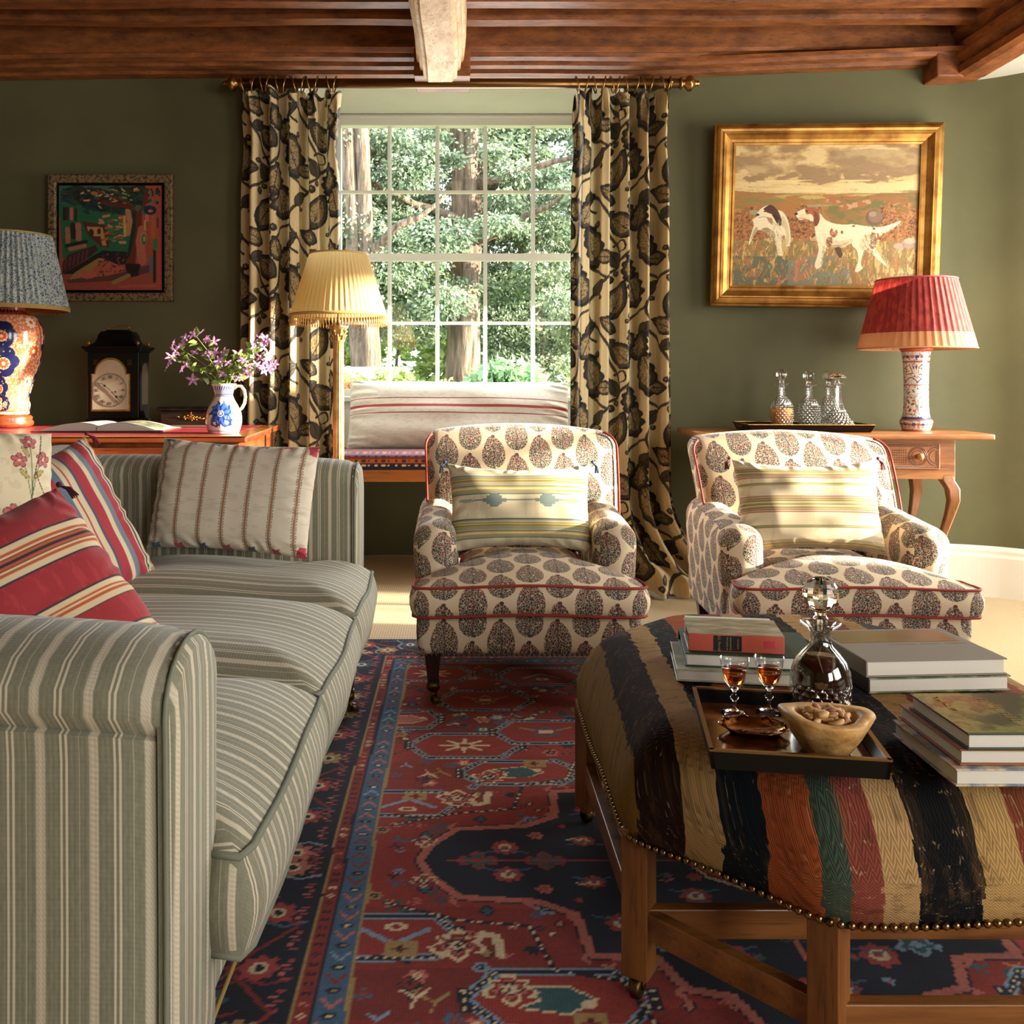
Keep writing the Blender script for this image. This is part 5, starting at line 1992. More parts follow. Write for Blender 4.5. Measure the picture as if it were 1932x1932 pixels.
# ------------------------------------------------------------------ writing desk on the left
DZ = 0.800
t = thing('writing_desk', 'mahogany desk with a red leather top behind the sofa', 'desk', (-0.785, 3.52, 0), math.radians(3.0))
LW, DP = 1.75, 0.945
obj('desk_top', MB().box(-LW, 0.0, 0, DP, DZ - 0.026, DZ - 0.003), M_mah, t, False, 0.006)
mb = MB().box(-LW - .004, 0.004, -0.005, 0.075, DZ - 0.003, DZ - 0.0005)
mb.box(-0.075, 0.004, 0.075, DP, DZ - 0.003, DZ - 0.0005)
mb.box(-LW, -0.075, DP - 0.075, DP, DZ - 0.003, DZ - 0.0005)
obj('top_border', mb, wood('honey_mahogany', srgb('#7c4018'), srgb('#b87638'), 0, 0.9, 0.25, 0.4), t, False, 0.001)
obj('leather_inset', MB().box(-LW, -0.073, 0.073, DP - 0.073, DZ - 0.003, DZ), mat('red_leather', lambda: mix(noise(vec(*coords()), 18.0, 3.0), srgb('#8f2230'), srgb('#b23a48')), 0.42, coat=0.1), t, False)
obj('carcass', MB().box(-LW + .03, -0.03, 0.03, DP - .03, 0.10, DZ - 0.026), M_mahy, t, False, 0.003)
for i, (a, b) in enumerate(((-0.62, -0.05), (-1.20, -0.64), (-1.70, -1.22))):
    d = obj('drawer', MB().box(a, b, 0.018, 0.035, DZ - 0.165, DZ - 0.045), M_mah, t, False, 0.004)
    mb = MB()
    for x in ((a + b) / 2 - .12, (a + b) / 2 + .12):
        mb.lathe([(0, 0), (.006, 0), (.006, .014), (.013, .02), (.011, .028), (0, .03)], 14, M=Matrix.Translation((x, 0.018, DZ - 0.105)) @ Matrix.Rotation(PI / 2, 4, 'X'))
    obj('knob', mb, M_brass, d)
mb = MB().box(-LW + .01, -.01, .01, DP - .01, 0.0, 0.10)
obj('plinth', mb, M_mah, t, False, 0.004)

# bracket clock
t = thing('bracket_clock', 'black bracket clock with a silvered arched dial and brass finials', 'clock', (-1.545, 4.26, DZ), 0, scale=(.965, .9, .965))
cw, cd = 0.118, 0.165
obj('case', MB().box(-cw, cw, 0, cd, 0.035, 0.345), M_black, t, False, 0.002)
mb = MB().box(-cw - .016, cw + .016, -.014, cd + .012, 0.0, 0.018)
mb.box(-cw - .008, cw + .008, -.007, cd + .006, 0.018, 0.036)
obj('base_moulding', mb, M_black, t, False, 0.003)
mb = MB()
for dx, dz, h in ((.008, .345, .008), (.016, .353, .008), (.022, .361, .010)):
    mb.box(-cw - dx, cw + dx, -dx, cd + dx * .8, dz, dz + h)
obj('cornice', mb, M_black, t, False, 0.002)
# bell top
rings = [(1.0, .371), (.93, .378), (.80, .388), (.72, .402), (.69, .418), (.66, .430), (.60, .438), (.58, .442), (.44, .444), (.42, .449), (0.02, .452)]
mb = MB()
for k, z in rings:
    for x, y in rrect(-cw * k, cw * k, cd / 2 - cd / 2 * k, cd / 2 + cd / 2 * k, .004, 2):
        mb.v.append((x, y, z)); mb.col.append((1, 1, 1))
m = len(mb.v) // len(rings)
for k in range(len(rings) - 1):
    for i in range(m):
        mb.f.append((k * m + i, k * m + (i + 1) % m, (k + 1) * m + (i + 1) % m, (k + 1) * m + i)); mb.uv.append(None)
mb.f.append(tuple((len(rings) - 1) * m + i for i in range(m))); mb.uv.append(None)
obj('bell_top', mb, M_black, t, True, auto=40)
obj('handle', MB().tube([(-.045, cd / 2, .450), (-.05, cd / 2, .462), (-.04, cd / 2, .468), (0, cd / 2, .470), (.04, cd / 2, .468), (.05, cd / 2, .462), (.045, cd / 2, .450)], .004, 8), M_gold, t)
for x in (-cw + .004, cw - .004):
    for y in (.004, cd - .004):
        obj('finial', MB().lathe([(0.0, .371), (.005, .371), (.0035, .377), (.0085, .383), (.0085, .389), (.003, .395), (0, .402)], 12, M=Matrix.Translation((x, y, 0))), M_gold, t)


def arch(hw, zb, zs, r, n=24, shoulder=0.0):
    p = [(-hw, zb), (hw, zb), (hw, zs)]
    if shoulder: p.append((r, zs))
    p += [(r * math.cos(PI * i / n), zs + r * math.sin(PI * i / n)) for i in range(1, n)]
    if shoulder: p.append((-r, zs))
    p.append((-hw, zs))
    return p
RX = Matrix.Rotation(PI / 2, 4, 'X')
obj('dial_frame', MB().prism(arch(.090, .070, .244, .074, shoulder=1), 0.0, 0.006, M=Matrix.Translation((-.010, 0.001, 0)) @ RX), M_gold, t, False)
M_silver = mat('silvered_dial', lambda: mix(noise(vec(*coords()), 14.0, 3.0), srgb('#a89c86'), srgb('#d2c8b4')), 0.38, metal=0.35)
dial = obj('dial', MB().prism(arch(.083, .078, .240, .068, shoulder=1), 0.0, 0.008, M=Matrix.Translation((-.010, 0.0005, 0)) @ RX), M_silver, t, False)
M_ink = mat('black_ink', srgb('#17130f'), 0.6)
M_inkr = mat('rust_ink', srgb('#8a3a2a'), 0.6)
DC = Vector((-.010, -.009, .168))
num = ['XII', 'I', 'II', 'III', 'IIII', 'V', 'VI', 'VII', 'VIII', 'IX', 'X', 'XI']
for i, s in enumerate(num):
    a = PI / 2 - i * PI / 6
    q = DC + Vector((math.cos(a) * .060, 0, math.sin(a) * .060))
    R = Matrix.Translation(q) @ Matrix.Rotation(-(PI / 2 - a), 4, Vector((0, 1, 0))) @ Matrix.Rotation(PI / 2, 4, 'X')
    # numerals stand radially
    R = Matrix.Translation(q) @ Matrix.Rotation(i * PI / 6, 4, 'Y') @ Matrix.Rotation(PI / 2, 4, 'X')
    lettering(s, .0205, M_ink, dial, R @ Matrix.Scale(0.75, 4, (1, 0, 0)), 'numeral')
for rr in (.0735, .077):
    obj('minute_ring', MB().tube([DC + Vector((rr * math.cos(2 * PI * i / 64), 0, rr * math.sin(2 * PI * i / 64))) for i in range(64)], .0006, 4, closed=True), M_ink, dial)
for ang, L, w_ in ((math.radians(142), .052, .0032), (math.radians(-47), .068, .0022)):
    d = Vector((math.cos(ang), 0, math.sin(ang)))
    mb = MB().beam(DC + Vector((0, -.002, 0)) - d * .008, DC + Vector((0, -.002, 0)) + d * L, .002, w_, up=(0, 1, 0))
    mb.ball(DC + Vector((0, -.002, 0)) + d * L * .62, (.006, .001, .005), 10, 6)
    obj('hand', mb, mat('blued_steel', srgb('#33231b'), 0.3, metal=0.7), dial)
obj('winding_hole', MB().ball(DC + Vector((.024, -.0005, -.008)), (.004, .0008, .004), 12, 6), M_ink, dial)
for x, s in ((-.088, -1), (.068, 1)):
    mb = MB()
    for k in range(4):
        for q in range(3): mb.tube([(x + k * .005 - .002, -.001, .285 + q * .009), (x + k * .005 + .003, -.001, .29 + q * .009)], .0012, 5)
    obj('gilt_spandrel', mb, mat('dull_gilt', srgb('#6a4c26'), 0.45, metal=0.8), t)
obj('side_glass', MB().prism(arch(.045, .10, .25, .045), 0, .003, M=Matrix.Translation((cw + .001, cd / 2, 0)) @ Matrix.Rotation(PI / 2, 4, 'Z') @ RX), mat('dark_clock_glass', srgb('#1c1814'), 0.08, coat=1.0), t, False)

# open book
def open_book(label, loc, rz):
    t = thing('open_book', label, 'book', loc, rz)
    w_, d_ = 0.245, 0.31
    obj('cover', MB().box(-w_ - .008, w_ + .008, -.006, d_ + .006, 0, .005), mat('rust_book_cloth', srgb('#7c2f24'), 0.7), t, False, .001)
    for s in (-1, 1):
        def fn(u, v, s=s):
            x = u * w_
            hgt = .006 + .030 * (math.sin(min(1, u * 1.15) * PI) ** .6 * (1 - u) ** .5 * 1.0) * (1 - .1 * v) + .010 * (1 - u)
            if u < .02: hgt = .010
            return (s * (x + .001), v * d_, hgt)
        mb = MB().grid(fn, 40, 8, flip=(s < 0))
        k = 41
        base = len(mb.v)
        top = list(mb.v)
        for p in top: mb.v.append((p[0], p[1], .0055)); mb.col.append((1, 1, 1))
        for i in range(40):
            mb.f.append((i, base + i, base + i + 1, i + 1) if s > 0 else (i, i + 1, base + i + 1, base + i)); mb.uv.append(None)
            j = 8 * k + i
            mb.f.append((j, j + 1, base + j + 1, base + j)); mb.uv.append(None)
        for j in range(8):
            a = j * k + 40
            mb.f.append((a, a + k, base + a + k, base + a)); mb.uv.append(None)
        mb.has_uv = False
        pg = obj('pages', mb, M_paper, t, True, auto=40)
        cc, ww = [], []
        pic = MB().grid(lambda u, v, s=s: (lambda p: (p[0], p[1], p[2] + .0008))(fn(.12 + .76 * u, .10 + .78 * v)), 20, 12, flip=(s < 0))
        def pc():
            x, y, z = coords()
            n = noise(vec(x, y, z), 16.0, 5.0, 0.65)
            return ramp(n, [(.3, srgb('#3b452f')), (.5, srgb('#8b8d74')), (.65, srgb('#cfc9b8'))])
        if s > 0:
            pic.has_uv = False
            obj('photograph', pic, mat('garden_photograph', pc, 0.35), pg)
    return t
open_book('open illustrated book lying on the red desk top before the clock', (-1.43, 3.76, DZ + .0005), math.radians(2))

# ebonised box with gilt mount
t = thing('black_box', 'small ebonised box with a gilt scroll mount between clock and jug', 'box', (-1.17, 4.16, DZ + .0005), math.radians(2))
obj('body', MB().box(-.13, .13, 0, .15, .006, .072), mat('ebony_veneer', lambda: mix(noise(vec(*coords()), 9.0, 3.0), srgb('#1a0f0b'), srgb('#2e1c14')), 0.3, spec=0.3), t, False, .002)
mb = MB()
mb.rbox(.29, .175, .018, .008, (12, 4, 1), (0, .075, .081), deform=lambda p: Vector((p.x, p.y + .004 * math.sin(p.x * 90) * (1 if p.y < .07 else -1), p.z)))
obj('lid', mb, M_black, t)
obj('base_strip', MB().rbox(.275, .165, .010, .004, (12, 4, 1), (0, .075, .005)), mat('metal_strip', srgb('#8d8577'), 0.35, metal=0.7), t)
mb = MB()
rr = random.Random(4)
for i in range(46):
    x = rr.gauss(0, .028); z = .042 + rr.gauss(0, .005) * (1.4 - abs(x) * 14)
    mb.tube([(x - .005, -.003, z), (x, -.005, z + rr.uniform(-.004, .005)), (x + .005, -.003, z + rr.uniform(-.003, .003))], .0016, 5)
mb.ball((0, -.003, .050), (.004, .002, .006), 8, 6)
obj('gilt_mount', mb, mat('bright_gilt', srgb('#c08a3c'), 0.3, metal=0.9), t)


# painted pottery: vertex painted lathe
def painted_lathe(name, prof, seg, painter, parent, mtl, dens=0.003, M=None):
    P2 = [Vector((r, z)) for r, z in prof]
    sm = catmull([tuple(p) for p in P2], 8)
    q = [sm[0]]
    for a in sm[1:]:
        q.append(a)
    vs = []; X = []; Y = []
    s = 0.0
    fs = []
    for k, (r, z) in enumerate(q):
        if k: s += math.hypot(r - q[k - 1][0], z - q[k - 1][1])
        for i in range(seg + 1):
            a = 2 * PI * i / seg
            vs.append((r * math.cos(a), r * math.sin(a), z)); X.append(a); Y.append(z)
    for k in range(len(q) - 1):
        for i in range(seg):
            fs.append((k * (seg + 1) + i, k * (seg + 1) + i + 1, (k + 1) * (seg + 1) + i + 1, (k + 1) * (seg + 1) + i))
    mb = MB(); mb.add(vs, fs)
    me = mb.mesh(name, mtl, True)
    set_colors(me, painter(np.array(X), np.array(Y)))
    return obj(name, me, None, parent, M=M)

M_china = mat('glazed_china', lambda: attr('col'), 0.14, coat=0.6)


def resample(prof, step=0.003):
    out = [prof[0]]
    for a, b in zip(prof, prof[1:]):
        L = math.hypot(b[0] - a[0], b[1] - a[1]); k = max(1, int(L / step))
        for i in range(1, k + 1): out.append((a[0] + (b[0] - a[0]) * i / k, a[1] + (b[1] - a[1]) * i / k))
    return out


def china(name, prof, painter, parent, rad, seg=300, M=None, mtl=None):
    """painter gets (arc metres, z)"""
    sm = resample(catmull(prof, 6), .0022)
    vs = []; fs = []; A = []; Z = []
    for r, z in sm:
        for i in range(seg + 1):
            a = 2 * PI * i / seg
            vs.append((r * math.cos(a), r * math.sin(a), z)); A.append((a - 1.5 * PI) * rad); Z.append(z)
    w_ = seg + 1
    fs = [(k * w_ + i, k * w_ + i + 1, (k + 1) * w_ + i + 1, (k + 1) * w_ + i) for k in range(len(sm) - 1) for i in range(seg)]
    mb = MB(); mb.add(vs, fs)
    me = mb.mesh(name, mtl or M_china, True)
    set_colors(me, painter(np.array(A), np.array(Z)))
    return obj(name, me, None, parent, M=M)

# jug
t = thing('jug', 'cream pottery jug painted with blue flowers, holding the clematis', 'jug', (-0.912, 3.70, DZ + .0005), 0)
prof = [(.0, .004), (.050, .0), (.058, .004), (.064, .020), (.069, .045), (.067, .075), (.056, .105), (.043, .128), (.037, .142), (.036, .150), (.039, .165), (.045, .182), (.048, .190), (.045, .190), (.036, .170), (.033, .150), (.0, .145)]
def p_jug(a, z):
    P = Paint(a, z, '#ddd0bd')
    b1, b2 = '#1f3f9a', '#4a6fc4'
    for zz, h in ((.010, .003), (.143, .003), (.150, .003), (.158, .002)): P.rect(-9, 9, zz, zz + h, b1)
    for k in range(-16, 16):
        x = k * .0135
        P.ell(x + .004, .176, .0095, .0032, b1, .9); P.ell(x - .001, .168, .008, .0028, b2, .4)
    for cx in (.004, -.17, .17):
        for i in range(7):
            an = i * 2 * PI / 7 + .3
            P.ell(cx + .025 * math.cos(an), .078 + .025 * math.sin(an), .017, .0125, b1, an); P.ell(cx + .025 * math.cos(an), .078 + .025 * math.sin(an), .012, .0065, b2, an)
        P.ell(cx, .078, .012, .012, '#ddd0bd'); P.ell(cx, .078, .009, .009, b1); P.ell(cx, .078, .005, .005, '#ddd0bd')
        for sx in (-1, 1):
            P.line(catmull([(cx + sx * .035, .05), (cx + sx * .03, .035), (cx + sx * .012, .03), (cx, .045)], 5), .007, b1)
            for i in range(6):
                P.ell(cx + sx * (.012 + .005 * i), .112 - .003 * i, .008, .003, b2, sx * .8)
                P.ell(cx + sx * (.036 - .002 * i), .035 + .006 * i, .007, .003, b1, sx * .5)
        P.line([(cx, .05), (cx - .004, .025)], .003, b1)
        for i in range(10):
            an = i * PI / 5
            P.ell(cx + .042 * math.cos(an), .078 + .042 * math.sin(an), .011, .0045, b1 if i % 2 else b2, an + .6)
    r = random.Random(3)
    for i in range(60):
        x, y = r.uniform(-.2, .2), r.uniform(.02, .12)
        if min(abs(x - .004), abs(x - .17), abs(x + .17)) > .05: P.ell(x, y, .0022, .0022, b1)
    return P.c
china('body', prof, p_jug, t, .064)
hp = catmull([(.040, 0, .176), (.058, 0, .186), (.078, 0, .170), (.084, 0, .135), (.076, 0, .100), (.062, 0, .085)], 6) if False else [(.040, 0, .172), (.052, 0, .183), (.068, 0, .181), (.080, 0, .165), (.084, 0, .140), (.080, 0, .115), (.071, 0, .098), (.060, 0, .088)]
obj('handle', MB().tube(hp, .0078, 12, flat=.8), mat('cream_glaze', srgb('#dccfbb'), 0.15, coat=0.5), t)
JUG = Vector((-0.912, 3.70, DZ + .0005))

# clematis stems
M_stem = mat('green_stem', srgb('#7d8a3f'), 0.6)
M_leafm = mat('clematis_leaf', lambda: mix(noise(vec(*coords()), 30.0), srgb('#55702c'), srgb('#8fa850')), 0.5, translucent=0.25)
M_petal = mat('mauve_petal', lambda: mix(noise(vec(*coords()), 60.0), srgb('#a868a8'), srgb('#d8a8d4')), 0.6, translucent=0.3)
M_stamen = mat('pale_stamen', srgb('#e6d9c0'), 0.6)
rr = random.Random(21)
tips = [(-.205, .105, 0), (-.20, .155, .02), (-.135, .075, -.03), (-.115, .195, 0), (-.075, .175, .03), (-.055, .115, -.05), (-.01, .12, .05), (.03, .08, -.06), (.055, .115, 0), (.085, .09, -.05), (.115, .15, .02), (.135, .07, -.04), (.16, .175, 0), (.175, .11, -.02), (.10, .135, .05)]
LABS = ['lowest clematis stem reaching out furthest to the left of the jug', 'clematis stem ending above the lowest one at the far left of the bunch', 'third clematis stem from the left, at middle height', 'tallest clematis stem in the left half of the bunch', 'second tallest clematis stem in the left half, beside the tallest', 'clematis stem just left of the middle, leaning towards the camera', 'central clematis stem leaning back to the wall', 'shortest central clematis stem leaning to the camera over the jug rim', 'clematis stem just right of the middle, standing upright', 'low clematis stem right of the middle, leaning to the camera', 'tall clematis stem on the right, second highest of that side', 'lowest clematis stem on the right, above the jug handle', 'highest clematis stem on the right, in front of the curtain', 'clematis stem reaching out furthest to the right', 'clematis stem on the right behind the low ones, at middle height']
for i, (dx, dz, dy) in enumerate(tips):
    side = 'left' if dx < -.09 else ('middle' if dx < .07 else 'right')
    lab = LABS[i]
    t = thing('clematis_stem', lab, 'flower', tuple(JUG), group='clematis stems in the jug')
    a = Vector((rr.uniform(-.015, .015), rr.uniform(-.015, .015), .150))
    e = Vector((dx, dy, .190 + dz))
    m1 = a.lerp(e, .5) + Vector((-dx * .12, 0, .02))
    pts = [tuple(a), tuple(a.lerp(m1, .5) + Vector((-dx * .03, 0, .004))), tuple(m1), tuple(m1.lerp(e, .55)), tuple(e)]
    obj('stem', MB().tube(pts, .0014, 6), M_stem, t)
    mb = MB()
    for q in range(9):
        f = .38 + .07 * q
        c_ = a.lerp(e, f) + Vector((rr.uniform(-.012, .012), rr.uniform(-.012, .012), rr.uniform(-.006, .012)))
        d = Vector((rr.uniform(-1, 1), rr.uniform(-1, .4), rr.uniform(-.2, .8))).normalized()
        s = d.cross(Vector((rr.uniform(-1, 1), 1, rr.uniform(-1, 1)))).normalized()
        L = rr.uniform(.024, .042); w_ = L * .28
        up = d.cross(s).normalized()
        ps = [c_, c_ + d * L * .35 + s * w_ + up * .002, c_ + d * L * .75 + s * w_ * .6, c_ + d * L - up * .004, c_ + d * L * .75 - s * w_ * .6, c_ + d * L * .35 - s * w_ + up * .002]
        mb.add(ps + [c_ + d * L * .5 - up * .002], [(0, 1, 6), (1, 2, 6), (2, 3, 6), (3, 4, 6), (4, 5, 6), (5, 0, 6)])
    obj('leaves', mb, M_leafm, t)
    for q in range(3):
        mb = MB(); sm_ = MB()
        c_ = e + Vector((rr.uniform(-.03, .03), rr.uniform(-.02, .02), rr.uniform(-.04, .006))) * min(q, 1) * (1 + .3 * q)
        axis = Vector((rr.uniform(-.7, .7) + dx * 2, -1 + rr.uniform(-.2, .8), rr.uniform(-.1, .9))).normalized()
        u = axis.orthogonal().normalized(); v = axis.cross(u)
        np_ = rr.choice((4, 5, 6)); L = rr.uniform(.022, .031)
        for k in range(np_):
            an = 2 * PI * k / np_ + rr.random() * .3
            d = (u * math.cos(an) + v * math.sin(an)) + axis * .25
            d.normalize(); s = d.cross(axis).normalized()
            w_ = .0052
            ps = [c_, c_ + d * L * .3 + s * w_, c_ + d * L * .7 + s * w_ * .9 - axis * .002, c_ + d * L * 1.05 - axis * .006, c_ + d * L * .7 - s * w_ * .9 - axis * .002, c_ + d * L * .3 - s * w_, c_ + d * L * .55 + axis * .0015]
            mb.add(ps, [(0, 1, 6), (1, 2, 6), (2, 3, 6), (3, 4, 6), (4, 5, 6), (5, 0, 6)])
        sm_.ball(c_ + axis * .004, .0036, 8, 6)
        fl_ = obj('flower', mb, M_petal, t)
        obj('stamens', sm_, M_stamen, fl_)

# ------------------------------------------------------------------ lamps
def pleated_shade(parent, rb, rt, z0, h, m, n=56, depth=.0035, seg_per=6, rows=14):
    def mod(a, k):
        return 1 + depth / rb * (abs(math.sin(a * n / 2)) - .5) * 1.6
    mb = MB()
    seg = n * seg_per
    vs = []; fs = []
    for j in range(rows + 1):
        t = j / rows
        r = rb + (rt - rb) * t
        for i in range(seg):
            a = 2 * PI * i / seg
            rr_ = r + depth * (math.cos(a * n) * .6 + .3 * math.cos(a * n * 2.0 + 1)) * (1.0 if 0 < j < rows else .6)
            vs.append((rr_ * math.cos(a), rr_ * math.sin(a), z0 + h * t))
    for j in range(rows):
        for i in range(seg):
            k = (i + 1) % seg
            fs.append((j * seg + i, j * seg + k, (j + 1) * seg + k, (j + 1) * seg + i))
    mb.add(vs, fs)
    return obj('lamp_shade', mb, m, parent)


def shade_mat(name, c, tr=0.35, stripe=None):
    return mat(name, c, 0.8, translucent=tr, sheen=0.15)
def ring(r, z, th, n=72):
    return MB().tube([(r * math.cos(2 * PI * i / n), r * math.sin(2 * PI * i / n), z) for i in range(n)], th, 8, closed=True)

# floor lamp
t = thing('floor_lamp', 'gilt fluted column floor lamp with a cream pleated fringed shade', 'lamp', (-0.524, 4.15, 0))
def flute(a, z, k): return 1 - .10 * (abs(math.sin(a * 7)) ** .6) if 0.14 < z < 1.17 else 1
prof = [(0, 0), (.15, 0), (.15, .02), (.13, .03), (.10, .045), (.085, .07), (.045, .10), (.038, .12), (.034, .14)] + [(.0255 - .002 * i / 20, .15 + 1.02 * i / 20) for i in range(21)] + [(.026, 1.175), (.028, 1.18), (.0, 1.18)]
M_pgilt = mat('pale_gilt', lambda: ramp(noise(vec(*coords()), 20.0, 4.0), [(0.3, srgb('#86693c')), (0.7, srgb('#c2a46c'))]), 0.42, metal=0.6)
obj('column', MB().lathe(prof, 84, mod=flute), M_pgilt, t)
mb = MB().lathe([(.022, 1.175), (.024, 1.19), (.027, 1.21), (.033, 1.228), (.040, 1.236), (.042, 1.242), (0, 1.244)], 32, mod=lambda a, z, k: 1 + .10 * abs(math.sin(a * 4)) * k)
for k in range(8):
    a = k * PI / 4
    for zz, s in ((1.19, 1.0), (1.208, 1.1)):
        aa = a + (PI / 8 if zz > 1.2 else 0)
        mb.tube([(.024 * math.cos(aa) * s, .024 * math.sin(aa) * s, zz - .012), (.028 * math.cos(aa) * s, .028 * math.sin(aa) * s, zz + .006), (.036 * math.cos(aa) * s, .036 * math.sin(aa) * s, zz + .013)], .004, 6)
obj('capital', mb, M_pgilt, t)
obj('stem', MB().lathe([(.006, 1.24), (.006, 1.52), (0, 1.52)], 12), M_gold, t)
M_cream = shade_mat('cream_silk_shade', srgb('#d6bd84'), .4)
pleated_shade(t, .207, .125, 1.293, .258, M_cream, 54, .0032)
obj('braid_trim', ring(.209, 1.287, .0065), mat('gold_braid', lambda: mix(smooth(sn(coords()[0] * 600.0 + coords()[2] * 900), -.2, .3), srgb('#8a682f'), srgb('#d2b06a')), .7), t)
obj('top_binding', ring(.126, 1.553, .004), mat('cream_binding', srgb('#bfa266'), .8), t)
mb = MB()
for i in range(96):
    a = 2 * PI * i / 96
    x, y = .209 * math.cos(a), .209 * math.sin(a)
    mb.tube([(x, y, 1.282), (x, y, 1.262), (x, y, 1.254), (x, y, 1.243)], [.0022, .0020, .0040, .0016], 5)
fr_ = obj('fringe', mb, mat('cream_fringe', srgb('#c89c5a'), .8), t); fr_['kind'] = 'stuff'
obj('spider', MB().beam((-.124, 0, 1.51), (.124, 0, 1.51), .003, .003), M_brass, t)

# red shaded lamp on the console table
CTZ = 0.7835
t = thing('table_lamp', 'red pleated shade lamp on a tall painted china beaker vase', 'lamp', (2.012, 4.20, CTZ + .0005))
def p_imari(a, z):
    P = Paint(a, z, '#d6cfc2')
    bl, rd, gn = '#38466e', '#a8583a', '#57695a'
    n = vnoise(a * 130, z * 130, 51, 2)
    P.fill((np.abs(n - .5) < .05), '#5a6da0')
    for z0, z1 in ((0, .008), (.046, .052), (.30, .306), (.20, .204)): P.rect(-9, 9, z0, z1, rd)
    P.rect(-9, 9, .052, .062, bl)
    r = random.Random(8)
    for k in range(-4, 5):
        cx = k * .058 + .01
        P.poly([(cx - .024, .075), (cx + .018, .07), (cx + .026, .10), (cx + .018, .145), (cx - .02, .15), (cx - .028, .11)], '#7c3a2a'); P.poly([(cx - .021, .078), (cx + .016, .074), (cx + .023, .10), (cx + .016, .142), (cx - .018, .146), (cx - .025, .11)], '#dcd5c8')
        for i in range(9):
            P.ell(cx + r.uniform(-.016, .016), r.uniform(.085, .138), .0065, .005, r.choice([rd, '#cc6a3c', gn, bl]))
        P.ell(cx, .175, .018, .016, '#dcd5c8')
        for i in range(6): P.ell(cx + r.uniform(-.016, .016), r.uniform(.163, .188), .005, .004, r.choice([rd, gn]))
        P.line(catmull([(cx - .03, .21), (cx, .235), (cx + .03, .215)], 6), .004, '#7c3a2a')
        P.poly([(cx - .026, .245), (cx + .012, .252), (cx - .004, .29), (cx - .024, .282)], '#7c4a30'); P.poly([(cx - .023, .249), (cx + .007, .255), (cx - .006, .286), (cx - .021, .279)], '#e0d8c6')
        for i in range(3): P.ell(cx - .012 + r.uniform(-.008, .006), r.uniform(.258, .275), .004, .003, rd)
        for i in range(7): P.ell(cx + .018 + r.uniform(-.01, .01), r.uniform(.215, .29), .007, .0025, r.choice([bl, bl, rd]), r.uniform(0, 3))
    for k in range(-14, 15):
        P.ell(k * .016, .030, .008, .006, rd if k % 2 else bl); P.ell(k * .016, .018, .005, .004, '#cc7a4c')
        P.ell(k * .02, .325, .009, .007, bl if k % 2 else rd)
    P.rect(-9, 9, .345, .40, rd)
    return P.c
prof = [(0, 0), (.054, 0), (.058, .006), (.066, .030), (.067, .046), (.060, .056), (.054, .075), (.051, .12), (.050, .18), (.051, .24), (.054, .30), (.060, .345), (.066, .362), (0.0, .364)]
china('vase', prof, p_imari, t, .055)
obj('stem', MB().lathe([(.02, .36), (.008, .37), (.008, .62), (0, .62)], 14), M_brass, t)
def redc():
    x, y, z = coords()
    h = (z - .362) / .30
    n = noise(vec(x * 3, y * 3, z), 20.0, 2.0)
    c = mix(smooth(n, .45, .6), srgb('#862826'), srgb('#a33a32'))
    return mix(h < 0.215, c, srgb('#c48a5c'))
pleated_shade(t, .2405, .163, .362, .30, shade_mat('red_silk_shade', redc, .3), 48, .003)
obj('top_binding', ring(.164, .663, .0035), mat('pink_binding', srgb('#a8404c'), .8), t)
obj('bottom_binding', ring(.2415, .361, .003), mat('tan_binding', srgb('#c08a60'), .8), t)
obj('spider', MB().beam((-.16, 0, .60), (.16, 0, .60), .003, .003), M_brass, t)

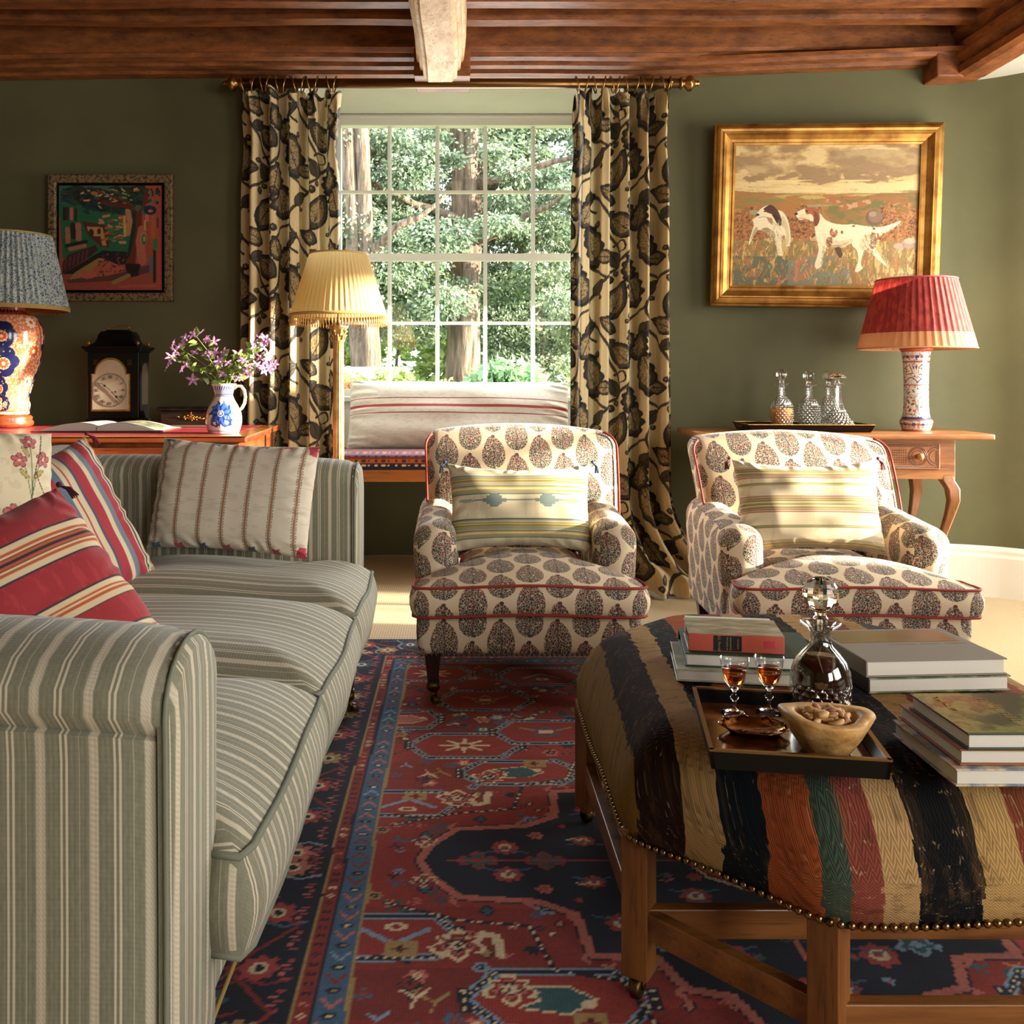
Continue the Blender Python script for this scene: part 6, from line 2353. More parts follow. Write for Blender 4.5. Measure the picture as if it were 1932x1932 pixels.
# blue shaded lamp on the desk
t = thing('table_lamp', 'blue patterned pleated shade lamp on a big orange and navy china vase', 'lamp', (-1.975, 4.18, DZ + .0005))
obj('wooden_stand', MB().lathe([(0, 0), (.090, 0), (.102, .010), (.104, .022), (.096, .034), (.100, .042), (.092, .052), (0, .054)], 48), wood('red_stand', srgb('#5a2412'), srgb('#94482a'), 0, 1, .3, .5), t)
def p_imari2(a, z):
    P = Paint(a, z, '#d8a98a')
    rd, nv, cr = '#c0562a', '#1a2048', '#e0c8ac'
    n = vnoise(a * 160, z * 160, 61, 2)
    P.fill(n > .52, '#c8744a'); P.fill(np.abs(n - .5) < .03, '#b8502c')
    r = random.Random(2)
    def flower(cx, cz, R, c1, c2):
        P.ell(cx, cz, R, R, c1)
        for i in range(10):
            an = i * PI / 5
            P.ell(cx + R * .62 * math.cos(an), cz + R * .62 * math.sin(an), R * .34, R * .2, c2, an)
        P.ell(cx, cz, R * .28, R * .28, c1)
    def cloud(cx, cz, R):
        for i in range(8):
            an = i * PI / 4
            P.ell(cx + R * .75 * math.cos(an), cz + R * .55 * math.sin(an), R * .45, R * .38, nv)
        P.ell(cx, cz, R * .8, R * .6, nv)
        for i in range(26):
            P.ell(cx + r.uniform(-.8, .8) * R, cz + r.uniform(-.6, .6) * R, .003, .003, '#9a7a48')
        flower(cx - R * .3, cz + R * .35, R * .34, rd, '#e6a468'); flower(cx + R * .45, cz - R * .1, R * .30, cr, rd); flower(cx - R * .25, cz - R * .42, R * .30, rd, cr)
        P.line(catmull([(cx - R * .5, cz - R * .05), (cx - R * .2, cz + R * .12), (cx, cz - R * .1), (cx - R * .15, cz - R * .2)], 5), R * .14, cr)
    for k in range(-3, 4):
        cloud(k * .30 + .0, .40, .075); cloud(k * .30 + .0, .285, .085); cloud(k * .30 - .02, .175, .065); cloud(k * .3 + .02, .105, .04)
        flower(k * .30 + .16, .33, .03, cr, rd); flower(k * .30 + .15, .455, .028, rd, cr); flower(k * .30 + .16, .20, .026, rd, cr)
        P.line(catmull([(k * .30 + .19, .12), (k * .30 + .215, .25), (k * .30 + .20, .36), (k * .30 + .19, .46)], 6), .012, '#b84a2c')
    P.rect(-9, 9, .062, .070, cr); P.rect(-9, 9, .070, .074, rd); P.rect(-9, 9, .488, .53, '#a8402c')
    for k in range(-20, 21): P.ell(k * .026, .505, .008, .009, nv)
    return P.c
vprof = [(0, .054), (.078, .054), (.086, .070), (.090, .10), (.085, .118), (.088, .14), (.105, .20), (.128, .27), (.143, .34), (.147, .40), (.140, .445), (.118, .480), (.085, .500), (.070, .508), (.069, .535), (0, .536)]
china('vase', [(r, z) for r, z in vprof], p_imari2, t, .13, seg=380)
obj('stem', MB().lathe([(.02, .53), (.008, .54), (.008, .82), (0, .82)], 14), M_brass, t)
def bluec():
    x, y, z = coords()
    v = voro(vec(x * 1.0, y * 1.0, z), 95.0, 'DISTANCE_TO_EDGE')
    n = smooth(noise(vec(x, y, z), 90.0, 2.0), .46, .54)
    return mix(mx(smooth(v, .12, .03), n * .7), srgb('#3c5668'), srgb('#b4bbb2'))
pleated_shade(t, .248, .176, .512, .325, shade_mat('blue_print_shade', bluec, .15), 60, .0075)
tr = mat('straw_braid', lambda: mix(smooth(sn(coords()[0] * 500.0 + coords()[2] * 700 + coords()[1] * 500), -.3, .3), srgb('#7d6538'), srgb('#b39a5f')), .8)
mb = MB()
for k in range(3): mb2 = mb.tube([((.249 + .0) * math.cos(2 * PI * i / 80), (.249) * math.sin(2 * PI * i / 80), .512 + .006 * k) for i in range(80)], .004, 6, closed=True)
obj('bottom_trim', mb, tr, t)
obj('top_trim', ring(.178, .838, .0045), tr, t)
obj('spider', MB().beam((-.174, 0, .78), (.174, 0, .78), .003, .003), M_brass, t)
obj('lining', MB().lathe([(.241, .514), (.170, .832)], 64, cap=False), shade_mat('apricot_lining', srgb('#c47a4a'), .3), t)

# ------------------------------------------------------------------ console table
t = thing('console_table', 'walnut side table with carved drawer and curved legs under the dog painting', 'table', (1.625, 4.235, 0), math.radians(-4.5))
TL, TD = 0.610, 0.255
obj('table_top', MB().rbox(2 * TL, 2 * TD, .026, .008, (20, 8, 1), (0, 0, CTZ - .013)), M_walnut, t, True, auto=60)
ap = MB()
z0, z1 = .59, CTZ - .026
ap.box(-.47, .47, -.205, -.190, z0, z1); ap.box(-.47, .47, .19, .205, z0, z1); ap.box(-.47, -.455, -.19, .19, z0, z1); ap.box(.455, .47, -.19, .19, z0, z1)
obj('apron', ap, M_walnut, t, False, .002)
for cx in (.24, -.24):
    d = obj('drawer', MB().box(cx - .165, cx + .165, -.214, -.198, .632, .742), mat('carved_walnut', lambda: mix(noise(vec(*coords()), 20.0, 3.0), srgb('#6a3c1c'), srgb('#9c6534')), .45, coat=.2), t, False, .002)
    mb = MB()
    mb.tube([(cx - .158, -.215, .638), (cx + .158, -.215, .638), (cx + .158, -.215, .736), (cx - .158, -.215, .736)], .0018, 6, closed=True)
    mb.tube([(cx - .150, -.215, .645), (cx + .150, -.215, .645), (cx + .150, -.215, .729), (cx - .150, -.215, .729)], .0013, 6, closed=True)
    for kx in (cx - .075, cx + .075):
        for r_c in (.038, .032, .024): mb.tube([(kx + r_c * math.cos(2 * PI * i / 30), -.215, .687 + r_c * math.sin(2 * PI * i / 30)) for i in range(30)], .0014, 5, closed=True)
    for r_c in (.038, .028): 
        for sx in (-1, 1): mb.tube([(cx + sx * (.150 - r_c * math.sin(PI * i / 12)), -.215, .687 + r_c * math.cos(PI * i / 12)) for i in range(13)], .0013, 5)
    for gx in range(7):
        for gz in range(6):
            mb.ball((cx - .027 + gx * .009, -.2148, .662 + gz * .010), .0022, 6, 4)
    for k in range(30):
        x = cx - .15 + k * .0105
        mb.tube([(x, -.2148, .6385), (x + .005, -.2148, .6445)], .0009, 4); mb.tube([(x, -.2148, .7295), (x + .005, -.2148, .7355)], .0009, 4)
    obj('carving', mb, mat('carving_edge', srgb('#5a3016'), .5), d)
    for kx in (cx - .075, cx + .075):
        obj('knob', MB().lathe([(0, 0), (.009, 0), (.007, .012), (.014, .022), (.015, .030), (.011, .037), (0, .040)], 18, M=Matrix.Translation((kx, -.214, .687)) @ RX), M_walnut, d)
def cab(sx, sy):
    mb = MB()
    secs = [(0.62, .050, 0, 0), (.585, .052, .004, .004), (.55, .050, .022, .016), (.50, .044, .026, .018), (.44, .036, .014, .010), (.36, .030, -.006, -.004), (.24, .024, -.022, -.014), (.12, .020, -.028, -.018), (.05, .021, -.022, -.014), (.0, .026, -.010, -.006)]
    for (z, h, ox, oy) in secs:
        cx, cy = sx * (.440 + ox), sy * (.178 + oy)
        for a, b in ((-1, -1), (1, -1), (1, 1), (-1, 1)):
            mb.v.append((cx + a * h / 2, cy + b * h / 2, z)); mb.col.append((1, 1, 1))
    for k in range(len(secs) - 1):
        for i in range(4):
            mb.f.append((k * 4 + i, (k + 1) * 4 + i, (k + 1) * 4 + (i + 1) % 4, k * 4 + (i + 1) % 4)); mb.uv.append(None)
    mb.f.append((0, 1, 2, 3)); mb.uv.append(None)
    mb.f.append(tuple(reversed([4 * (len(secs) - 1) + i for i in range(4)]))); mb.uv.append(None)
    return mb
for sx in (-1, 1):
    for sy in (-1, 1):
        obj('leg', cab(sx, sy), M_walnutz, t, True, .006, sub=0, auto=50)
# tray with decanters
t = thing('tray', 'black lacquer tray with gilt rim holding cut glass decanters', 'tray', (1.513, 4.222, CTZ + .0008), math.radians(-4.5))
def tray_mb(w_, d_, h, flare, th=.005):
    a = MB(); rim = MB()
    a.box(-w_, w_, -d_, d_, 0, .004)
    for (p, q) in (((-w_, -d_), (w_, -d_)), ((w_, -d_), (w_, d_)), ((w_, d_), (-w_, d_)), ((-w_, d_), (-w_, -d_))):
        P0 = Vector((*p, 0)); Q0 = Vector((*q, 0)); d = (Q0 - P0).normalized(); nrm = Vector((d.y, -d.x, 0))
        P1 = P0 + (nrm - d) * flare + Vector((0, 0, h)); Q1 = Q0 + (nrm + d) * flare + Vector((0, 0, h))
        i_ = -nrm * th
        a.add([P0, Q0, Q1, P1, P0 + i_, Q0 + i_, Q1 + i_, P1 + i_], [(0, 1, 2, 3), (5, 4, 7, 6), (3, 2, 6, 7), (0, 4, 5, 1), (0, 3, 7, 4), (1, 5, 6, 2)])
        rim.beam(P1 + i_ / 2, Q1 + i_ / 2, th + .001, .003)
    return a, rim
a, rim = tray_mb(.25, .15, .032, .014)
obj('body', a, M_black, t, False); obj('gilt_rim', rim, M_gold, t, False)
for s in (-1, 1):
    obj('handle', MB().tube([(s * .266, -.035, .024), (s * .268, -.030, .016), (s * .268, .030, .016), (s * .266, .035, .024)], .0025, 6), M_gold, t)


def decanter(label, x, y, z, kind, liquid=None, h=1.0, lab=True, group=None, yaw=0.0):
    t = thing('decanter', label, 'decanter', (x, y, z), yaw, group=group)
    if kind == 'barrel':
        out = [(0, 0), (.036, 0), (.040, .004), (.050, .035), (.052, .065), (.048, .095), (.034, .116), (.019, .130), (.0155, .140), (.0155, .160), (.019, .166), (.031, .176), (.032, .179)]
        inn = [(.028, .178), (.013, .165), (.0115, .140), (.016, .128), (.031, .112), (.044, .094), (.0475, .065), (.0455, .035), (.036, .010), (0, .009)]
        top = .179; zl = .082
    else:
        out = [(0, 0), (.083, 0), (.088, .004), (.086, .010), (.068, .030), (.048, .055), (.030, .085), (.020, .115), (.0155, .145), (.0155, .178), (.019, .184), (.030, .190), (.031, .193)]
        inn = [(.027, .192), (.012, .180), (.0115, .145), (.016, .115), (.026, .086), (.044, .057), (.062, .033), (.080, .011), (.078, .008), (0, .008)]
        top = .193; zl = .03
    mb = MB().lathe([(r, q * h) for r, q in out + inn], 48, cap=False, mod=None)
    obj('body', mb, M_crystal, t)
    if liquid:
        lp = [(0, .0092), (.0355, .0102), (.0452, .035), (.0472, .065), (.0465, zl), (0, zl)]
        obj('liquid', MB().lathe([(r, q * h) for r, q in lp], 40), mat('liquid_' + liquid.strip('#'), (.78, .32, .03), .05, trans=.5, ior=1.34), t)
    mb = MB().lathe([(0, -.022), (.0105, -.020), (.0125, .004), (.010, .008), (.010, .014), (.014, .020)], 20, cap=False)
    if kind == 'ship':
        mb.lathe([(.014, .020), (.034, .022), (.036, .026), (.024, .038), (.008, .046), (0, .047)], 24, mod=lambda a, z, k: 1 + .08 * math.cos(a * 8))
        mb_ = mb
    else:
        bm = MB().ball((0, 0, .040), .0245, 14, 9)
        mb.v.extend([]) 
        mb.add(bm.v, bm.f)
    s = obj('stopper', mb, M_glass, t, kind == 'ship', M=Matrix.Translation((0, 0, top * h)))
    if lab:
        ch = MB().tube([(.020 * math.cos(2 * PI * i / 24), .020 * math.sin(2 * PI * i / 24), (.128 if kind == 'barrel' else .118) * h - .012 * max(0, -math.sin(2 * PI * i / 24))) for i in range(24)], .0007, 5, closed=True)
        c_ = obj('chain', ch, mat('silver', srgb('#a8a49c'), .25, metal=1.0), t)
        zt, yt_ = ((.100, -.052) if kind == 'barrel' else (.078, -.038))
        obj('silver_label', MB().rbox(.030, .003, .013, .0015, (4, 1, 2), (.006, yt_, zt * h)), MATS['silver'], c_)
    return t
TZ = CTZ + .0052
decanter('cut glass barrel decanter half full of amber whisky on the tray', 1.421, 4.20, TZ, 'barrel', '#e08a2c', h=1.13)
decanter('empty cut glass barrel decanter in the middle of the tray', 1.545, 4.215, TZ, 'barrel', h=1.10)
decanter('cut glass decanter partly hidden behind the broad ship decanter', 1.672, 4.315, TZ, 'barrel', h=1.10)
decanter('broad based ship decanter with a mushroom stopper at the right of the tray', 1.652, 4.165, TZ, 'ship', h=1.06)

# ------------------------------------------------------------------ pictures
def frame_profile(parent, w_, h_, prof, m, name='frame'):
    """mitred frame; prof: (outward offset, depth towards viewer)"""
    mb = MB()
    cs = [(-w_ / 2, -h_ / 2), (w_ / 2, -h_ / 2), (w_ / 2, h_ / 2), (-w_ / 2, h_ / 2)]
    k = len(prof)
    for (x, z) in cs:
        sx, sz = (1 if x > 0 else -1), (1 if z > 0 else -1)
        for o_, d in prof:
            mb.v.append((x + sx * o_, -d, z + sz * o_)); mb.col.append((1, 1, 1))
    for i in range(4):
        j = (i + 1) % 4
        for q in range(k):
            r = (q + 1) % k
            mb.f.append((i * k + q, j * k + q, j * k + r, i * k + r)); mb.uv.append(None)
    return obj(name, mb, m, parent, False)


def dogs_painting():
    w_, h_ = .852, .672
    mb, X, Y = painted_grid(400, 310, w_, h_)
    # work in the photograph crop's units: 0..1545 x 0..1205
    u = (X / w_ + .5) * 1545; v = (1 - Y / h_) * 1205
    P = Paint(u, v, '#a98d5c')
    def nz(su, sv, seed, oc=4): return vnoise(u * su, v * sv, seed, oc)
    # sky
    n = nz(.006, .014, 3, 5)
    P.fill(n > .50, '#9a7d54'); P.fill(n > .56, '#8b6f4c'); P.fill(n < .44, '#b89c6a'); P.fill(n < .38, '#c4aa78')
    P.fill((v > 255) & (v < 410) & (n < .52), '#bda26c'); P.fill((v > 300) & (v < 410) & (nz(.004, .05, 9) < .55), '#c9b07c')
    P.poly([(790, 130), (980, 250), (1300, 230), (1545, 260), (1545, 60), (1100, 40), (850, 60)], '#8d7352', .6)
    P.poly([(0, 120), (150, 260), (340, 280), (420, 230), (260, 100)], '#937a54', .5)
    # distance
    P.poly([(0, 390), (200, 405), (620, 425), (1545, 405), (1545, 700), (0, 700)], '#8f6a38')
    P.poly([(300, 430), (800, 420), (1200, 420), (1000, 480), (700, 520)], '#a8904c')
    P.poly([(560, 470), (900, 470), (820, 520), (640, 530)], '#8c8466')
    P.fill((v > 420) & (v < 620) & (nz(.006, .04, 12) > .55), '#96652f'); P.fill((v > 430) & (v < 600) & (nz(.006, .04, 13) > .6), '#7a7038')
    P.poly([(760, 560), (980, 460), (1200, 420), (1545, 405), (1545, 760), (900, 760)], '#7c6030')
    P.poly([(880, 520), (1160, 460), (1180, 490), (960, 550)], '#b0825c'); P.poly([(1200, 530), (1400, 490), (1300, 540)], '#a87a50')
    m_ = (v > 440) & (u > 800) & (v < 700)
    P.fill(m_ & (nz(.012, .02, 15) > .55), '#66602e'); P.fill(m_ & (nz(.014, .02, 16) > .62), '#8f5c2e')
    # bracken band with ragged edges
    n3 = nz(.05, .05, 22, 4)
    rg = (nz(.012, .012, 24, 4) - .5)
    top = 520 + 60 * np.sin(u / 210) + rg * 260
    b = (v > top) & (v < 860 + rg * 120)
    bb = b & ((u < 720 + rg * 300) | (u > 1200 - rg * 500))
    P.fill(bb, '#7c4a26'); P.fill(bb & (n3 > .50), '#97652f'); P.fill(bb & (n3 > .60), '#5c381e'); P.fill(bb & (n3 < .38), '#a07240')
    P.fill(bb & (nz(.09, .09, 25, 3) > .64), '#a86f38')
    P.ell(1180, 620, 72, 66, '#664c3a'); P.ell(1190, 610, 58, 50, '#7a6048'); P.ell(1165, 590, 30, 24, '#8f7a60')
    # foreground grass
    g = v > 800 + 20 * np.sin(u / 90)
    P.fill(g, '#93743c'); P.fill(g & (nz(.03, .012, 30) > .52), '#7a6c3a'); P.fill(g & (nz(.035, .014, 31) > .58), '#95643a'); P.fill(g & (nz(.04, .015, 32) > .62), '#b89a5c')
    P.poly([(330, 1205), (560, 980), (760, 900), (700, 1030), (600, 1205)], '#a86a50', .75)
    g2 = v > 950
    P.fill(g2 & (u < 480) & (nz(.02, .02, 33) > .45), '#5f6048'); P.fill(g2 & (u > 480) & (u < 1000) & (nz(.02, .02, 34) > .5), '#77735a')
    P.ell(1390, 858, 45, 25, '#a08c7a'); P.ell(1480, 835, 70, 42, '#98826f'); P.ell(1480, 815, 50, 22, '#b09c88')
    r = random.Random(6)
    for i in range(420):
        x, y = r.uniform(0, 1545), r.uniform(860, 1190)
        L = r.uniform(20, 70); dx = r.uniform(-25, 30)
        P.line([(x, y), (x + dx, y - L)], (5, 2), r.choice(['#b9a063', '#5c5a3c', '#8a7a48', '#a66a38', '#8f8b70', '#c4ae78', '#6a4a2a', '#7f4c28']))
    wh, wh2, sh, br, dk = '#d6c8a2', '#bfae86', '#8f7c58', '#8c4220', '#4a2416'
    def fur(pts, c, wd=4, a=1.0):
        P.line(catmull(pts, 5), wd, c, a=a)
    # left dog, seen from the front with its head turned to the left
    P.poly(catmull([(165, 640), (215, 605), (300, 575), (400, 560), (455, 620), (485, 720), (492, 810), (482, 862), (455, 858), (450, 790), (425, 770), (418, 860), (432, 935), (405, 945), (380, 900), (365, 800), (320, 770), (250, 730), (205, 735), (172, 800), (148, 850), (140, 835), (165, 740), (180, 680), (165, 640)], 5), wh)
    P.poly(catmull([(420, 600), (465, 680), (480, 780), (470, 850), (452, 840), (450, 740), (410, 660), (420, 600)], 5), wh2)
    P.poly(catmull([(240, 720), (300, 755), (360, 790), (350, 740), (290, 705), (240, 720)], 5), sh); P.poly(catmull([(175, 790), (215, 725), (200, 700), (175, 740), (160, 800), (175, 790)], 5), sh, .7)
    P.poly(catmull([(200, 600), (150, 590), (145, 560), (190, 556), (235, 570), (200, 600)], 5), '#8f8a6c')
    P.poly(catmull([(200, 590), (235, 545), (300, 515), (365, 545), (370, 610), (310, 640), (255, 625), (215, 622), (200, 590)], 5), wh)
    P.poly(catmull([(255, 545), (305, 512), (345, 525), (385, 570), (412, 640), (405, 690), (375, 670), (345, 620), (325, 590), (285, 575), (255, 545)], 5), dk)
    P.poly(catmull([(330, 600), (365, 650), (385, 690), (400, 660), (370, 600), (330, 600)], 4), '#2e1610')
    P.ell(210, 596, 15, 10, '#2a1a14'); P.ell(268, 568, 8, 6, '#1c120e'); P.line([(215, 622), (262, 612), (300, 618)], 4, '#6a4a34')
    P.poly(catmull([(285, 620), (330, 625), (340, 680), (310, 660), (285, 620)], 4), br, .8)
    for i in range(90):
        x, y = r.uniform(300, 430), r.uniform(640, 800)
        fur([(x, y), (x + r.uniform(-6, 8), y + 14), (x + r.uniform(-10, 14), y + r.uniform(22, 40))], r.choice([wh, '#e6dab6', wh2, sh, sh]), 3.5, .8)
    for i in range(30):
        y = r.uniform(780, 930); x = 372 + (y - 780) * .25
        fur([(x, y), (x - r.uniform(8, 18), y + 10), (x - r.uniform(4, 16), y + 22)], r.choice([wh, wh2]), 3.5)
    # right dog in profile
    P.poly(catmull([(700, 560), (735, 590), (780, 640), (850, 668), (930, 678), (1010, 676), (1110, 690), (1165, 700), (1200, 740), (1205, 800), (1190, 850), (1222, 915), (1290, 1010), (1278, 1018), (1180, 930), (1150, 880), (1118, 868), (1095, 930), (1082, 1010), (1100, 1045), (1055, 1078), (1038, 1062), (1062, 975), (1045, 895), (1010, 860), (990, 828), (900, 870), (800, 862), (785, 900), (762, 960), (752, 1030), (718, 1056), (700, 1020), (716, 960), (728, 880), (706, 790), (690, 700), (680, 640), (700, 560)], 4), wh)
    P.poly(catmull([(1160, 700), (1250, 695), (1330, 670), (1385, 648), (1400, 655), (1330, 705), (1260, 735), (1200, 745), (1160, 700)], 4), wh)
    P.poly(catmull([(790, 790), (900, 812), (1000, 800), (1000, 832), (900, 875), (800, 862), (775, 820), (790, 790)], 4), wh2); P.poly(catmull([(800, 845), (900, 850), (980, 822), (900, 874), (810, 866), (800, 845)], 4), sh, .8)
    P.poly(catmull([(860, 872), (905, 870), (930, 930), (908, 962), (880, 925), (860, 872)], 4), '#4a3422')
    P.poly(catmull([(1165, 740), (1205, 760), (1206, 830), (1180, 885), (1150, 860), (1145, 800), (1165, 740)], 4), '#7c5436'); P.poly(catmull([(1095, 770), (1150, 760), (1140, 870), (1090, 895), (1060, 850), (1095, 770)], 4), wh2)
    P.poly(catmull([(800, 785), (838, 790), (835, 855), (800, 862), (788, 820), (800, 785)], 4), '#7c4a26')
    for q in ([(815, 735), (835, 705), (852, 735), (875, 720), (880, 760), (850, 790), (820, 765), (815, 735)],): P.poly(catmull(q, 4), '#94461f')
    P.ell(918, 742, 11, 15, br); P.ell(1012, 690, 15, 9, br); P.ell(1180, 712, 12, 10, '#5a341e')
    P.poly(catmull([(528, 590), (548, 566), (600, 545), (650, 535), (705, 560), (720, 600), (700, 650), (650, 645), (610, 630), (570, 640), (540, 618), (528, 590)], 4), wh)
    P.poly(catmull([(600, 550), (645, 530), (700, 545), (730, 600), (728, 650), (705, 692), (680, 680), (676, 620), (655, 590), (620, 592), (600, 550)], 4), '#94502a')
    P.poly(catmull([(675, 560), (715, 590), (722, 660), (700, 690), (682, 670), (684, 610), (675, 560)], 4), '#6e3418')
    P.poly(catmull([(560, 600), (600, 585), (640, 600), (650, 640), (610, 628), (575, 636), (560, 600)], 4), wh2, .7)
    P.ell(532, 588, 16, 11, '#3a1c16'); P.ell(622, 566, 9, 7, '#1c120e'); P.line([(548, 622), (600, 628), (640, 640)], 4, '#5a3420')
    for i in range(260):
        x, y = r.uniform(700, 1195), r.uniform(690, 860)
        fur([(x, y), (x + r.uniform(4, 10), y + 8), (x + r.uniform(6, 24), y + r.uniform(10, 22))], r.choice([wh, '#e8dcba', '#e8dcba', wh2, sh]), 3, .55)
    for i in range(60):
        x, y = r.uniform(1090, 1200), r.uniform(740, 900)
        fur([(x, y), (x + 4, y + 12), (x + r.uniform(4, 20), y + 28)], r.choice([wh, wh2, '#6a4a30', sh]), 4, .9)
    for i in range(44):
        t_ = r.random(); x = 1210 + 170 * t_; y = 735 - 75 * t_
        fur([(x, y), (x + 8, y + 18 * (1 - t_) + 6), (x + r.uniform(4, 26), y + (40 - 26 * t_))], r.choice([wh, wh2, '#e8dcba']), 3.5, .9)
    for i in range(40):
        y = r.uniform(860, 1010); x = 765 - (y - 860) * .12
        fur([(x, y), (x + 12, y + 8), (x + r.uniform(6, 18), y + 22)], r.choice([wh, wh2, sh]), 3.5, .9)
    P.c *= (.90 + .20 * vnoise(u * .03, v * .09, 77, 4))[:, None]
    for x, y in ((1420, 650),): pass
    return mb, P, w_, h_

# wall direction behind the painting
t = thing('dog_painting', 'gilt framed oil painting of two spaniels on a moor above the side table', 'painting', (1.738, 4.545, 1.788))
t.rotation_euler = (Matrix.Rotation(math.radians(-6.5), 4, 'Z') @ Matrix.Rotation(math.radians(2.2), 4, 'X') @ Matrix.Rotation(math.radians(1.2), 4, 'Y')).to_euler()
mb, P, w_, h_ = dogs_painting()
me = mb.mesh('canvas', mat('oil_paint', lambda: attr('col'), 0.6, bump=lambda: noise(vec(*coords()), 90.0, 3.0), bstr=.12, bdist=.002), False)
set_colors(me, P.c)
obj('canvas', me, None, t, M=Matrix.Translation((0, -.020, -h_ / 2)))
obj('back_board', MB().box(-w_ / 2 - .05, w_ / 2 + .05, -.016, 0, -h_ / 2 - .05, h_ / 2 + .05), M_walnut, t, False)
pr = [(-.004, .022), (-.004, .030), (.006, .032), (.010, .028), (.022, .030), (.040, .040), (.050, .050), (.054, .050), (.058, .044), (.070, .046), (.082, .042), (.086, .034), (.096, .030), (.096, .0), (.0, .0)]
frame_profile(t, w_, h_, pr, mat('old_gilt_frame', lambda: ramp(noise(vec(*coords()), 14.0, 4.0), [(.3, srgb('#7d5220')), (.7, srgb('#bd8c46'))]), 0.36, metal=0.75))


def street_painting():
    w_, h_ = .50, .508
    mb, X, Y = painted_grid(230, 234, w_, h_)
    u = (X / w_ + .5) * 1500 + 185; v = (1 - Y / h_) * 1530 + 180
    P = Paint(u, v, '#8c4230')
    r = random.Random(3)
    P.poly([(185, 180), (1450, 180), (1450, 600), (185, 600)], '#3d5a45')
    P.poly([(185, 440), (1300, 440), (1200, 1250), (240, 1250)], '#1f5a38')
    P.poly([(1450, 180), (1690, 180), (1690, 1720), (1620, 1720), (1500, 900)], '#9a4432')
    for i in range(260):   # dark canopy strokes
        x = r.uniform(210, 1400); y = r.uniform(200, 560 if 500 < x < 1180 else 440)
        a = r.uniform(-.9, .5); L = r.uniform(60, 150)
        P.line([(x, y), (x + L * math.cos(a), y - L * math.sin(a))], r.uniform(26, 44), r.choice(['#12241b', '#16302a', '#1b3325', '#10201c', '#23402c', '#1a2b45', '#3a1d12']))
    for i in range(34):
        x, y = r.uniform(450, 1300), r.uniform(220, 520)
        P.line([(x, y), (x + r.uniform(20, 70), y + r.uniform(-20, 40))], r.uniform(16, 30), r.choice(['#5f7c60', '#8f9a50', '#9c6038', '#b0884c', '#6b8a7c', '#74301c']))
    P.poly([(1180, 440), (1290, 520), (1340, 560), (1400, 480), (1440, 230), (1490, 230), (1480, 420), (1390, 560), (1400, 780), (1330, 900), (1300, 1340), (1160, 1340), (1260, 760), (1250, 560)], '#5a2414')
    P.poly([(1250, 540), (1310, 560), (1300, 860), (1230, 1180), (1160, 1300), (1230, 900)], '#14281e')
    P.line([(820, 420), (1010, 460), (1230, 480)], 60, '#542214'); P.line([(930, 330), (1150, 410), (1260, 470)], 34, '#5a2414')
    for (x, y, L, c) in ((300, 510, 160, '#3a1a12'), (370, 520, 150, '#b0585a'), (430, 530, 150, '#3a1a12'), (260, 520, 150, '#1c1a14')): P.line([(x, y), (x, y + L)], 44, c)
    for (x, y, L, c, w2) in ((310, 820, 220, '#98604c', 70), (385, 760, 170, '#231d14', 74), (465, 760, 200, '#98604c', 84)): P.line([(x, y), (x + 10, y + L)], w2, c)
    P.line([(290, 1060), (580, 1000)], 50, '#141f18'); P.line([(350, 1110), (560, 1060)], 60, '#98604c')
    P.poly([(520, 700), (850, 760), (960, 900), (900, 1090), (780, 1060), (600, 900)], '#4f2414')
    P.poly([(590, 780), (820, 790), (880, 1060), (820, 1060), (790, 920), (700, 920), (610, 850)], '#a8824a'); P.ell(655, 865, 40, 48, '#3a2414'); P.ell(770, 850, 26, 45, '#3a2414')
    for i in range(40):
        x, y = r.uniform(760, 1120), r.uniform(620, 1020)
        P.line([(x, y), (x + r.uniform(40, 90), y + r.uniform(-20, 20))], r.uniform(20, 40), r.choice(['#a05a38', '#b0744c', '#2c6a40', '#b07a5c', '#7a4a30', '#3b5a34']))
    P.line([(1190, 560), (1220, 700), (1190, 880)], 80, '#a57050'); P.line([(1140, 640), (1150, 900)], 38, '#b39254')
    P.poly([(240, 1290), (330, 1190), (580, 1100), (720, 1050), (760, 1120), (600, 1250), (230, 1480)], '#38201f')
    for k in range(6): P.line([(290 + k * 62, 1250 - k * 26), (270 + k * 62, 1400 - k * 30)], 26, '#58302f')
    P.poly([(230, 1480), (820, 1130), (1180, 1150), (1160, 1330), (700, 1400), (420, 1480)], '#1e1412')
    P.poly([(420, 1450), (760, 1240), (860, 1250), (760, 1400), (600, 1500), (330, 1560)], '#8d6b3c'); P.poly([(720, 1360), (880, 1270), (1140, 1380), (1100, 1480), (760, 1560), (640, 1500)], '#a0503c')
    P.poly([(300, 1560), (900, 1500), (1180, 1430), (1500, 1340), (1540, 1440), (1200, 1540), (900, 1580), (320, 1610)], '#54302e')
    for i in range(44):
        x, y = r.uniform(760, 1180), r.uniform(1180, 1480)
        P.line([(x, y), (x + r.uniform(-40, 50), y + r.uniform(-30, 30))], r.uniform(8, 26), r.choice(['#1a1614', '#2a2a1e', '#6a3a2c', '#20222a']))
    P.poly([(1150, 1320), (1380, 1330), (1340, 1500), (1240, 1520), (1160, 1420)], '#16100e')
    P.line([(1400, 830), (1370, 1000), (1400, 1280)], 130, '#a05a48'); P.ell(1420, 960, 50, 100, '#8a7a48'); P.ell(1425, 970, 34, 80, '#2f5a4a'); P.ell(1430, 960, 18, 40, '#b0803c')
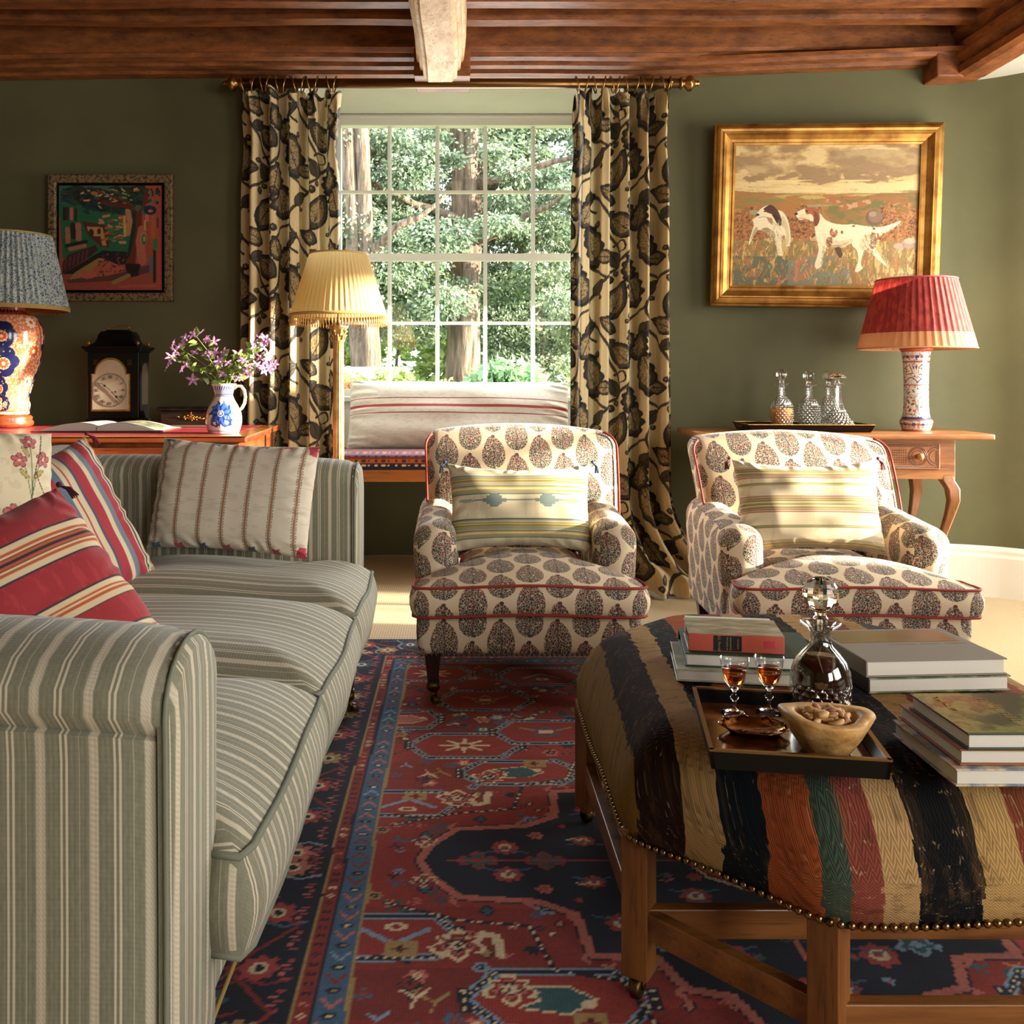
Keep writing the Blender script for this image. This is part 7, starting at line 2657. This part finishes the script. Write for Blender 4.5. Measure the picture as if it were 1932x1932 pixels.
    for (x, y, L, c, w2) in ((1580, 1080, 500, '#2c1c1a', 50), (1530, 1230, 220, '#4c5a6a', 44), (1590, 980, 120, '#2c6a40', 60), (1625, 660, 120, '#54302e', 34), (1560, 640, 300, '#9a5a34', 60), (1470, 620, 60, '#b0605a', 60), (1440, 700, 120, '#b08a4c', 30)): P.line([(x, y), (x, y + L)], w2, c)
    P.ell(1515, 540, 95, 70, '#1a2440'); P.ell(1520, 550, 36, 22, '#b0605a')
    for i in range(22): P.ell(r.uniform(1480, 1660), r.uniform(220, 500), 20, 26, r.choice(['#1c241c', '#23452f', '#4c6a5a']))
    for i in range(10): P.ell(r.uniform(500, 760), r.uniform(1440, 1520), 40, 30, '#b0543c')
    P.line([(980, 1600), (1200, 1500)], 60, '#7f7240'); P.line([(1080, 1660), (1590, 1650)], 40, '#a6553c', a=.6)
    P.c *= (.9 + .2 * vnoise(u * .02, v * .05, 44, 3))[:, None]
    return mb, P, w_, h_
t = thing('street_painting', 'square painting of a tree in a red and green lane on the dark wall', 'painting', (-1.697, 4.668, 1.700))
t.rotation_euler = (0, 0, 0)
mb, P, w_, h_ = street_painting()
me = mb.mesh('canvas', MATS['oil_paint'], False); set_colors(me, P.c)
obj('canvas', me, None, t, M=Matrix.Translation((0, -.024, -h_ / 2)))
frame_profile(t, w_, h_, [(-.001, .0), (-.001, .016), (.014, .016), (.014, .0)], M_black, 'inner_slip')
def worn():
    x, y, z = coords()
    return mix(smooth(noise(vec(x, y, z), 60.0, 5.0, .75), .50, .56), srgb('#7a6240'), srgb('#2a2119'))
frame_profile(t, w_ + .028, h_ + .028, [(-.0, .0), (-.0, .030), (.006, .034), (.034, .034), (.040, .030), (.040, .0)], mat('worn_frame', worn, .6))
obj('back_board', MB().box(-w_ / 2 - .03, w_ / 2 + .03, -.012, 0.0, -h_ / 2 - .03, h_ / 2 + .03), M_black, t, False)
# ------------------------------------------------------------------ books on the ottoman
OZ = OTOP + 0.0008


def cover_col(kind):
    def f():
        x, y, z = coords()
        v = vec(x, y, 0.0)
        if kind == 'garden':
            n = noise(v, 14.0, 5.0, .6)
            c = ramp(n, [(.30, srgb('#2c3420')), (.42, srgb('#5b6236')), (.50, srgb('#8a8a50')), (.58, srgb('#6b4a30')), (.70, srgb('#b39a70'))])
            return mix(smooth(noise(vec(x + 3.0, y, 0.0), 9.0, 3.0), .52, .62), c, srgb('#454238'))
        if kind == 'sunset':
            n = noise(vec(x * .8, y * 5.0, 0.0), 7.0, 5.0, .6)
            c = ramp(x * 3.8 + 0.02, [(.0, srgb('#6f6238')), (.35, srgb('#84582e')), (.62, srgb('#a0664a')), (.85, srgb('#c98f7c'))])
            return mix(smooth(n, .45, .65) * .5, c, srgb('#6b3c22'))
        if kind == 'sepia':
            n = noise(vec(x * 2.0, y * 6.0, 0.0), 9.0, 4.0, .6)
            return ramp(n, [(.35, srgb('#7c755c')), (.5, srgb('#9d957a')), (.65, srgb('#c2bb9f'))])
        if kind == 'meadow':
            n = noise(v, 22.0, 5.0, .65)
            return ramp(n, [(.3, srgb('#26301c')), (.5, srgb('#56603a')), (.7, srgb('#a8b0a0'))])
        n = noise(v, 16.0, 4.0, .6)
        return ramp(n, [(.3, srgb('#8c3038')), (.45, srgb('#c9bba4')), (.55, srgb('#5a6f84')), (.7, srgb('#b07a5a'))])
    return f


def book(label, loc, rz, w_, d_, h_, cover, spine='left', spine_m=None, art=None, group=None):
    """origin: centre of the underside; spine on left/right/front/back; art: (x0,x1,y0,y1,material)"""
    t = thing('book', label, 'book', loc, rz, group=group)
    th = 0.0024
    i_ = 0.004
    mb = MB()
    mb.box(-w_ / 2, w_ / 2, -d_ / 2, d_ / 2, 0, th); mb.box(-w_ / 2, w_ / 2, -d_ / 2, d_ / 2, h_ - th, h_)
    cv = obj('cover', mb, cover, t, False, .0006)
    a = dict(left=(-w_ / 2 - .001, -w_ / 2 + .003, -d_ / 2, d_ / 2), right=(w_ / 2 - .003, w_ / 2 + .001, -d_ / 2, d_ / 2), front=(-w_ / 2, w_ / 2, -d_ / 2 - .001, -d_ / 2 + .003), back=(-w_ / 2, w_ / 2, d_ / 2 - .003, d_ / 2 + .001))[spine]
    sp = obj('spine', MB().rbox(a[1] - a[0], a[3] - a[2], h_, .0015, (2, 2, 2), ((a[0] + a[1]) / 2, (a[2] + a[3]) / 2, h_ / 2)), spine_m or cover, t)
    x0, x1, y0, y1 = -w_ / 2 + i_, w_ / 2 - i_, -d_ / 2 + i_, d_ / 2 - i_
    if spine == 'left': x0 = a[1]
    if spine == 'right': x1 = a[0]
    if spine == 'front': y0 = a[1]
    if spine == 'back': y1 = a[0 + 2]
    obj('pages', MB().box(x0, x1, y0, y1, th, h_ - th), M_paper, t, False)
    if art:
        obj('cover_art', MB().box(art[0], art[1], art[2], art[3], h_, h_ + .0004), art[4], cv, False)
    return t, cv, sp

M_greycloth = mat('grey_book_cloth', srgb('#8b8173'), .75, bump=weave(2500.0), bstr=.1)
M_greencloth = mat('green_book_cloth', srgb('#25402f'), .6)
M_coral = mat('coral_book_spine', srgb('#b5503c'), .55)
M_tan = mat('tan_book_cloth', srgb('#8f552f'), .6)
M_lightcover = mat('pale_jacket', lambda: mix(smooth(noise(vec(*coords()), 16.0, 3.0), .45, .6), srgb('#b9b49c'), srgb('#8f9478')), .4)
M_darkcover = mat('charcoal_jacket', srgb('#3b3833'), .45)
M_title = mat('gilt_lettering', srgb('#b8934e'), .4, metal=.5)
M_faint = mat('rose_lettering', srgb('#a08078'), .5)
z1, z2 = .0225, .0245
# left rear stack
yw = math.radians(-9)
book('pale jacketed art book at the bottom of the left rear stack', (.540, 1.800, OZ), yw, .265, .185, z1, M_lightcover, 'back')
book('dark green cloth book in the middle of the left rear stack', (.543, 1.812, OZ + z1 + .0006), yw, .235, .180, z2, M_greencloth, 'back')
t, cv, sp = book('coral spined book with a sepia cover on top of the left rear stack', (.515, 1.800, OZ + z1 + z2 + .0012), yw, .170, .118, .032, M_lightcover, 'front', M_coral,
                 (-.085, .085, -.059, .059, mat('sepia_photograph', cover_col('sepia'), .35)))
obj('spine_label', MB().box(-.040, .010, -.0605, -.0595, .002, .030), mat('black_label', srgb('#14171c'), .5), sp, False)
for k, (s, x, hh) in enumerate((('J.G. Farrell', -.030, .0065), ('THE SIEGE OF', -.016, .0040), ('KRISHNAPUR', -.010, .0040), ('TROUBLES', .003, .0040))):
    M = Matrix.Translation((x, -.0607, .016)) @ RX @ Matrix.Rotation(-PI / 2, 4, 'Z')
    lettering(s, hh, M_title, sp, M)
obj('sticker', MB().box(.050, .068, -.0604, -.0594, .010, .023), mat('pink_sticker', srgb('#b83a44'), .5), sp, False)
# right rear stack
yw = math.radians(4)
book('landscape jacketed book under the large grey book', (.834, 1.770, OZ), yw, .258, .205, .0265, mat('meadow_jacket', cover_col('meadow'), .35), 'left', M_darkcover)
t, cv, sp = book('large grey cloth book with an inset sunset picture, top of the right rear stack', (.830, 1.772, OZ + .0272), yw, .256, .205, .029, M_greycloth, 'left', None,
                 (-.118, .108, .010, .092, mat('sunset_picture', cover_col('sunset'), .3)))
mb = MB()
for k in range(22):      # a title too faint to read: a row of thin slanting strokes
    x = -.035 + k * .0068
    if k in (8, 15): continue
    mb.beam((x, -.002, .0292), (x + .003, -.007 - .002 * (k % 3 == 0), .0292), .0007, .0004)
obj('faint_title', mb, M_faint, cv, False)
# right front stack
book('picture jacketed book at the bottom of the right front stack', (.823, 1.372, OZ), 0.0, .315, .188, .0235, mat('picture_jacket', cover_col('people'), .35), 'right')
book('tan covered book in the middle of the right front stack', (.828, 1.380, OZ + .0242), math.radians(-.6), .300, .185, .0215, M_tan, 'right')
t, cv, sp = book('garden picture book with gilt lettering on top of the right front stack', (.832, 1.368, OZ + .0464), math.radians(.4), .295, .165, .0225, mat('dark_green_jacket', srgb('#22352c'), .4), 'right', None,
                 (-.147, .147, -.080, .082, mat('garden_jacket', cover_col('garden'), .25)))
lettering('CLIVE ASLET', .011, M_title, cv, Matrix.Translation((-.118, .035, .0233)) @ Matrix.Rotation(-PI / 2, 4, 'Z'))
mb = MB()
for k in range(12):      # blurred title running down the cover
    y = .058 - k * .0098
    mb.beam((-.060, y, .0233), (-.047, y - .003, .0233), .0009, .0004)
    if k % 2: mb.beam((-.060, y, .0233), (-.059, y - .005, .0233), .0009, .0004)
    if k % 3 == 0: mb.beam((-.048, y - .003, .0233), (-.048, y - .008, .0233), .0009, .0004)
obj('faint_title', mb, M_title, cv, False)

# ------------------------------------------------------------------ tray, glasses, decanter, bowl, dish
TY = math.radians(-9)
TC = Vector((.492, 1.455))
t = thing('tray', 'dark lacquer tray with brass edge holding the sherry glasses on the ottoman', 'tray', (TC.x, TC.y, OZ), TY)
a, rim = tray_mb(.118, .138, .027, .003, .0055)
obj('body', a, M_black, t, False)
obj('brass_rim', rim, mat('worn_brass_edge', srgb('#93774a'), .3, metal=1.0), t, False)
def trayfloor():
    x, y, z = coords()
    n = noise(vec(x, y, 0.0), 26.0, 4.0)
    v = voro(vec(x, y, 0.0), 32.0)
    c = ramp(n, [(.35, srgb('#2a140b')), (.5, srgb('#5f3016')), (.68, srgb('#7c4a22'))])
    return mix(smooth(v, .25, .15), c, srgb('#1d3a38'))
obj('painted_floor', MB().box(-.111, .111, -.131, .131, .004, .0048), mat('painted_tray_floor', trayfloor, .12, coat=.8), t, False)
TT = OZ + .0052


def sherry(label, x, y):
    t = thing('sherry_glass', label, 'glass', (x, y, TT), group='sherry glasses')
    out = [(0, 0), (.021, 0), (.0215, .001), (.012, .004), (.004, .007), (.0030, .014), (.0032, .020), (.0075, .0255), (.0032, .031), (.0034, .036), (.008, .041), (.0155, .050), (.019, .062), (.0225, .082), (.0240, .090)]
    inn = [(.0232, .090), (.0216, .080), (.0180, .062), (.0142, .051), (.008, .045), (0, .0435)]
    obj('stem', MB().lathe(out[:11] + [(0, .0425)], 36, cap=False), M_glass, t)
    obj('bowl', MB().lathe(out[10:] + inn, 36, cap=False), M_thin, t)
    obj('sherry', MB().lathe([(0, .0439), (.0077, .0454), (.0138, .0512), (.0176, .0620), (.0198, .0720), (0, .0720)], 32), mat('amber_sherry', (.62, .16, .03), .02, trans=1.0, ior=1.34), t)
    return t
sherry('left sherry glass of amber sherry on the brass edged tray', .447, 1.548)
sherry('right sherry glass of amber sherry beside the port decanter', .505, 1.553)

t = thing('decanter', 'large cut glass decanter of dark port with a faceted ball stopper', 'decanter', (.592, 1.562, TT))
out = [(0, 0), (.040, 0), (.044, .004), (.0475, .020), (.0485, .045), (.046, .066), (.040, .082), (.029, .096), (.019, .106), (.0165, .114), (.0165, .126), (.020, .133), (.031, .140), (.033, .144), (.031, .147)]
inn = [(.027, .146), (.0155, .136), (.0125, .126), (.0125, .114), (.016, .104), (.026, .093), (.0365, .080), (.0425, .065), (.0450, .045), (.044, .020), (.039, .009), (0, .008)]
obj('body', MB().lathe(out + inn, 64, cap=False), M_crystal_low, t)
obj('port', MB().lathe([(0, .0083), (.0387, .0093), (.0437, .020), (.0447, .045), (.0422, .065), (.0362, .080), (.030, .087), (0, .087)], 48), mat('dark_port', (.075, .006, .004), .02, trans=.35, ior=1.34), t)
mb = MB().lathe([(0, -.020), (.0095, -.018), (.012, .004), (.009, .008), (.010, .014), (.018, .019)], 24, cap=False)
bm = MB().ball((0, 0, .044), .0285, 16, 11)
mb.add(bm.v, bm.f)
obj('stopper', mb, M_glass, t, False, M=Matrix.Translation((0, 0, .1465)))

# wooden bowl: rough oval rim
t = thing('wooden_bowl', 'rough pale wooden bowl of nuts at the front of the tray', 'bowl', (.533, 1.385, TT), math.radians(-14), scale=(.92, .92, 1.0))
def bowlcol():
    x, y, z = coords()
    n = noise(vec(x * 1.0, y * 1.0, z * 3.0), 18.0, 4.0, .6)
    c = ramp(n, [(.32, srgb('#9a6a36')), (.5, srgb('#c79a5c')), (.7, srgb('#dcbb82'))])
    return mix(smooth(noise(vec(x, y, z * 2.0), 9.0, 5.0, .7), .62, .70), c, srgb('#5a3818'))
mb = MB()
secs = [(.000, 0, 0), (.033, .0, 1), (.036, .003, 1), (.050, .022, 1), (.062, .042, 1), (.068, .053, 1), (.0665, .0565, 1), (.049, .0555, 1), (.0455, .051, 1), (.040, .034, 1), (.028, .020, 1), (0, .018, 0)]
seg = 56
for r, z, k in secs:
    for i in range(seg):
        a = 2 * PI * i / seg
        wob = 1 + (.045 * math.sin(3 * a + .5) + .03 * math.sin(5 * a) + .02 * math.sin(9 * a + 2)) * min(1, r / .06)
        mb.v.append((r * wob * math.cos(a) * 1.04, r * wob * math.sin(a) * .90, z + .0025 * math.sin(2 * a + 1) * (z / .05))); mb.col.append((1, 1, 1))
for k in range(len(secs) - 1):
    for i in range(seg):
        j = (i + 1) % seg
        mb.f.append((k * seg + i, k * seg + j, (k + 1) * seg + j, (k + 1) * seg + i)); mb.uv.append(None)
obj('bowl', mb, mat('pale_burr_wood', bowlcol, .5, bump=lambda: noise(vec(*coords()), 45.0, 4.0, .65), bstr=.5, bdist=.004), t)
BW = Vector((.533, 1.385, TT))
# nuts
M_cashew = mat('roasted_cashew', lambda: mix(noise(vec(*coords()), 90.0, 3.0), srgb('#b98a50'), srgb('#dcb57c')), .5)
M_almond = mat('almond_skin', lambda: mix(noise(vec(*coords()), 120.0, 3.0), srgb('#8a5a38'), srgb('#b98662')), .6)
def cashew_mb():
    pts = []; rs = []
    for i in range(11):
        t_ = i / 10; a = -1.35 + 2.7 * t_
        pts.append((.0075 * math.cos(a) - .004, .0095 * math.sin(a), 0)); rs.append(.0014 + .0036 * math.sin(PI * (.12 + .80 * t_)) ** .7)
    return MB().tube(pts, rs, 10)
def almond_mb():
    return MB().lathe([(0, -.0105), (.0030, -.0085), (.0052, -.004), (.0056, 0), (.0045, .0045), (.0022, .0085), (0, .0105)], 14).v and MB().lathe([(0, -.0105), (.0030, -.0085), (.0052, -.004), (.0056, 0), (.0045, .0045), (.0022, .0085), (0, .0105)], 14, M=Matrix.Scale(.68, 4, (0, 1, 0)))
cm = cashew_mb().mesh('cashew', M_cashew); am = almond_mb().mesh('almond', M_almond)
rr = random.Random(12)
placed = []
names = ['at the left end', 'at the right end', 'at the front', 'at the back', 'near the middle', 'on top']
n_c = n_a = 0
for layer, (cnt_, z_, rad) in enumerate(((11, .042, .028), (13, .051, .033), (8, .0595, .021))):
    tries = 0; got = 0
    while got < cnt_ and tries < 4000:
        tries += 1
        a = rr.uniform(0, 2 * PI); q = rad * math.sqrt(rr.random())
        p = Vector((q * math.cos(a), q * math.sin(a) * .86, z_ + rr.uniform(-.001, .002)))
        if all((p - o).length > (.0125 if abs(p.z - o.z) < .004 else .0085) for o in placed):
            placed.append(p); got += 1
            cashew = rr.random() < .6
            me = cm if cashew else am
            o = bpy.data.objects.new('cashew' if cashew else 'almond', me)
            COL.objects.link(o)
            o.location = BW + Matrix.Rotation(math.radians(-14), 3, 'Z') @ p
            o.rotation_euler = (rr.uniform(-.4, .4), rr.uniform(-.4, .4), rr.uniform(0, 6.28)) if cashew else (1.57 + rr.uniform(-.35, .35), rr.uniform(-.3, .3), rr.uniform(0, 6.28))
            lay = ('lowest', 'middle', 'topmost')[layer]
            sec = ('right', 'back right', 'back', 'back left', 'left', 'front left', 'front', 'front right')[int(((a + PI / 8) % (2 * PI)) / (PI / 4))]
            if q < .010: sec = 'centre'
            kind = 'pale curved cashew' if cashew else 'brown oval almond'
            tag(o, '%s in the wooden bowl, %s layer of the heap, %s' % (kind, lay, sec), 'nut', '%s nuts in the bowl, %s layer, %s' % ('cashew' if cashew else 'almond', lay, sec))

# brass dish
t = thing('brass_dish', 'shallow oval brass dish with a scrolled rim, on the tray', 'dish', (.452, 1.462, TT), math.radians(-12))
mb = MB()
secs = [(0, .003), (.034, .003), (.040, .006), (.045, .010), (.050, .0125), (.052, .0120), (.0515, .0105), (.046, .008), (.040, .003), (.034, 0), (0, 0)]
seg = 72
for r, z in secs:
    for i in range(seg):
        a = 2 * PI * i / seg
        wob = 1 + .035 * math.cos(6 * a) * max(0, (r - .036) / .016)
        mb.v.append((r * wob * math.cos(a) * 1.0, r * wob * math.sin(a) * .80, z)); mb.col.append((1, 1, 1))
for k in range(len(secs) - 1):
    for i in range(seg):
        j = (i + 1) % seg
        mb.f.append((k * seg + i, k * seg + j, (k + 1) * seg + j, (k + 1) * seg + i)); mb.uv.append(None)
obj('dish', mb, mat('old_brass_dish', lambda: ramp(noise(vec(*coords()), 40.0, 3.0), [(.3, srgb('#5c3c1c')), (.7, srgb('#a8763a'))]), .22, metal=1.0), t)
mb = MB()
for i in range(8):
    a = i * PI / 4 + .3
    mb.tube([(.044 * math.cos(a - .18), .035 * math.sin(a - .18), .012), (.050 * math.cos(a), .040 * math.sin(a), .0145), (.044 * math.cos(a + .18), .035 * math.sin(a + .18), .012)], .0016, 6)
obj('rim_scroll', mb, MATS['old_brass_dish'], t)
t2 = thing('cocktail_stick', 'slim pale cocktail stick lying across the brass dish', 'stick', (.452, 1.462, TT + .0150), math.radians(-20))
obj('shaft', MB().tube([(.000, -.004, -.009), (.020, -.007, -.004), (.040, -.009, .0010)], .0009, 6), mat('pale_bone', srgb('#c9b48c'), .5), t2)
